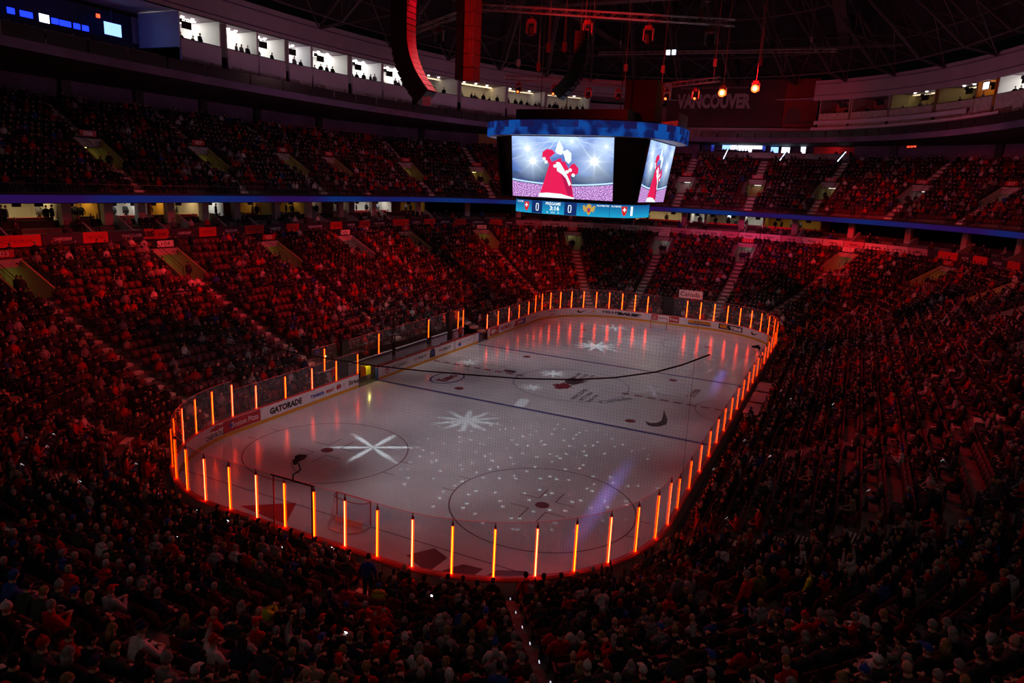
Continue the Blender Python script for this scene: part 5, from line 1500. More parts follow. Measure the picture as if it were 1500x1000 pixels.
SM = {'warmwhite': ('suitewhite', 'glowwarm', 2.0), 'yellow': ('suiteyellow', 'glowwarm', 2.0), 'white': ('suitewhite', 'glowwhite', 1.6), 'white2': ('suitewhite', 'glowwhite', 1.2), 'dimwarm': ('suiteyellow', 'glowdim', 1.4), 'dim': ('outer', 'glowdim', 1.2)}
M['glass_thin'] = M['glass']
for k, (a, b, kd) in enumerate(SU):
    wm, lm, lw = SM[kd]
    x, y = P((a + b) / 2, 28)
    e = empty('suite_room', (x, y, 10.3), kind='structure')
    mb = MB(); sweep(mb, [(28.8, 10.31), (28.8, 12.4), (28.95, 12.4), (28.95, 10.31)], stations(a, b, 1.0)); mb.build('room_wall', M[wm], e)
    for s in (a, b):
        x, y = P(s, 27.0); mb = MB(); mb.box((x, y, 11.36), (0.1, 3.6, 2.1), rz_out(s)); mb.build('partition_wall', M[wm], e)
    mb = MB(); sweep(mb, [(26.2, 12.36), (26.2, 12.40), (27.0, 12.40), (27.0, 12.36)], stations(a + 0.3, b - 0.3, 1.0)); mb.build('ceiling_lamp', M[lm], e)
    mb = MB(); sweep(mb, [(25.6, 10.32), (25.6, 11.05), (26.0, 11.05), (26.0, 10.32)], stations(a + 0.3, b - 0.3, 1.0)); mb.build('counter', M['fred'] if k % 2 == 0 else M['wood'], e)
    rr = random.Random(k)
    n = max(1, int((b - a) / 1.8))
    for q_ in range(n):
        s = a + (b - a) * (q_ + 0.5 + rr.uniform(-.2, .2)) / n
        x, y = P(s, 26.6); T = Matrix.Translation((x, y, 0)) @ Matrix.Rotation(rz_out(s), 4, 'Z')
        tv = empty('ceiling_heater' if False else 'hanging_monitor', (x, y, 12.4), ('black monitor hanging in %s lit suite from left' % ORD[k + 1]) + (', %s along' % ORD[q_ + 1] if n > 1 else ''), 'monitor', 'hanging suite monitors')
        mb = MB(); mb.box((0, -0.6, 12.05), (0.66, 0.08, 0.40), T=T); mb.build('monitor_body', M['black'], tv)
        mb = MB(); mb.tube(T @ Vector((0, -0.55, 12.2)), T @ Vector((0, -0.55, 12.42)), 0.03, 6); mb.build('ceiling_mount', M['black'], tv)
    for q_ in range(int((b - a) * 1.1)):
        s = rr.uniform(a + 0.3, b - 0.3); x, y = P(s, rr.choice([26.5, 27.0, 25.45]))
        standers.append((x, y, 10.3, rz_out(s) + rr.uniform(-1, 1), (0.02, 0.02, 0.025) if rr.random() < .8 else (0.2, 0.2, 0.25), 'short', (0.02, 0.015, 0.01), 'stand', rr.uniform(0.95, 1.02)))
# bright pictures seen in suites
for (s, z, w, h, m) in ((57.4, 11.9, 1.3, 0.8, 'tvwhite'), (52.9, 12.05, 0.8, 0.4, 'tvwhite'), (64.2, 12.0, 0.9, 0.4, 'tvwhite'), (117.2, 12.0, 1.0, 0.35, 'tvwhite'), (75.9, 12.0, .8, .4, 'tvwhite')):
    e = empty('lit_screen_panel', (*P(s, 28.6), z), 'bright television on the suite back wall, station %s' % {57.4: 'with a blue-white picture', 52.9: 'in the fourth bright suite', 64.2: 'in a dim amber suite', 117.2: 'under the far ribbon', 75.9: 'left of the scoreboard'}[s], 'television', 'suite televisions')
    e['label'] = e['label'].replace(', station', ',')
    mp = on_path(s, z, 28.55)
    mb = MB(); mb.box((*P(s, 28.66), z), (w + 0.08, 0.1, h + 0.08), rz_out(s)); mb.build('frame', M['black'], e)
    patch(mp, w, h, M[m], e, 'picture', n=1)
# club seats and their guests join the crowd
for row, (d, z) in enumerate(((22.65, 9.7), (23.6, 10.0))):
    t0, t1 = t_of_s(34, d), t_of_s(156, d); n = int((t1 - t0) / 0.6)
    for k in range(n):
        s = s_of_t(t0 + (k + 0.5) * 0.6, d); x, y = P(s, d)
        rr = random.Random(k * 7 + row)
        if rr.random() < (0.16 if s < 95 else 0.30 if s < 128 else 0.12):
            jn, jc, hk, hn, hc, pose, r = attrs(k * 31 + row); crowd.append((x, y, z - 0.1, rz_out(s), jc, hk, hc, pose, 1.0))
# people standing in portals
for s in VL:
    rr = random.Random(int(s * 10))
    if s > 156: continue
    for q_ in range(rr.choice([1, 2, 3])):
        x, y = P(s + rr.uniform(-0.3, 0.3), 16.3 + rr.uniform(0, 2.6)); standers.append((x, y, zr(VR0 - 1), rz_out(s) + rr.uniform(-.6, .6), (0.03, 0.03, 0.06), 'short', (0.02, 0.015, 0.01), 'stand', 1.0))
for s in AISU:
    rr = random.Random(int(s * 10))
    for q_ in range(rr.choice([0, 1, 2])):
        x, y = P(s + rr.uniform(-0.2, 0.2), 26.6 + rr.uniform(0, 2.0)); standers.append((x, y, zru(UR0 - 1), rz_out(s) + rr.uniform(-.6, .6), (0.03, 0.03, 0.06), 'short', (0.02, 0.015, 0.01), 'stand', 1.0))

# ================================================================== UPPER WALLS, PRESS LEVEL
ring('wall_upper_back', [(36.2, 19.8), (36.2, 23.2), (36.6, 23.2), (36.6, 19.8)], 12, 110.6, M['wall'], kind='structure')
ring('wall_upper_back', [(36.2, 19.8), (36.2, 23.2), (36.6, 23.2), (36.6, 19.8)], 125.6, 176, M['wall'], kind='structure')
for s in (38, 44, 50.5, 58, 66, 74, 82, 90, 98, 106, 128, 134, 140, 147):
    x, y = P(s, 36.0); mb = MB(); mb.box((x, y, 21.6), (0.9, 0.5, 3.2), rz_out(s)); mb.build('back_wall_column', M['black'], kind='structure')
T0, T1 = -62, 196
ring('press_deck', [(-1.8, 22.75), (-1.8, 23.0), (16, 23.4), (16, 22.75)], T0, T1, M['dark'], kind='structure', fn=E, step=3)
ring('press_deck_edge', [(-1.95, 22.7), (-1.95, 23.35), (-1.8, 23.35), (-1.8, 22.7)], T0, T1, M['wall'], kind='structure', fn=E, step=3)
dk = empty('press_deck_glass', (*E(60, -1.9), 23.3), 'dark tinted glass parapet along the front of the press deck', 'parapet')
M['tint'] = mat('tinted_parapet', (0.03, 0.022, 0.028), 0.25)
for k in range(86):
    a = T0 + 3 * k
    mb = MB(); sweep(mb, [(-1.9, 23.36), (-1.9, 24.3), (-1.87, 24.3), (-1.87, 23.36)], [a + 0.08, a + 1.5, a + 2.92], fn=E); mb.build('parapet_pane', M['tint'], dk)
# bulkhead: white wall under and above the box openings
def ew(name, o0, z0, o1, z1, t0, t1, m, step=3, parent=None, kind='structure'):
    return ring(name, [(o0, z0), (o0, z1), (o1, z1), (o1, z0)], t0, t1, m, parent, kind, fn=E, step=step)
ew('wall_bulkhead', 0.0, 28.75, 0.4, 31.2, T0, 78, M['bulkhead'])
ew('wall_bulkhead', 0.0, 28.45, 0.4, 31.1, 104, T1, M['bulkhead'])
for z in (29.1, 30.6):
    ew('trim_bulkhead', -0.06, z, 0.0, z + 0.09, T0, 78, M['wall']); ew('trim_bulkhead', -0.06, z, 0.0, z + 0.09, 104, T1, M['wall'])
ew('box_ceiling', 0.0, 28.75, 6.0, 28.85, T0, T1, M['bulkhead'])
ew('box_floor', 0.3, 25.6, 6.0, 25.7, -2.8, T1, M['dark'])
ew('box_rear_wall', 5.8, 23.2, 6.0, 28.4, -2.8, 78, M['boxwall']); ew('box_rear_wall', 5.8, 23.2, 6.0, 28.4, T0, -2.8, M['navy']); ew('box_rear_wall', 5.8, 23.2, 6.0, 28.4, 104, T1, M['boxwall'])
# left boxes
LB = [(-2.6, 0.1, 'white'), (0.5, 3.0, 'white'), (3.1, 5.8, 'white'), (6.2, 8.8, 'white'), (9.0, 13.6, 'white'), (14.2, 18.6, 'white'), (18.9, 23.6, 'white'), (24.6, 31.8, 'beige'), (32.6, 41.5, 'cream'), (42, 50, 'beige'), (50.5, 60, 'dim')]
RB_ = [(105.5, 111.5, 'dark'), (112, 119.6, 'dark'), (120.2, 129.0, 'tan'), (129.8, 137.2, 'tan'), (137.4, 140.8, 'amber'), (141.4, 147, 'white'), (147.5, 154, 'white'), (155, 165, 'tan'), (166, 176, 'dim')]
M['tan'] = mat('box_wall_tan', (0.40, 0.32, 0.13), 0.8)
LAMPS = {'white': ('glowwhite', 1.0), 'beige': ('glowdim', 0.8), 'cream': ('glowwarm', 0.25), 'dim': ('glowdim', 0.15), 'dark': (None, 0), 'tan': ('glowdim', 0.6), 'amber': ('glowwarm', 0.5)}
for k, (a, b, kd) in enumerate(LB + RB_):
    wm = {'tan': M['tan'], 'amber': M['orangeink'], 'dark': M['outer']}.get(kd, M['whiteink'])
    e = empty('press_box', (*E((a + b) / 2, 3), 25.7), kind='structure')
    sill = 26.45 if a < 100 else 26.7
    ew('front_wall', 0.0, 23.4, 0.25, sill, a, b, M['boxwall'] if a < 100 else M['outer'], parent=e, kind=None)
    ew('sill', -0.08, sill, 0.3, sill + 0.06, a, b, M['black'], parent=e, kind=None)
    ew('box_wall', 5.2, 25.7, 5.3, 28.75, a, b, wm, parent=e, kind=None)
    for tt in (a, b):
        p0 = Vector((*E(tt, 0.1), 0)); p1 = Vector((*E(tt, 5.2), 0)); c = (p0 + p1) / 2
        mb = MB(); mb.box((c.x, c.y, 27.2), (0.12, 5.1, 3.0), math.atan2(-(p1 - p0).x, (p1 - p0).y)); mb.build('partition_wall', wm, e)
    lm, lw = LAMPS[kd]
    if lm:
        for f in (0.25, 0.5, 0.75):
            c = E(a + (b - a) * f, 2.0); mb = MB(); mb.tube((c[0], c[1], 28.66), (c[0], c[1], 28.74), 0.14, 10); mb.build('downlight', M['dot'], e)
        if kd == 'white':
            ew('lamp_panel', 2.6, 28.64, 4.6, 28.7, a + 0.2, b - 0.2, M['glowwhite'], parent=e, kind=None)
        else: ew('lamp_panel', 3.4, 28.64, 3.6 + 0.5 * lw, 28.7, a + 0.2, b - 0.2, M[lm], parent=e, kind=None)
    rr = random.Random(k + 40)
    n = int((b - a) * (1.1 if a < 100 else 0.4)) + 1
    for q_ in range(n):
        t = rr.uniform(a + 0.2, b - 0.2); c = E(t, rr.choice([0.6, 0.8, 2.2])); c2 = E(t, 3)
        rz = math.atan2(-(c2[0] - c[0]), (c2[1] - c[1]))
        standers.append((c[0], c[1], 25.7, rz + rr.uniform(-.6, .6), (0.02, 0.02, 0.025) if rr.random() < .7 else (0.3, 0.3, 0.32), 'short', (0.02, 0.015, 0.01), 'stand', rr.uniform(0.85, 1.0)))
    nd = int((b - a) * 0.9)
    for q_ in range(nd):
        t = rr.uniform(a, b); c = E(t, -0.9); c2 = E(t, 3); rz = math.atan2(-(c2[0] - c[0]), (c2[1] - c[1]))
        standers.append((c[0], c[1], 23.15, rz + rr.uniform(-.5, .5), (0.05, 0.05, 0.06) if rr.random() < .6 else (0.25, 0.25, 0.28), 'short', (0.1, 0.05, 0.03), 'stand', 0.92))
    if (kd in ('white', 'tan', 'dark', 'amber') and k not in (1,)):
        # boxy monitors hung at the opening
        t = a + (b - a) * (0.3 if a < 100 else 0.7); c = E(t, 0.7); c2 = E(t, 3); rz = math.atan2(-(c2[0] - c[0]), (c2[1] - c[1]))
        T = Matrix.Translation((c[0], c[1], 0)) @ Matrix.Rotation(rz, 4, 'Z')
        side = 'left' if a < 100 else 'right'
        mm = empty('hanging_monitor', (c[0], c[1], 28.3), 'black monitor on arm, %s upper press box, %s side' % (ORD[(LB.index((a, b, kd)) if a < 100 else RB_.index((a, b, kd))) + 1], side), 'monitor', 'press box monitors')
        mb = MB(); mb.box((0.0, -0.1, 27.75), (1.0, 0.12, 0.62), T=T); mb.build('monitor_body', M['black'], mm)
        mb = MB(); mb.path([T @ Vector((-0.9, 0.1, 28.25)), T @ Vector((0.6, 0.1, 28.2))], 0.05, 6); mb.path([T @ Vector((0, 0, 28.2)), T @ Vector((0, 0, 27.9))], 0.04, 6); mb.box((-0.6, 0, 28.05), (0.3, 0.3, 0.3), T=T); mb.build('arm', M['black'], mm)
for (t, off, z, w, h, m, lab) in ((7.1, 5.0, 27.5, 1.5, 1.0, 'tvblue', 'left of two blue televisions in the fourth upper box'), (8.2, 5.0, 27.45, 1.3, 0.9, 'tvblue', 'right of two blue televisions in the fourth upper box'), (16.5, 4.9, 27.6, 1.6, 1.0, 'tvblue', 'blue-white television on the box wall left of curved speaker'),
                           (125.6, 4.8, 27.7, 1.3, 0.9, 'tvwhite', 'bright television on tan wall of right upper box'), (138.8, 0.2, 27.9, 0.9, 0.7, 'tvwhite', 'small tilted bright monitor hanging at right upper box opening'), (150.5, 1.2, 27.9, 1.2, .9, 'tvblue', 'pale blue television hanging in the far right upper box'),
                           (-5.2, 4.0, 26.6, 1.6, 1.0, 'tvblue', 'blue-white television in the dark blue broadcast corner at upper left'), (-10.3, 3.5, 26.1, 0.8, 0.6, 'tvwhite', 'small bright screen among blue lamps at upper left')):
    c = E(t, off); c2 = E(t, off + 1); rz = math.atan2(-(c2[0] - c[0]), (c2[1] - c[1])); T = Matrix.Translation((c[0], c[1], z)) @ Matrix.Rotation(rz, 4, 'Z')
    e = empty('television', (c[0], c[1], z - h / 2), lab, 'television', 'upper level televisions')
    mb = MB(); mb.box((0, 0.06, 0), (w + 0.1, 0.1, h + 0.1), T=T); mb.build('housing', M['black'], e)
    mb = MB(); mb.box((0, -0.01, 0), (w, 0.03, h), T=T); mb.build('picture', M[m], e)
    mb = MB(); mb.tube(T @ Vector((0, 0.08, h / 2)), T @ Vector((0, 0.08, 28.4 - z)), 0.03, 6); mb.build('ceiling_mount', M['black'], e)
# blue broadcast corner on the left
lamp('AREA', (-40.5, -8, 28.0), (-41, -6, 24), 12, (0.05, 0.15, 1.0), 'blue_corner_light', 2.0)
lamp('AREA', (-39.5, -18, 27.6), (-41, -18, 24), 7, (0.03, 0.06, 1.0), 'blue_corner_light', 2.0)
ew('broadcast_counter', 1.2, 23.4, 1.8, 24.9, T0, -3.6, M['outer'])
ew('broadcast_back_counter', 3.6, 23.4, 4.2, 25.8, T0, -3.6, M['navy'])
for i, t in enumerate((-15.4, -14.2, -13.0, -11.8, -10.8, -9.6, -8.9, -8.2, -7.4, -6.8)):
    c = E(t, 4.6); e = empty('blue_lamp_panel', (c[0], c[1], 26.2), 'small glowing blue lamp, %s from the left in the upper left row' % ORD[i + 1], 'lamp', 'blue lamps in broadcast corner')
    mb = MB(); mb.box((c[0], c[1], 26.3), (0.12, 0.5 if i not in (4, 7) else 0.9, 0.42)); mb.build('lit_panel', M['bluelamp'], e)
    mb = MB(); mb.box((c[0] - 0.12, c[1], 26.3), (0.1, 0.6, 0.5)); mb.build('housing', M['black'], e)
c = E(-6.8, 3.0); e = empty('red_square_lamp', (c[0], c[1], 27.2), 'tiny red square lamp near the blue lamps at upper left', 'lamp'); mb = MB(); mb.box((c[0], c[1], 27.2), (0.1, 0.28, 0.28)); mb.build('lens', M['reddisplay'], e)
mb = MB(); mb.box((c[0] - .12, c[1], 27.2), (0.12, 0.34, 0.34)); mb.build('housing', M['black'], e)
for t in np.arange(-15.5, -4, 1.1):
    c = E(float(t), 1.0); c2 = E(float(t), 3); standers.append((c[0], c[1], 23.4, math.atan2(-(c2[0] - c[0]), (c2[1] - c[1])), (0.02, 0.02, 0.03), 'short', (0.02, 0.015, 0.01), 'stand', 0.95))
# tiered balconies on the far right boxes
ew('balcony_front', -0.6, 25.2, -0.45, 25.7, 105, 137, M['boxwall']); ew('balcony_front', -1.3, 24.3, -1.15, 24.75, 105, 145, M['boxwall']); ew('balcony_floor', -1.3, 24.1, 0, 24.25, 105, 145, M['dark'])
# red scene clock on the back wall
c = P(129.0, 36.1); e = empty('led_clock', (c[0], c[1], 22.6), 'small red LED digits on the dark back wall at right', 'clock')
mb = MB(); mb.box((c[0], c[1], 22.75), (1.7, 0.12, 0.7), rz_out(129.0)); mb.build('housing', M['black'], e)
letter('5:04', 1.2, 0.45, on_path(129.0, 22.75, 35.98), M['reddisplay'], e, 'digits', 0.03)

# ---- hanging banner at the far end
bn = empty('city_banner', (0.5, 61.6, 24.9), 'huge dark red banner reading Vancouver on the far upper wall', 'banner')
M['bannerred'] = mat('banner_red_cloth', (0.16, 0.012, 0.014), 0.85, noise=0.3, nscale=0.25); M['bannerdark'] = mat('banner_dark_cloth', (0.09, 0.025, 0.03), 0.85, noise=0.3, nscale=0.3)
M['bannerlet'] = mat('banner_lettering_cloth', (0.45, 0.26, 0.28), 0.85)
mb = MB(); mb.box((-1.7, 61.7, 28.3), (17.0, 0.15, 6.6)); mb.build('dark_cloth', M['bannerdark'], bn)
mb = MB(); mb.box((9.1, 61.68, 28.3), (4.5, 0.15, 6.6)); mb.build('red_cloth', M['bannerred'], bn)
letter('VANCOUVER', 10.9, 2.15, on_plane((-3.25, 61.6, 28.65), (1, 0, 0), (0, 0, 1)), M['bannerlet'], bn, bold=0.05)
letter('WORLD JUNIOR CHAMPIONSHIP', 10.0, 0.34, on_plane((-3.3, 61.6, 30.5), (1, 0, 0), (0, 0, 1)), M['bannerlet'], bn)
shape(on_plane((8.3, 61.58, 26.6), (1, 0, 0), (0, 0, 1)), [(-1.2, -1.1), (-1.0, 0.6), (-0.5, 1.15), (0.4, 1.1), (0.9, 0.5), (1.1, -1.1)], M['black'], bn, 'dark_figure_print')
mb = MB(); mb.box((1.5, 61.5, 24.45), (22.5, 0.5, 0.75)); mb.build('trim_1', M['bulkhead'], kind='structure')
for i, x in enumerate((-5, 1.0, 7, 12.2)):
    mb = MB(); mb.tube((x, 61.3, 24.3), (x, 61.3, 22.8), 0.06, 6); tag(mb.build('support_rod', M['truss']), None, kind='structure')
mb = MB(); mb.tube((-18, 62.5, 31.2), (12, 62.5, 31.2), 0.18, 6); mb.build('trim_2', M['truss'], kind='structure')
# ---- broadcast studio under it
ring('studio_platform', [(34.6, 20.3), (34.6, 20.8), (38.5, 20.8), (38.5, 20.3)], 110.6, 125.6, M['dark'], kind='structure')
ring('studio_rear_wall', [(38.3, 20.8), (38.3, 23.0), (38.5, 23.0), (38.5, 20.8)], 110.6, 125.6, M['navy'], kind='structure')
ring('studio_front_rail', [(34.6, 20.8), (34.6, 21.6), (34.66, 21.6), (34.66, 20.8)], 110.6, 125.6, M['tint'], kind='structure')
STV = [(114.0, 22.6, 1.5, 1.0, 'tvblue'), (115.0, 22.6, 1.0, 1.0, 'tvwhite'), (116.7, 22.4, 2.2, 1.4, 'tvwhite'), (113.3, 21.7, 0.9, 0.4, 'tvwhite'), (118.5, 22.6, 1.6, 0.7, 'tvwhite'), (120.5, 22.1, 1.1, 1.0, 'tvblue'), (121.2, 22.1, 1.2, 1.0, 'tvwhite'), (122.3, 22.2, 0.7, 1.0, 'tvwhite'), (121.0, 22.9, 2.0, 0.25, 'tvblue')]
for i, (s, z, w, h, m) in enumerate(STV):
    c = P(s, 37.6); e = empty('studio_television', (c[0], c[1], z - h / 2), '%s bright television, counted from the left, in the studio below the banner' % ORD[i + 1], 'television', 'studio televisions')
    mb = MB(); mb.box((c[0], c[1], z), (w + 0.1, 0.1, h + 0.1), rz_out(s)); mb.build('housing', M['black'], e); patch(on_path(s, z, 37.5), w, h, M[m], e, 'picture', n=1)
mb = MB(); sweep(mb, [(38.1, 21.5), (38.1, 22.9), (38.2, 22.9), (38.2, 21.5)], stations(122.9, 125.4)); tag(mb.build('red_curtain', M['fred']), 'dim red curtain at the right end of the studio', 'curtain')
lamp('AREA', (*P(124.2, 36.8), 22.7), (*P(124.2, 38), 22.0), 8, (1, .1, .1), 'studio_red_light', 0.6)
for s in (111.8, 119.6):
    c = P(s, 37.2); mb = MB(); mb.box((c[0], c[1], 21.9), (0.5, 0.1, 1.9), rz_out(s)); tag(mb.build('blue_light_panel', M['blue']), 'dim blue vertical panel %s studio' % ('at the left end of the' if s < 113 else 'in the middle of the'), 'panel')
    lamp('AREA', (c[0], c[1] - 0.8, 22.6), (c[0], c[1], 21.7), 6, (.1, .3, 1), 'studio_blue_light', 0.4)
for i, s in enumerate((114.3, 121.2, 125.0)):
    p0 = Vector((*P(s, 33.6), 20.5)); p1 = Vector((*P(s + 0.25, 35.0), 21.9)); e = empty('light_strip', p0, 'slanting white light strip on the studio front, %s of three' % ('left', 'middle', 'right')[i], 'light strip', 'studio light strips')
    mb = MB(); mb.tube(p0, p1, 0.07, 6); mb.build('tube', M['tvwhite'], e); mb = MB(); mb.tube(p0 + Vector((0, .1, -0.06)), p1 + Vector((0, .1, -0.06)), 0.09, 6); mb.build('carrier', M['black'], e)
for t in np.arange(111, 125.4, 0.45):
    rr = random.Random(int(t * 100))
    if rr.random() < 0.6:
        c = P(t, 36.2); standers.append((c[0], c[1], 20.6, rz_out(t), (0.02, 0.02, 0.04), 'short', (0.02, 0.02, 0.02), 'stand', 0.9))
# small lit room right behind the scoreboard's left edge
for (s, w) in ((95.2, 3.6),):
    c = P(s, 36.05); e = empty('lit_control_room', (c[0], c[1], 21.2), kind='structure')
    mb = MB(); mb.box((c[0], c[1], 22.1), (w, 0.1, 1.5), rz_out(s)); mb.build('room_wall', M['tan'], e)
    c = P(s, 35.3); mb = MB(); mb.box((c[0], c[1], 22.95), (w - 0.6, 0.4, 0.05), rz_out(s)); mb.build('lamp_panel', M['glowwarm'], e)

# ================================================================== ROOF
mb = MB(); n = 60; rings_ = [(1.0, 31.4), (0.85, 36.5), (0.6, 40.5), (0.3, 43), (0.02, 44)]
vs = []
for f, z in rings_:
    for k in range(n):
        t = 360 * k / n; c = E(t if t <= 180 else t, 0.6) if t <= 180 else (lambda p: (p[0], p[1]))(E(t, 0.6))
        vs.append((c[0] * f, c[1] * f, z + 1.0))
mb.add(vs, [(i * n + k, i * n + (k + 1) % n, (i + 1) * n + (k + 1) % n, (i + 1) * n + k) for i in range(len(rings_) - 1) for k in range(n)])
mb.build('ceiling', M['roof'], kind='structure')
def zroof(f): return 31.0 + 12.0 * (1 - f ** 1.8)
for k, t in enumerate(range(-30, 200, 10)):
    e0 = E(t, 0.2)
    pts = [Vector((e0[0] * f, e0[1] * f, zroof(f))) for f in (1.0, 0.88, 0.76, 0.64, 0.52, 0.40, 0.28, 0.16)]
    low = [p - Vector((0, 0, 2.6 if 0 < i < 8 else 0.2)) for i, p in enumerate(pts)]
    e = empty('roof_truss', pts[0], kind='structure')
    mb = MB(); mb.path(pts, 0.16, 5); mb.build('top_chord', M['truss'], e)
    mb = MB(); mb.path(low, 0.16, 5); mb.build('bottom_chord', M['truss'], e)
    for i in range(7):
        mb = MB(); mb.tube(low[i], pts[i + 1], 0.08, 4); mb.tube(pts[i + 1], low[i + 1], 0.08, 4); mb.build('web_brace', M['truss'], e)
for f in (0.88, 0.64, 0.40):
    ts = list(range(-30, 191, 10))
    for off in (0, -2.6):
        e = None
        mb = MB(); pts = [Vector((E(t, 0.2)[0] * f, E(t, 0.2)[1] * f, zroof(f) + off)) for t in ts]; mb.path(pts, 0.10, 5); mb.build('roof_ring_beam', M['truss'], kind='structure')
for f0, f1 in ((1.0, 0.76), (0.76, 0.52), (0.52, 0.28)):
    mb = MB()
    for t in range(-30, 190, 10):
        a = E(t, 0.2); b = E(t + 10, 0.2)
        mb.tube((a[0] * f0, a[1] * f0, zroof(f0) - 0.3), (b[0] * f1, b[1] * f1, zroof(f1) - 2.4), 0.07, 4); mb.tube((b[0] * f0, b[1] * f0, zroof(f0) - 0.3), (a[0] * f1, a[1] * f1, zroof(f1) - 2.4), 0.07, 4)
    mb.build('roof_cross_bracing', M['truss'], kind='structure')
for (x0, y0, x1, y1, z) in ((-14, -10, -14, 55, 34.5), (14, -10, 14, 55, 34.5), (-24, 22, 24, 22, 33.5), (-20, 46, 20, 46, 32.8)):
    mb = MB(); mb.box(((x0 + x1) / 2, (y0 + y1) / 2, z), (abs(x1 - x0) + 1.2, abs(y1 - y0) + 1.2, 0.12))
    for dx in (-0.6, 0.6):
        o_ = (dx, 0) if x0 == x1 else (0, dx)
        mb.tube((x0 + o_[0], y0 + o_[1], z + 1.0), (x1 + o_[0], y1 + o_[1], z + 1.0), 0.05, 4)
    mb.build('catwalk', M['truss'], kind='structure')
# work lamps on the roof
for i, (x, y, z) in enumerate(((0.2, 20, 28.2), (0.75, 20, 28.2))):
    e = empty('work_lamp', (x, y, z), ('left', 'right')[i] + ' of the two small bright white work lamps high above the scoreboard', 'lamp', 'roof work lamps')
    mb = MB(); mb.box((x, y, z), (0.34, 0.2, 0.42)); mb.build('lens', M['tvwhite'], e); mb = MB(); mb.box((x, y + 0.25, z), (0.4, 0.3, 0.5)); mb.tube((x, y + .25, z + 0.2), (x, y + .25, 33), 0.03, 4); mb.build('housing', M['black'], e)

# ================================================================== SCOREBOARD
sb = empty('scoreboard', (0, 0, 13.3), 'big centre-hung scoreboard with bright video screens and a blue ring above', 'scoreboard')
def sup(a, b, n, t):
    c, s = math.cos(t), math.sin(t); f = lambda v: (1 if v >= 0 else -1) * abs(v) ** (2 / n)
    return (a * f(c), b * f(s))
def ringmesh(a, b, n, prof, t0=0, t1=2 * PI, steps=64):
    """prof: list of (inset, z)"""
    mb = MB(); vs = []
    for k in range(steps + 1):
        t = t0 + (t1 - t0) * k / steps
        for ins, z in prof:
            x, y = sup(a - ins, b - ins, n, t); vs.append((x, y, z))
    m_ = len(prof)
    mb.add(vs, [(k * m_ + i, k * m_ + (i + 1) % m_, (k + 1) * m_ + (i + 1) % m_, (k + 1) * m_ + i) for k in range(steps) for i in range(m_)])
    return mb
# body
oc = lambda r0, r1: [(-r0 + 1.6, -r1), (r0 - 1.6, -r1), (r0, -r1 + 1.6), (r0, r1 - 1.6), (r0 - 1.6, r1), (-r0 + 1.6, r1), (-r0, r1 - 1.6), (-r0, -r1 + 1.6)]
mb = MB()
top_, bot_ = oc(5.55, 4.85), oc(5.0, 4.3)
vs = [(x, y, 14.3) for x, y in bot_] + [(x, y, 18.75) for x, y in top_]
mb.add(vs, [tuple(range(8))[::-1], tuple(range(8, 16))] + [(i, (i + 1) % 8, 8 + (i + 1) % 8, 8 + i) for i in range(8)])
mb.build('body', M['black'], sb)
mb = MB(); mb.box((-0.5, 0.6, 20.0), (8.4, 6.2, 1.2)); mb.build('top_housing', M['black'], sb)
ribbon_mat(bpy.data.materials.new('scoreboard_ring_blue') if False else M.setdefault('sring', bpy.data.materials.new('scoreboard_ring_blue')), (0.006, 0.012, 0.09), (0.008, 0.045, 0.26), (0.006, 0.07, 0.34), (1, 1, 1), 0.9)
M['sring2'] = bpy.data.materials.new('scoreboard_ring_dark'); ribbon_mat(M['sring2'], (0.012, 0.010, 0.08), (0.006, 0.03, 0.18), (0.012, 0.016, 0.12), (0.6, 0.6, 0.6), 0.8)
NP = 44
for k in range(NP):
    t0, t1 = 2 * PI * k / NP, 2 * PI * (k + 1) / NP
    ringmesh(7.15, 6.2, 2.6, [(0, 19.1), (0, 19.55), (0.25, 19.55), (0.25, 19.1)], t0, t1, 3).build('ring_panel', M['sring2'] if k % 2 else M['sring'], sb)
    ringmesh(7.15, 6.2, 2.6, [(0, 18.62), (0, 19.1), (0.25, 19.1), (0.25, 18.62)], t0, t1, 3).build('ring_panel', M['sring'], sb)
mb = ringmesh(7.0, 6.05, 2.6, [(0, 18.6), (0, 18.72), (2.6, 18.72), (2.6, 18.66)]); mb.build('ring_soffit', mat('ring_soffit_grey', (0.5, 0.5, 0.55), 0.6), sb)
mb = ringmesh(6.85, 5.9, 2.6, [(0, 19.55), (0, 19.6), (3.4, 20.0), (3.4, 19.5)]); mb.build('ring_top', M['dark'], sb)
mb = ringmesh(6.95, 6.0, 2.6, [(0, 19.55), (0, 20.5), (0.1, 20.5), (0.1, 19.55)], -0.1, 1.3, 20); mb.build('upper_side_panel', M['outer'], sb)
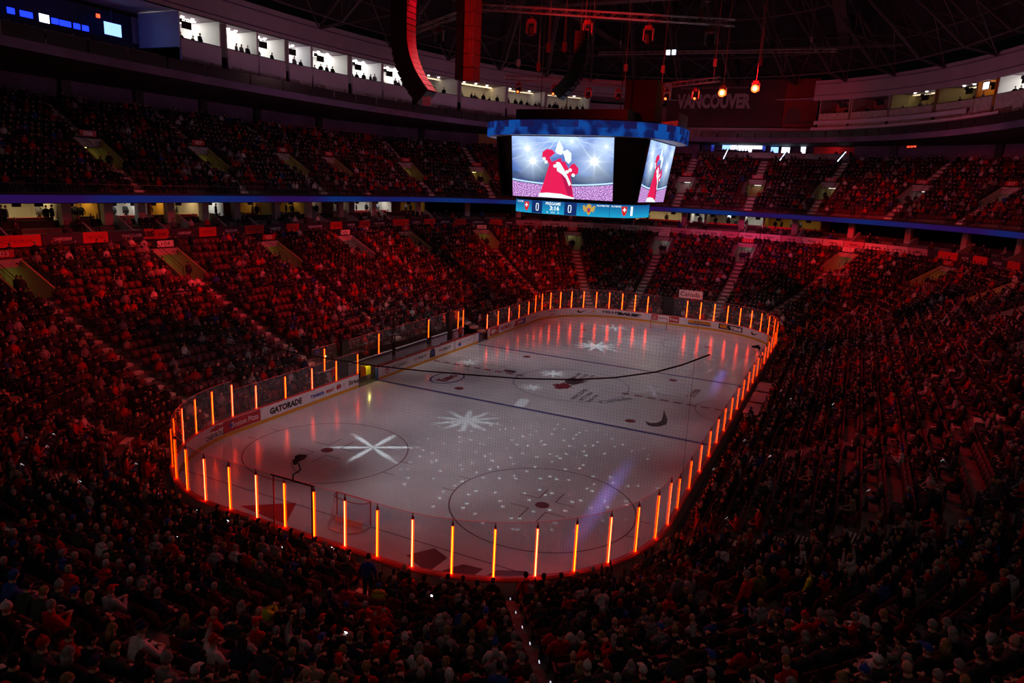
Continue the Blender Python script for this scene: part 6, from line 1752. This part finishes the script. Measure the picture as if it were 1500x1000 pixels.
# lower score ring
LA, LB2, LN = 4.75, 4.45, 2.7
M['scorebg'] = bpy.data.materials.new('score_ring_picture')
def grad_screen(m, ca, cb, strength, ax=2, scale=1.2, off=0.0):
    m.use_nodes = True; nt = m.node_tree; nt.nodes.clear()
    tc = nt.nodes.new('ShaderNodeTexCoord'); mp = nt.nodes.new('ShaderNodeMapping'); sx = nt.nodes.new('ShaderNodeSeparateXYZ')
    nt.links.new(tc.outputs['Object'], sx.inputs[0])
    mr = nt.nodes.new('ShaderNodeMapRange'); mr.inputs[1].default_value = off; mr.inputs[2].default_value = off + scale
    nt.links.new(sx.outputs[ax], mr.inputs[0]); cr = nt.nodes.new('ShaderNodeValToRGB')
    cr.color_ramp.elements[0].color = (*ca, 1); cr.color_ramp.elements[1].color = (*cb, 1)
    nt.links.new(mr.outputs[0], cr.inputs[0]); e = nt.nodes.new('ShaderNodeEmission'); e.inputs[1].default_value = strength
    o = nt.nodes.new('ShaderNodeOutputMaterial'); nt.links.new(cr.outputs[0], e.inputs[0]); nt.links.new(e.outputs[0], o.inputs[0])
grad_screen(M['scorebg'], (0.015, 0.42, 0.72), (0.01, 0.10, 0.34), 0.9, 2, 0.9, 13.35)
M['scorenavy'] = emat('score_ring_navy', (0.008, 0.03, 0.16), 0.9)
M['ewhite'] = emat('screen_white', (0.85, 0.95, 1.0), 1.1); M['ered'] = emat('screen_red', (0.75, 0.02, 0.02), 0.9); M['egold'] = emat('screen_gold', (0.65, 0.42, 0.08), 0.9); M['eblue'] = emat('screen_blue', (0.03, 0.10, 0.6), 0.9)
ringmesh(LA - 0.06, LB2 - 0.06, LN, [(0, 13.35), (0, 14.25), (0.5, 14.3), (0.5, 13.3)]).build('score_ring_frame', M['black'], sb)
# perimeter parametrisation starting at front centre, positive to the right
_tt = [-PI / 2 + 2 * PI * k / 720 for k in range(721)]; _pp = [sup(LA, LB2, LN, t) for t in _tt]; _cl = [0.0]
for a, b in zip(_pp[:-1], _pp[1:]): _cl.append(_cl[-1] + math.dist(a, b))
LPER = _cl[-1]
def lring(u, out=0.0):
    u = u % LPER; i = int(np.searchsorted(_cl, u)) ; i = max(1, min(720, i)); f = (u - _cl[i - 1]) / max(1e-9, _cl[i] - _cl[i - 1])
    a, b = _pp[i - 1], _pp[i]; x, y = a[0] + (b[0] - a[0]) * f, a[1] + (b[1] - a[1]) * f
    dx, dy = b[0] - a[0], b[1] - a[1]; l = math.hypot(dx, dy) or 1
    return (x + dy / l * out, y - dx / l * out)
def lmap(u0, z, out): return lambda x, y: (*lring(u0 + x, out), z + y)
def lpatch(u0, u1, z0, z1, m, name, out=0.01):
    n = max(2, int((u1 - u0) / 0.25)); mb = MB(); vs = []
    for i in range(n + 1):
        x, y = lring(u0 + (u1 - u0) * i / n, out); vs += [(x, y, z0), (x, y, z1)]
    mb.add(vs, [(2 * i, 2 * i + 2, 2 * i + 3, 2 * i + 1) for i in range(n)]); return mb.build(name, m, sb)
for rep in (0, 1):
    c0 = -0.55 + rep * LPER / 2
    if rep: c0 = LPER / 2 - 0.55
    lpatch(c0 - LPER / 4, c0 + LPER / 4, 13.36, 14.24, M['scorebg'], 'score_ring_screen')
    lpatch(c0 - 1.75, c0 - 0.85, 13.37, 14.23, M['scorenavy'], 'score_field', 0.02); lpatch(c0 + 0.85, c0 + 1.75, 13.37, 14.23, M['scorenavy'], 'score_field', 0.02)
    for dx in (-1.25, 1.25):
        mb = MB()
        f = lmap(c0 + dx, 13.8, 0.035); pts = []
        for k in range(25):
            a = 2 * PI * k / 24; cx_, sy_ = math.cos(a), math.sin(a); pts.append((0.13 * cx_ , 0.26 * sy_ / max(0.72, abs(sy_)) if abs(sy_) > 0.72 else 0.36 * sy_))
        for k in range(24):
            a, b = pts[k], pts[k + 1]; mb.add([f(*a), f(*b), f(b[0] * 0.55, b[1] * 0.82), f(a[0] * 0.55, a[1] * 0.82)], [(0, 1, 2, 3)])
        mb.build('score_digit', M['ewhite'], sb)
    letter('PREGAME', 1.15, 0.2, lmap(c0, 14.08, 0.035), M['ewhite'], sb, 'period_lettering', 0.02)
    letter('3:16', 0.72, 0.32, lmap(c0 + 0.12, 13.78, 0.035), M['ewhite'], sb, 'clock_digits', 0.03)
    for dx, t in ((-0.42, '0'), (0, 'SOG'), (0.42, '0')): letter(t, 0.1 if t == '0' else 0.3, 0.12, lmap(c0 + dx, 13.48, 0.035), M['ewhite'], sb, 'period_lettering')
    for dx in ((-2.25, ) if rep == 0 else (-2.25,)):
        for u in (c0 + dx, c0 + 5.15):
            shape(lmap(u, 13.85, 0.035), [(-0.24, 0.28), (0.24, 0.28), (0.23, -0.05), (0.12, -0.28), (0, -0.38), (-0.12, -0.28), (-0.23, -0.05)], M['ered'], sb, 'red_shield_emblem')
            for (w, h) in ((0.28, 0.085), (0.085, 0.28)): shape(lmap(u, 13.9, 0.05), [(-w / 2, -h / 2), (w / 2, -h / 2), (w / 2, h / 2), (-w / 2, h / 2)], M['ewhite'], sb, 'white_cross')
    u = c0 + 2.6
    eagle = [(0, -0.36), (0.12, -0.22), (0.16, -0.08), (0.34, -0.16), (0.3, -0.02), (0.42, 0.0), (0.38, 0.12), (0.46, 0.26), (0.3, 0.3), (0.2, 0.16), (0.14, 0.26), (0.2, 0.34), (0.06, 0.34), (0.05, 0.42)]
    shape(lmap(u, 13.8, 0.035), eagle + [(-x, y) for x, y in eagle[::-1][:-1]], M['egold'], sb, 'gold_eagle_emblem')
    shape(lmap(u, 13.8, 0.05), [(-0.11, 0.12), (0.11, 0.12), (0.1, -0.1), (0, -0.2), (-0.1, -0.1)], M['ered'], sb, 'small_shield'); shape(lmap(u, 13.83, 0.06), [(-0.05, 0.06), (0.06, 0.08), (0.05, -0.06), (-0.05, -0.08)], M['eblue'], sb, 'small_shield_centre')
    letter('PLAYMATES', 0.85, 0.11, lmap(c0 + 3.55, 14.12, 0.035), M['ewhite'], sb, 'period_lettering', 0.02); letter('PLAYMAKER', 0.75, 0.11, lmap(c0 + 4.5, 14.12, 0.035), M['ewhite'], sb, 'period_lettering', 0.02)
    letter('NO. SCORE', 0.9, 0.12, lmap(c0 - 3.1, 14.12, 0.035), M['ewhite'], sb, 'period_lettering', 0.02)
    lpatch(c0 + 4.0, c0 + 4.02, 13.37, 14.23, M['scorenavy'], 'divider', 0.03)
    lpatch(c0 + 5.75, c0 + 6.0, 13.5, 14.15, M['ewhite'], 'score_digit', 0.03)
# video screens
def screen_mat():
    m = bpy.data.materials.new('arena_video_picture'); m.use_nodes = True; nt = m.node_tree; nt.nodes.clear()
    N = nt.nodes.new; L = nt.links.new
    uv = N('ShaderNodeUVMap'); uv.uv_map = 'uv'
    sx = N('ShaderNodeSeparateXYZ'); L(uv.outputs[0], sx.inputs[0])
    def m_(op, a, b=None):
        n = N('ShaderNodeMath'); n.operation = op
        for i, v in enumerate((a, b)):
            if v is None: continue
            if isinstance(v, (int, float)): n.inputs[i].default_value = v
            else: L(v, n.inputs[i])
        return n.outputs[0]
    u, v = sx.outputs[0], sx.outputs[1]
    u2 = m_('SUBTRACT', u, 0.5)
    # seating bowl horizon: v < 0.30 + 0.55*u^2 -> crowd
    hor = m_('ADD', m_('MULTIPLY', m_('MULTIPLY', u2, u2), 0.25), 0.20)
    nz = N('ShaderNodeTexNoise'); nz.inputs['Scale'].default_value = 85; nz.inputs['Detail'].default_value = 3; L(uv.outputs[0], nz.inputs['Vector'])
    crowd_c = N('ShaderNodeValToRGB'); L(nz.outputs[0], crowd_c.inputs[0])
    e = crowd_c.color_ramp.elements; e[0].position = 0.38; e[0].color = (0.05, 0.02, 0.20, 1); e[1].position = 0.64; e[1].color = (0.85, 0.6, 0.95, 1); x = e.new(0.5); x.color = (0.38, 0.12, 0.42, 1)
    up = N('ShaderNodeValToRGB'); nz2 = N('ShaderNodeTexNoise'); nz2.inputs['Scale'].default_value = 3.2; nz2.inputs['Detail'].default_value = 4; L(uv.outputs[0], nz2.inputs['Vector'])
    L(m_('ADD', m_('MULTIPLY', nz2.outputs[0], 0.55), m_('MULTIPLY', v, 0.38)), up.inputs[0])
    e = up.color_ramp.elements; e[0].position = 0.36; e[0].color = (0.005, 0.03, 0.09, 1); e[1].position = 0.74; e[1].color = (0.40, 0.58, 1.0, 1); x = e.new(0.54); x.color = (0.05, 0.12, 0.42, 1)
    mixc = N('ShaderNodeMix'); mixc.data_type = 'RGBA'; L(m_('GREATER_THAN', v, hor), mixc.inputs[0]); L(crowd_c.outputs[0], mixc.inputs[6]); L(up.outputs[0], mixc.inputs[7])
    col = mixc.outputs[2]
    def add(fac, c, col):
        a = N('ShaderNodeMix'); a.data_type = 'RGBA'; a.clamp_factor = True; L(fac, a.inputs[0]); L(col, a.inputs[6]); a.inputs[7].default_value = (*c, 1); return a.outputs[2]
    # bright ring line and dark tier
    ln = m_('ABSOLUTE', m_('SUBTRACT', v, m_('ADD', hor, 0.025))); col = add(m_('LESS_THAN', ln, 0.012), (0.45, 0.65, 1.0), col)
    ln = m_('ABSOLUTE', m_('SUBTRACT', v, m_('ADD', hor, 0.11))); col = add(m_('MULTIPLY', m_('LESS_THAN', ln, 0.05), 0.75), (0.03, 0.05, 0.14), col)
    # star bursts
    for (cx, cy, r, s) in ((0.215, 0.60, 0.10, 1.0), (0.82, 0.62, 0.13, 0.9), (0.16, 0.80, 0.10, 0.8), (0.93, 0.86, 0.08, 0.6), (0.60, 0.93, 0.08, 0.6)):
        dx = m_('SUBTRACT', u, cx); dy = m_('MULTIPLY', m_('SUBTRACT', v, cy), 0.62)
        rr = m_('SQRT', m_('ADD', m_('MULTIPLY', dx, dx), m_('MULTIPLY', dy, dy))); th = m_('ARCTAN2', dy, dx)
        sp = m_('ADD', m_('MULTIPLY', m_('POWER', m_('ABSOLUTE', m_('COSINE', m_('MULTIPLY', th, 4.0))), 10.0), 0.35), 0.8)
        f = m_('MULTIPLY', m_('DIVIDE', m_('MULTIPLY', sp, r * 0.35), m_('ADD', rr, 0.01)), s); f = m_('POWER', f, 2.0)
        hz = m_('MULTIPLY', m_('MAXIMUM', m_('SUBTRACT', 1.0, m_('DIVIDE', rr, r * 2.1)), 0.0), 0.5)
        col = add(hz, (0.62, 0.80, 1.0), col)
        cl = N('ShaderNodeClamp'); L(f, cl.inputs[0]); col = add(cl.outputs[0], (0.95, 1.0, 1.0), col)
    # roof girders
    for (k, b, w) in ((0.55, 0.62, 0.006), (0.35, 0.78, 0.006), (-0.45, 1.25, 0.006), (-0.8, 1.5, 0.005), (1.3, 0.45, 0.005), (0.15, 0.86, 0.005), (-2.2, 2.4, 0.006), (2.6, -0.2, 0.006)):
        f = m_('MULTIPLY', m_('LESS_THAN', m_('ABSOLUTE', m_('SUBTRACT', v, m_('ADD', m_('MULTIPLY', u, k), b))), w * max(1, abs(k))), m_('GREATER_THAN', v, 0.60)); col = add(m_('MULTIPLY', f, 0.4), (0.6, 0.75, 1.0), col)
    em = N('ShaderNodeEmission'); L(col, em.inputs[0]); em.inputs[1].default_value = 1.35; o = N('ShaderNodeOutputMaterial'); L(em.outputs[0], o.inputs[0])
    return m
M['video'] = screen_mat()
M['robe'] = emat('video_robe_red', (0.85, 0.015, 0.10), 1.0); M['robe2'] = emat('video_robe_shade', (0.55, 0.01, 0.09), 0.9)
def video(o, ux, uy, w, h):
    o = Vector(o); ux = Vector(ux).normalized(); uy = Vector(uy).normalized(); nn = ux.cross(uy)
    mp = lambda x, y, k=0.0: tuple(o + ux * x + uy * y + nn * k)
    mb = MB(); c = [(-w / 2, -h / 2), (w / 2, -h / 2), (w / 2, h / 2), (-w / 2, h / 2)]
    mb.hexa([mp(x * 1.015, y * 1.02, -0.12) for x, y in c] + [mp(x * 1.015, y * 1.02, 0.0) for x, y in c]); sc_ = mb.build('video_screen', M['black'], sb)
    mb = MB(); mb.add([mp(x, y, 0.015) for x, y in c], [(0, 1, 2, 3)]); ob = mb.build('video_picture', M['video'], sc_); ob.matrix_parent_inverse = Matrix.Identity(4)
    uvl = ob.data.uv_layers.new(name='uv')
    for i, q_ in enumerate(((0, 0), (1, 0), (1, 1), (0, 1))): uvl.data[i].uv = q_
    S = lambda px, py: ((px - 0.5) * w, (0.5 - py) * h)
    def fig(poly, m, k, name='picture_of_person'):
        mb = MB(); mb.add([mp(*S(a, b), k) for a, b in poly], [tuple(range(len(poly)))]); q = mb.build(name, m, sc_); q.matrix_parent_inverse = Matrix.Identity(4)
    wht = M['ewhite']
    fig([(0.285, 0.94), (0.33, 0.72), (0.385, 0.42), (0.45, 0.38), (0.54, 0.40), (0.585, 0.55), (0.60, 0.72), (0.625, 0.98), (0.45, 0.94)], M['robe'], 0.03)
    fig([(0.50, 0.60), (0.53, 0.55), (0.60, 0.80), (0.615, 0.93), (0.57, 0.95)], M['robe2'], 0.034)
    fig([(0.39, 0.44), (0.345, 0.40), (0.31, 0.33), (0.315, 0.25), (0.355, 0.20), (0.41, 0.21), (0.44, 0.26), (0.40, 0.32), (0.385, 0.34), (0.42, 0.44)], M['robe'], 0.032)
    fig([(0.56, 0.55), (0.60, 0.44), (0.63, 0.42), (0.67, 0.50), (0.665, 0.58), (0.62, 0.63), (0.565, 0.60)], M['robe'], 0.032)
    fig([(0.28, 0.93), (0.36, 0.915), (0.50, 0.925), (0.63, 0.98), (0.63, 1.0), (0.27, 0.99)], wht, 0.04)
    fig([(0.45, 0.18), (0.465, 0.11), (0.48, 0.06), (0.50, 0.11), (0.52, 0.17), (0.52, 0.25), (0.50, 0.29), (0.46, 0.27), (0.44, 0.23)], wht, 0.04)
    fig([(0.505, 0.24), (0.56, 0.20), (0.60, 0.26), (0.60, 0.38), (0.575, 0.43), (0.54, 0.38), (0.53, 0.30)], wht, 0.038)
    fig([(0.46, 0.36), (0.50, 0.34), (0.505, 0.38), (0.49, 0.41), (0.46, 0.40)], M['robe'], 0.045)
    fig([(0.45, 0.41), (0.485, 0.40), (0.53, 0.52), (0.565, 0.63), (0.60, 0.76), (0.58, 0.79), (0.55, 0.67), (0.51, 0.60), (0.46, 0.55)], wht, 0.044)
    for (a, b) in ((0.44, 0.47), (0.56, 0.56), (0.59, 0.53), (0.62, 0.61), (0.35, 0.41), (0.33, 0.36)):
        fig([(a + 0.018 * math.cos(t), b + 0.03 * math.sin(t)) for t in np.linspace(0, 2 * PI, 9)[:-1]], wht, 0.042)
tl = 0.60 / 4.1
video((-0.0, -4.72, 16.52), (1, 0, 0), (0, -tl, 1), 7.45, 4.12)
video((5.45, 0.0, 16.52), (0, 1, 0), (tl * 0.9, 0, 1), 6.9, 4.12)
video((-5.45, 0.0, 16.52), (0, -1, 0), (-tl * 0.9, 0, 1), 6.9, 4.12)
video((0.0, 4.72, 16.52), (-1, 0, 0), (0, tl, 1), 7.45, 4.12)
for (x, y) in ((-3, -2), (3, -2), (-3, 3), (3, 3)):
    mb = MB(); mb.tube((x, y, 20.5), (x, y, 36), 0.03, 5); mb.build('suspension_cable', M['black'], sb)
mb = MB(); mb.box((3.6, 1.5, 21.5), (2.3, 2.0, 2.8)); mb.build('hanging_equipment_case', M['dark'], sb)

# ================================================================== RIGGING
def truss(name, a, b, label, size=0.3, drop=None):
    a = Vector(a); b = Vector(b); d = (b - a).normalized(); up = Vector((0, 0, 1)); sd = d.cross(up).normalized() * size / 2; u = up * size / 2
    e = empty(name, (a + b) / 2, label, 'lighting truss', 'lighting trusses')
    L = (b - a).length; n = max(2, int(L / size / 1.6))
    cor = [sd + u, -sd + u, -sd - u, sd - u]
    for c in cor: mb = MB(); mb.tube(a + c, b + c, 0.028, 5); mb.build('chord', M['redtruss'], e)
    mb = MB()
    for k in range(n):
        p = a + d * (L * k / n); q = a + d * (L * (k + 1) / n)
        for i in range(4): mb.tube(p + cor[i], q + cor[(i + 1) % 4] if k % 2 else q + cor[i], 0.014, 3); mb.tube(p + cor[i], p + cor[(i + 1) % 4], 0.014, 3)
    mb.build('lacing', M['redtruss'], e)
    for f in (0.1, 0.9) if drop is None else drop:
        p = a.lerp(b, f); mb = MB(); mb.tube(p, (p.x, p.y, 38), 0.025, 4); mb.box((p.x, p.y, p.z + 1.2), (0.25, 0.25, 0.5)); mb.build('chain_hoist', M['redtruss'], e)
    return e
truss('lighting_truss', (-3.7, -10, 25.75), (11.5, -10, 24.1), 'long sloping red-lit truss across the top, above the scoreboard')
truss('lighting_truss', (-8.6, -10, 24.6), (-5.4, -10, 25.4), 'short red-lit truss between the two left speaker stacks')
truss('lighting_truss', (-9.5, 5, 23.95), (2.1, 5, 23.2), 'dim truss behind and left of the scoreboard top')
truss('lighting_truss', (3.4, 5, 23.05), (8.2, 5, 23.5), 'short dim truss right of the scoreboard top')
truss('lighting_truss', (-14, 40, 32), (14, 40, 31.4), 'faint far truss near the top of the banner')
def moving_head(x, y, z, label, lens='redlens', tilt=0.5, s=1.0):
    e = empty('moving_head_light', (x, y, z), label, 'stage light', 'moving head lights')
    T = Matrix.Translation((x, y, z)) @ Matrix.Scale(s, 4)
    mb = MB(); mb.box((0, 0, -0.12), (0.42, 0.34, 0.2), T=T); mb.tube(T @ Vector((0, 0, 0)), T @ Vector((0, 0, 0.14)), 0.05, 6); mb.build('base', M['arrayred'], e)
    mb = MB()
    for sx in (-1, 1): mb.box((sx * 0.26, 0, -0.48), (0.08, 0.2, 0.62), T=T)
    mb.build('yoke', M['redtruss'], e)
    R_ = T @ Matrix.Translation((0, 0, -0.62)) @ Matrix.Rotation(tilt, 4, 'X')
    mb = MB(); mb.tube(R_ @ Vector((0, 0, 0.22)), R_ @ Vector((0, 0, -0.28)), 0.19 * s, 10, r2=0.22 * s); mb.build('head', M['black'], e)
    mb = MB(); mb.tube(R_ @ Vector((0, 0, -0.281)), R_ @ Vector((0, 0, -0.295)), 0.11 * s, 12); mb.build('lens', M[lens], e)
    return e
def bmesh_ball(mb, c, r):
    n, m_ = 10, 6
    vs = [(c[0] + r * math.cos(2 * PI * k / n) * math.sin(PI * i / m_), c[1] + r * math.sin(2 * PI * k / n) * math.sin(PI * i / m_), c[2] + r * math.cos(PI * i / m_)) for i in range(m_ + 1) for k in range(n)]
    mb.add(vs, [(i * n + k, (i + 1) * n + k, (i + 1) * n + (k + 1) % n, i * n + (k + 1) % n) for i in range(m_) for k in range(n)])
M['offlens'] = mat('lens_glass_off', (0.25, 0.22, 0.28), 0.1, spec=0.8)
for i, (x, z) in enumerate(((-0.3, 24.9), (3.3, 24.65), (6.9, 24.2), (10.3, 23.9))):
    moving_head(x, -10, z, '%s unlit stage light from the left on the long red truss' % ORD[i + 1].capitalize(), 'offlens', 0.4, 1.0)
moving_head(-6.7, -10, 24.7, 'stage light under the short truss between the left speaker stacks', 'offlens', 0.3, 1.0)
for i, (x, y, z) in enumerate(((-8.2, 5, 23.5), (-5.0, 5, 23.3), (-2.0, 5, 23.05), (0.5, 5, 22.9), (4.3, 5, 22.85), (6.5, 5, 22.85))):
    moving_head(x, y, z, ('Red-glowing stage light at far left behind the scoreboard top', 'Red-glowing stage light, second from left behind scoreboard top', 'orange-lit unlit stage light above the scoreboard housing', 'dim stage light above the right of the scoreboard housing', 'Red-glowing stage light left of the banner letters', 'Red-glowing stage light in front of the banner letters')[i], 'redlens' if i in (0, 1, 4, 5) else 'offlens', -0.9, 0.9)
for i, (x, y, z) in enumerate(((7.57, 10, 23.75), (10.06, 10, 24.05))):
    e = moving_head(x, y, z, ('left', 'right')[i] + ' of two dazzling orange-red lights in front of the banner', 'hotlens', -1.3, 1.0)
    mb = MB(); bmesh_ball(mb, (x, y - 0.45, z - 0.62), 0.17); mb.build('glare_ball', M['hotlens'], e)  # added glowing ball, enlarges the lens to imitate its glare
    mb = MB(); mb.tube((x, y - 0.40, z - 0.62), (x, y - 0.34, z - 0.62), 0.30, 16); mb.build('halo_disc', M['redlens'], e)  # emissive disc imitating the halo around the lamp
    mb = MB()
    mb.tube((x, y, z + 0.1), (x, y, 33), 0.02, 4); mb.build('suspension_cable', M['redtruss'], e)
# line arrays
def array_curved(cx, y, z0, z1, wid, n, label, curve, red=True, dep=0.9):
    e = empty('line_array_speaker', (cx, y, z0), label, 'speaker stack', 'hanging speaker stacks')
    pts = []
    for k in range(n + 1):
        f = k / n; z = z1 + (z0 - z1) * f
        off = curve * max(0, (f - 0.35) / 0.65) ** 2.2
        pts.append((cx + off, z))
    for k in range(n):
        (xa, za), (xb, zb_) = pts[k], pts[k + 1]
        d = Vector((xb - xa, 0, zb_ - za)).normalized(); nr = Vector((-d.z, 0, d.x))      # normal in the xz-plane
        c = Vector(((xa + xb) / 2, y, (za + zb_) / 2)); L = math.dist((xa, za), (xb, zb_)) * 0.92
        mb = MB(); p = []
        for sy_ in (-1, 1):
            for (a, b) in ((-1, -1), (1, -1), (1, 1), (-1, 1)):
                p.append(c + nr * (a * wid / 2 * (0.92 if b > 0 else 1)) + d * (b * L / 2) + Vector((0, sy_ * dep / 2, 0)))
        mb.hexa([tuple(v) for v in p]); mb.build('speaker_cabinet', M['array'], e)
        mb = MB(); p = [c + nr * (-wid / 2 * s_ - 0.03) * 1.0 + d * (b * L / 2 * 0.8) + Vector((0, sy_ * dep / 2 * 0.5, 0)) for s_, b, sy_ in ()] or None
        side = c - nr * (wid / 2 + 0.012) if nr.x > 0 else c + nr * (wid / 2 + 0.012)
        side = c + Vector((abs(nr.x), 0, nr.z * (1 if nr.x > 0 else -1))) * (wid / 2 + 0.03)
        mb = MB(); q_ = Vector((abs(nr.x), 0, nr.z * (1 if nr.x > 0 else -1)))
        hw = 0.05
        p = []
        for s1 in (-1, 1):
            for (a, b) in ((-1, -1), (1, -1), (1, 1), (-1, 1)):
                p.append(side + q_ * (s1 * 0.02) + Vector((0, a * dep * 0.46, 0)) + d * (b * L / 2 * 0.9))
        mb.hexa([tuple(v) for v in p]); mb.build('side_plate', M['arrayred'] if red else M['array'], e)
    for dy in (-0.3, 0.3):
        mb = MB(); mb.tube((cx, y + dy, z1), (cx, y + dy, 37), 0.02, 4); mb.tube((cx + wid / 2 + 0.12, y + dy, z1 - 0.5), (cx + wid / 2 + 0.12, y + dy, 37), 0.02, 4); mb.build('suspension_cable', M['redtruss'], e)
    return pts
pa = array_curved(-3.95, -18, 19.45, 24.6, 0.98, 17, 'large curved black speaker stack hanging left of the scoreboard', 1.55)
xb, zb2 = pa[-1]
mb = MB(); mb.box((xb + 0.28, -18.42, zb2 - 0.18), (0.5, 0.06, 0.46)); tag(mb.build('pale_end_plate', mat('pale_plate', (0.6, 0.5, 0.75), 0.5)), 'small pale violet plate at the foot of the curved speaker stack', 'plate')
pb = array_curved(4.55, -14, 20.1, 23.2, 0.62, 14, 'smaller curved speaker stack ending above the scoreboard housing', -1.25, False, 0.7)
# flat speaker stack: black front and broad red side
e = empty('flat_speaker_stack', (0.9, -18, 20.5), 'straight hanging speaker stack with broad red side, right of the curved one', 'speaker stack', 'hanging speaker stacks')
for k in range(7):
    z = 20.9 + 0.64 * k
    mb = MB(); mb.box((-0.28, -18.1, z - 0.3), (0.36, 0.7, 0.60)); mb.build('speaker_cabinet', M['array'], e)
    mb = MB(); mb.box((0.24, -18.0, z - 0.33), (0.58, 0.7, 0.61)); mb.build('red_cabinet', M['redside'] if 'redside' in M else M.setdefault('redside', mat('speaker_red_side', (0.30, 0.03, 0.03), 0.5)), e)
for x in (0.3, 0.5):
    mb = MB(); mb.tube((x, -18.4, 21), (x, -18.4, 36), 0.02, 4); mb.build('suspension_cable', M['redtruss'], e)
lamp('SPOT', (3.0, -22, 22.5), (-1, -18, 22.3), 420, RED, 'rig_red_light', 0.1, 80, 0.8)
lamp('SPOT', (3.0, -15, 22.0), (4, -10, 24.6), 2200, RED, 'rig_red_light', 0.1, 110, 0.8)
lamp('SPOT', (-3, -2, 21.6), (-3, 5, 23.6), 1200, RED, 'rig_red_light', 0.1, 120, 0.8)
lamp('SPOT', (6, 1, 21.5), (6, 5, 23.4), 700, RED, 'rig_red_light', 0.1, 110, 0.8)
lamp('AREA', (0, 20, 26), (0, 30, 42), 150, (0.8, 0.35, 0.4), 'roof_glow_light', 6)
lamp('AREA', (-16, -4, 26), (-20, 4, 42), 90, (0.8, 0.4, 0.45), 'roof_glow_light', 6)
# chain bundles
for i, (x, y, z0, z1) in enumerate(((-6.5, 5, 24.4, 27.6), (9.7, -10, 24.2, 26.5), (9.9, 12, 25.5, 28.5), (-2.6, -2, 24.5, 30), (-1.4, -2, 24.5, 30))):
    e = empty('chain_hoist', (x, y, z0), ('Red-lit chain bundle hanging left of the scoreboard top', 'Red-lit hoist above the right end of the long truss', 'Red-lit chain bundle above the right dazzling light', 'left of two thin red cables above the scoreboard', 'right of two thin red cables above the scoreboard')[i], 'hoist', 'chain hoists')
    mb = MB(); mb.box((x, y, z0 + 0.3), (0.28, 0.25, 0.6)); mb.build('motor', M['arrayred'], e)
    mb = MB()
    for dx in (-0.08, 0.06): mb.tube((x + dx, y, z0 + 0.5), (x, y, z1), 0.03, 4)
    mb.tube((x, y, z1), (x, y, 38), 0.015, 3); mb.build('chain', M['redtruss'], e)

# ================================================================== the rest of the crowd
for (x, y, z, rz, jc, hk, hc, pose, sc_) in standers: crowd.append((x, y, z, rz, jc, hk, hc, pose, sc_))
crowd_object('crowd', crowd, 'dense crowd of seated and standing spectators filling both decks of the bowl', 'crowd')
# a few players and staff at the bench
for i, (x, y, jc, lab) in enumerate(((-14.4, -11.2, (0.5, 0.02, 0.02), 'person in red standing left of the bench, beside the glass'), (-16.6, -4.6, (0.55, 0.03, 0.02), 'person in red leaning on the bench wall behind the glass'), (-14.6, 7.6, (0.5, 0.03, 0.02), 'person in red at the far end of the benches'))):
    make_person('stand', x, y, -0.03, PI / 2 + (PI if False else 0), jc, 'short', (0.02, 0.015, 0.01), lab, 'people by the benches')
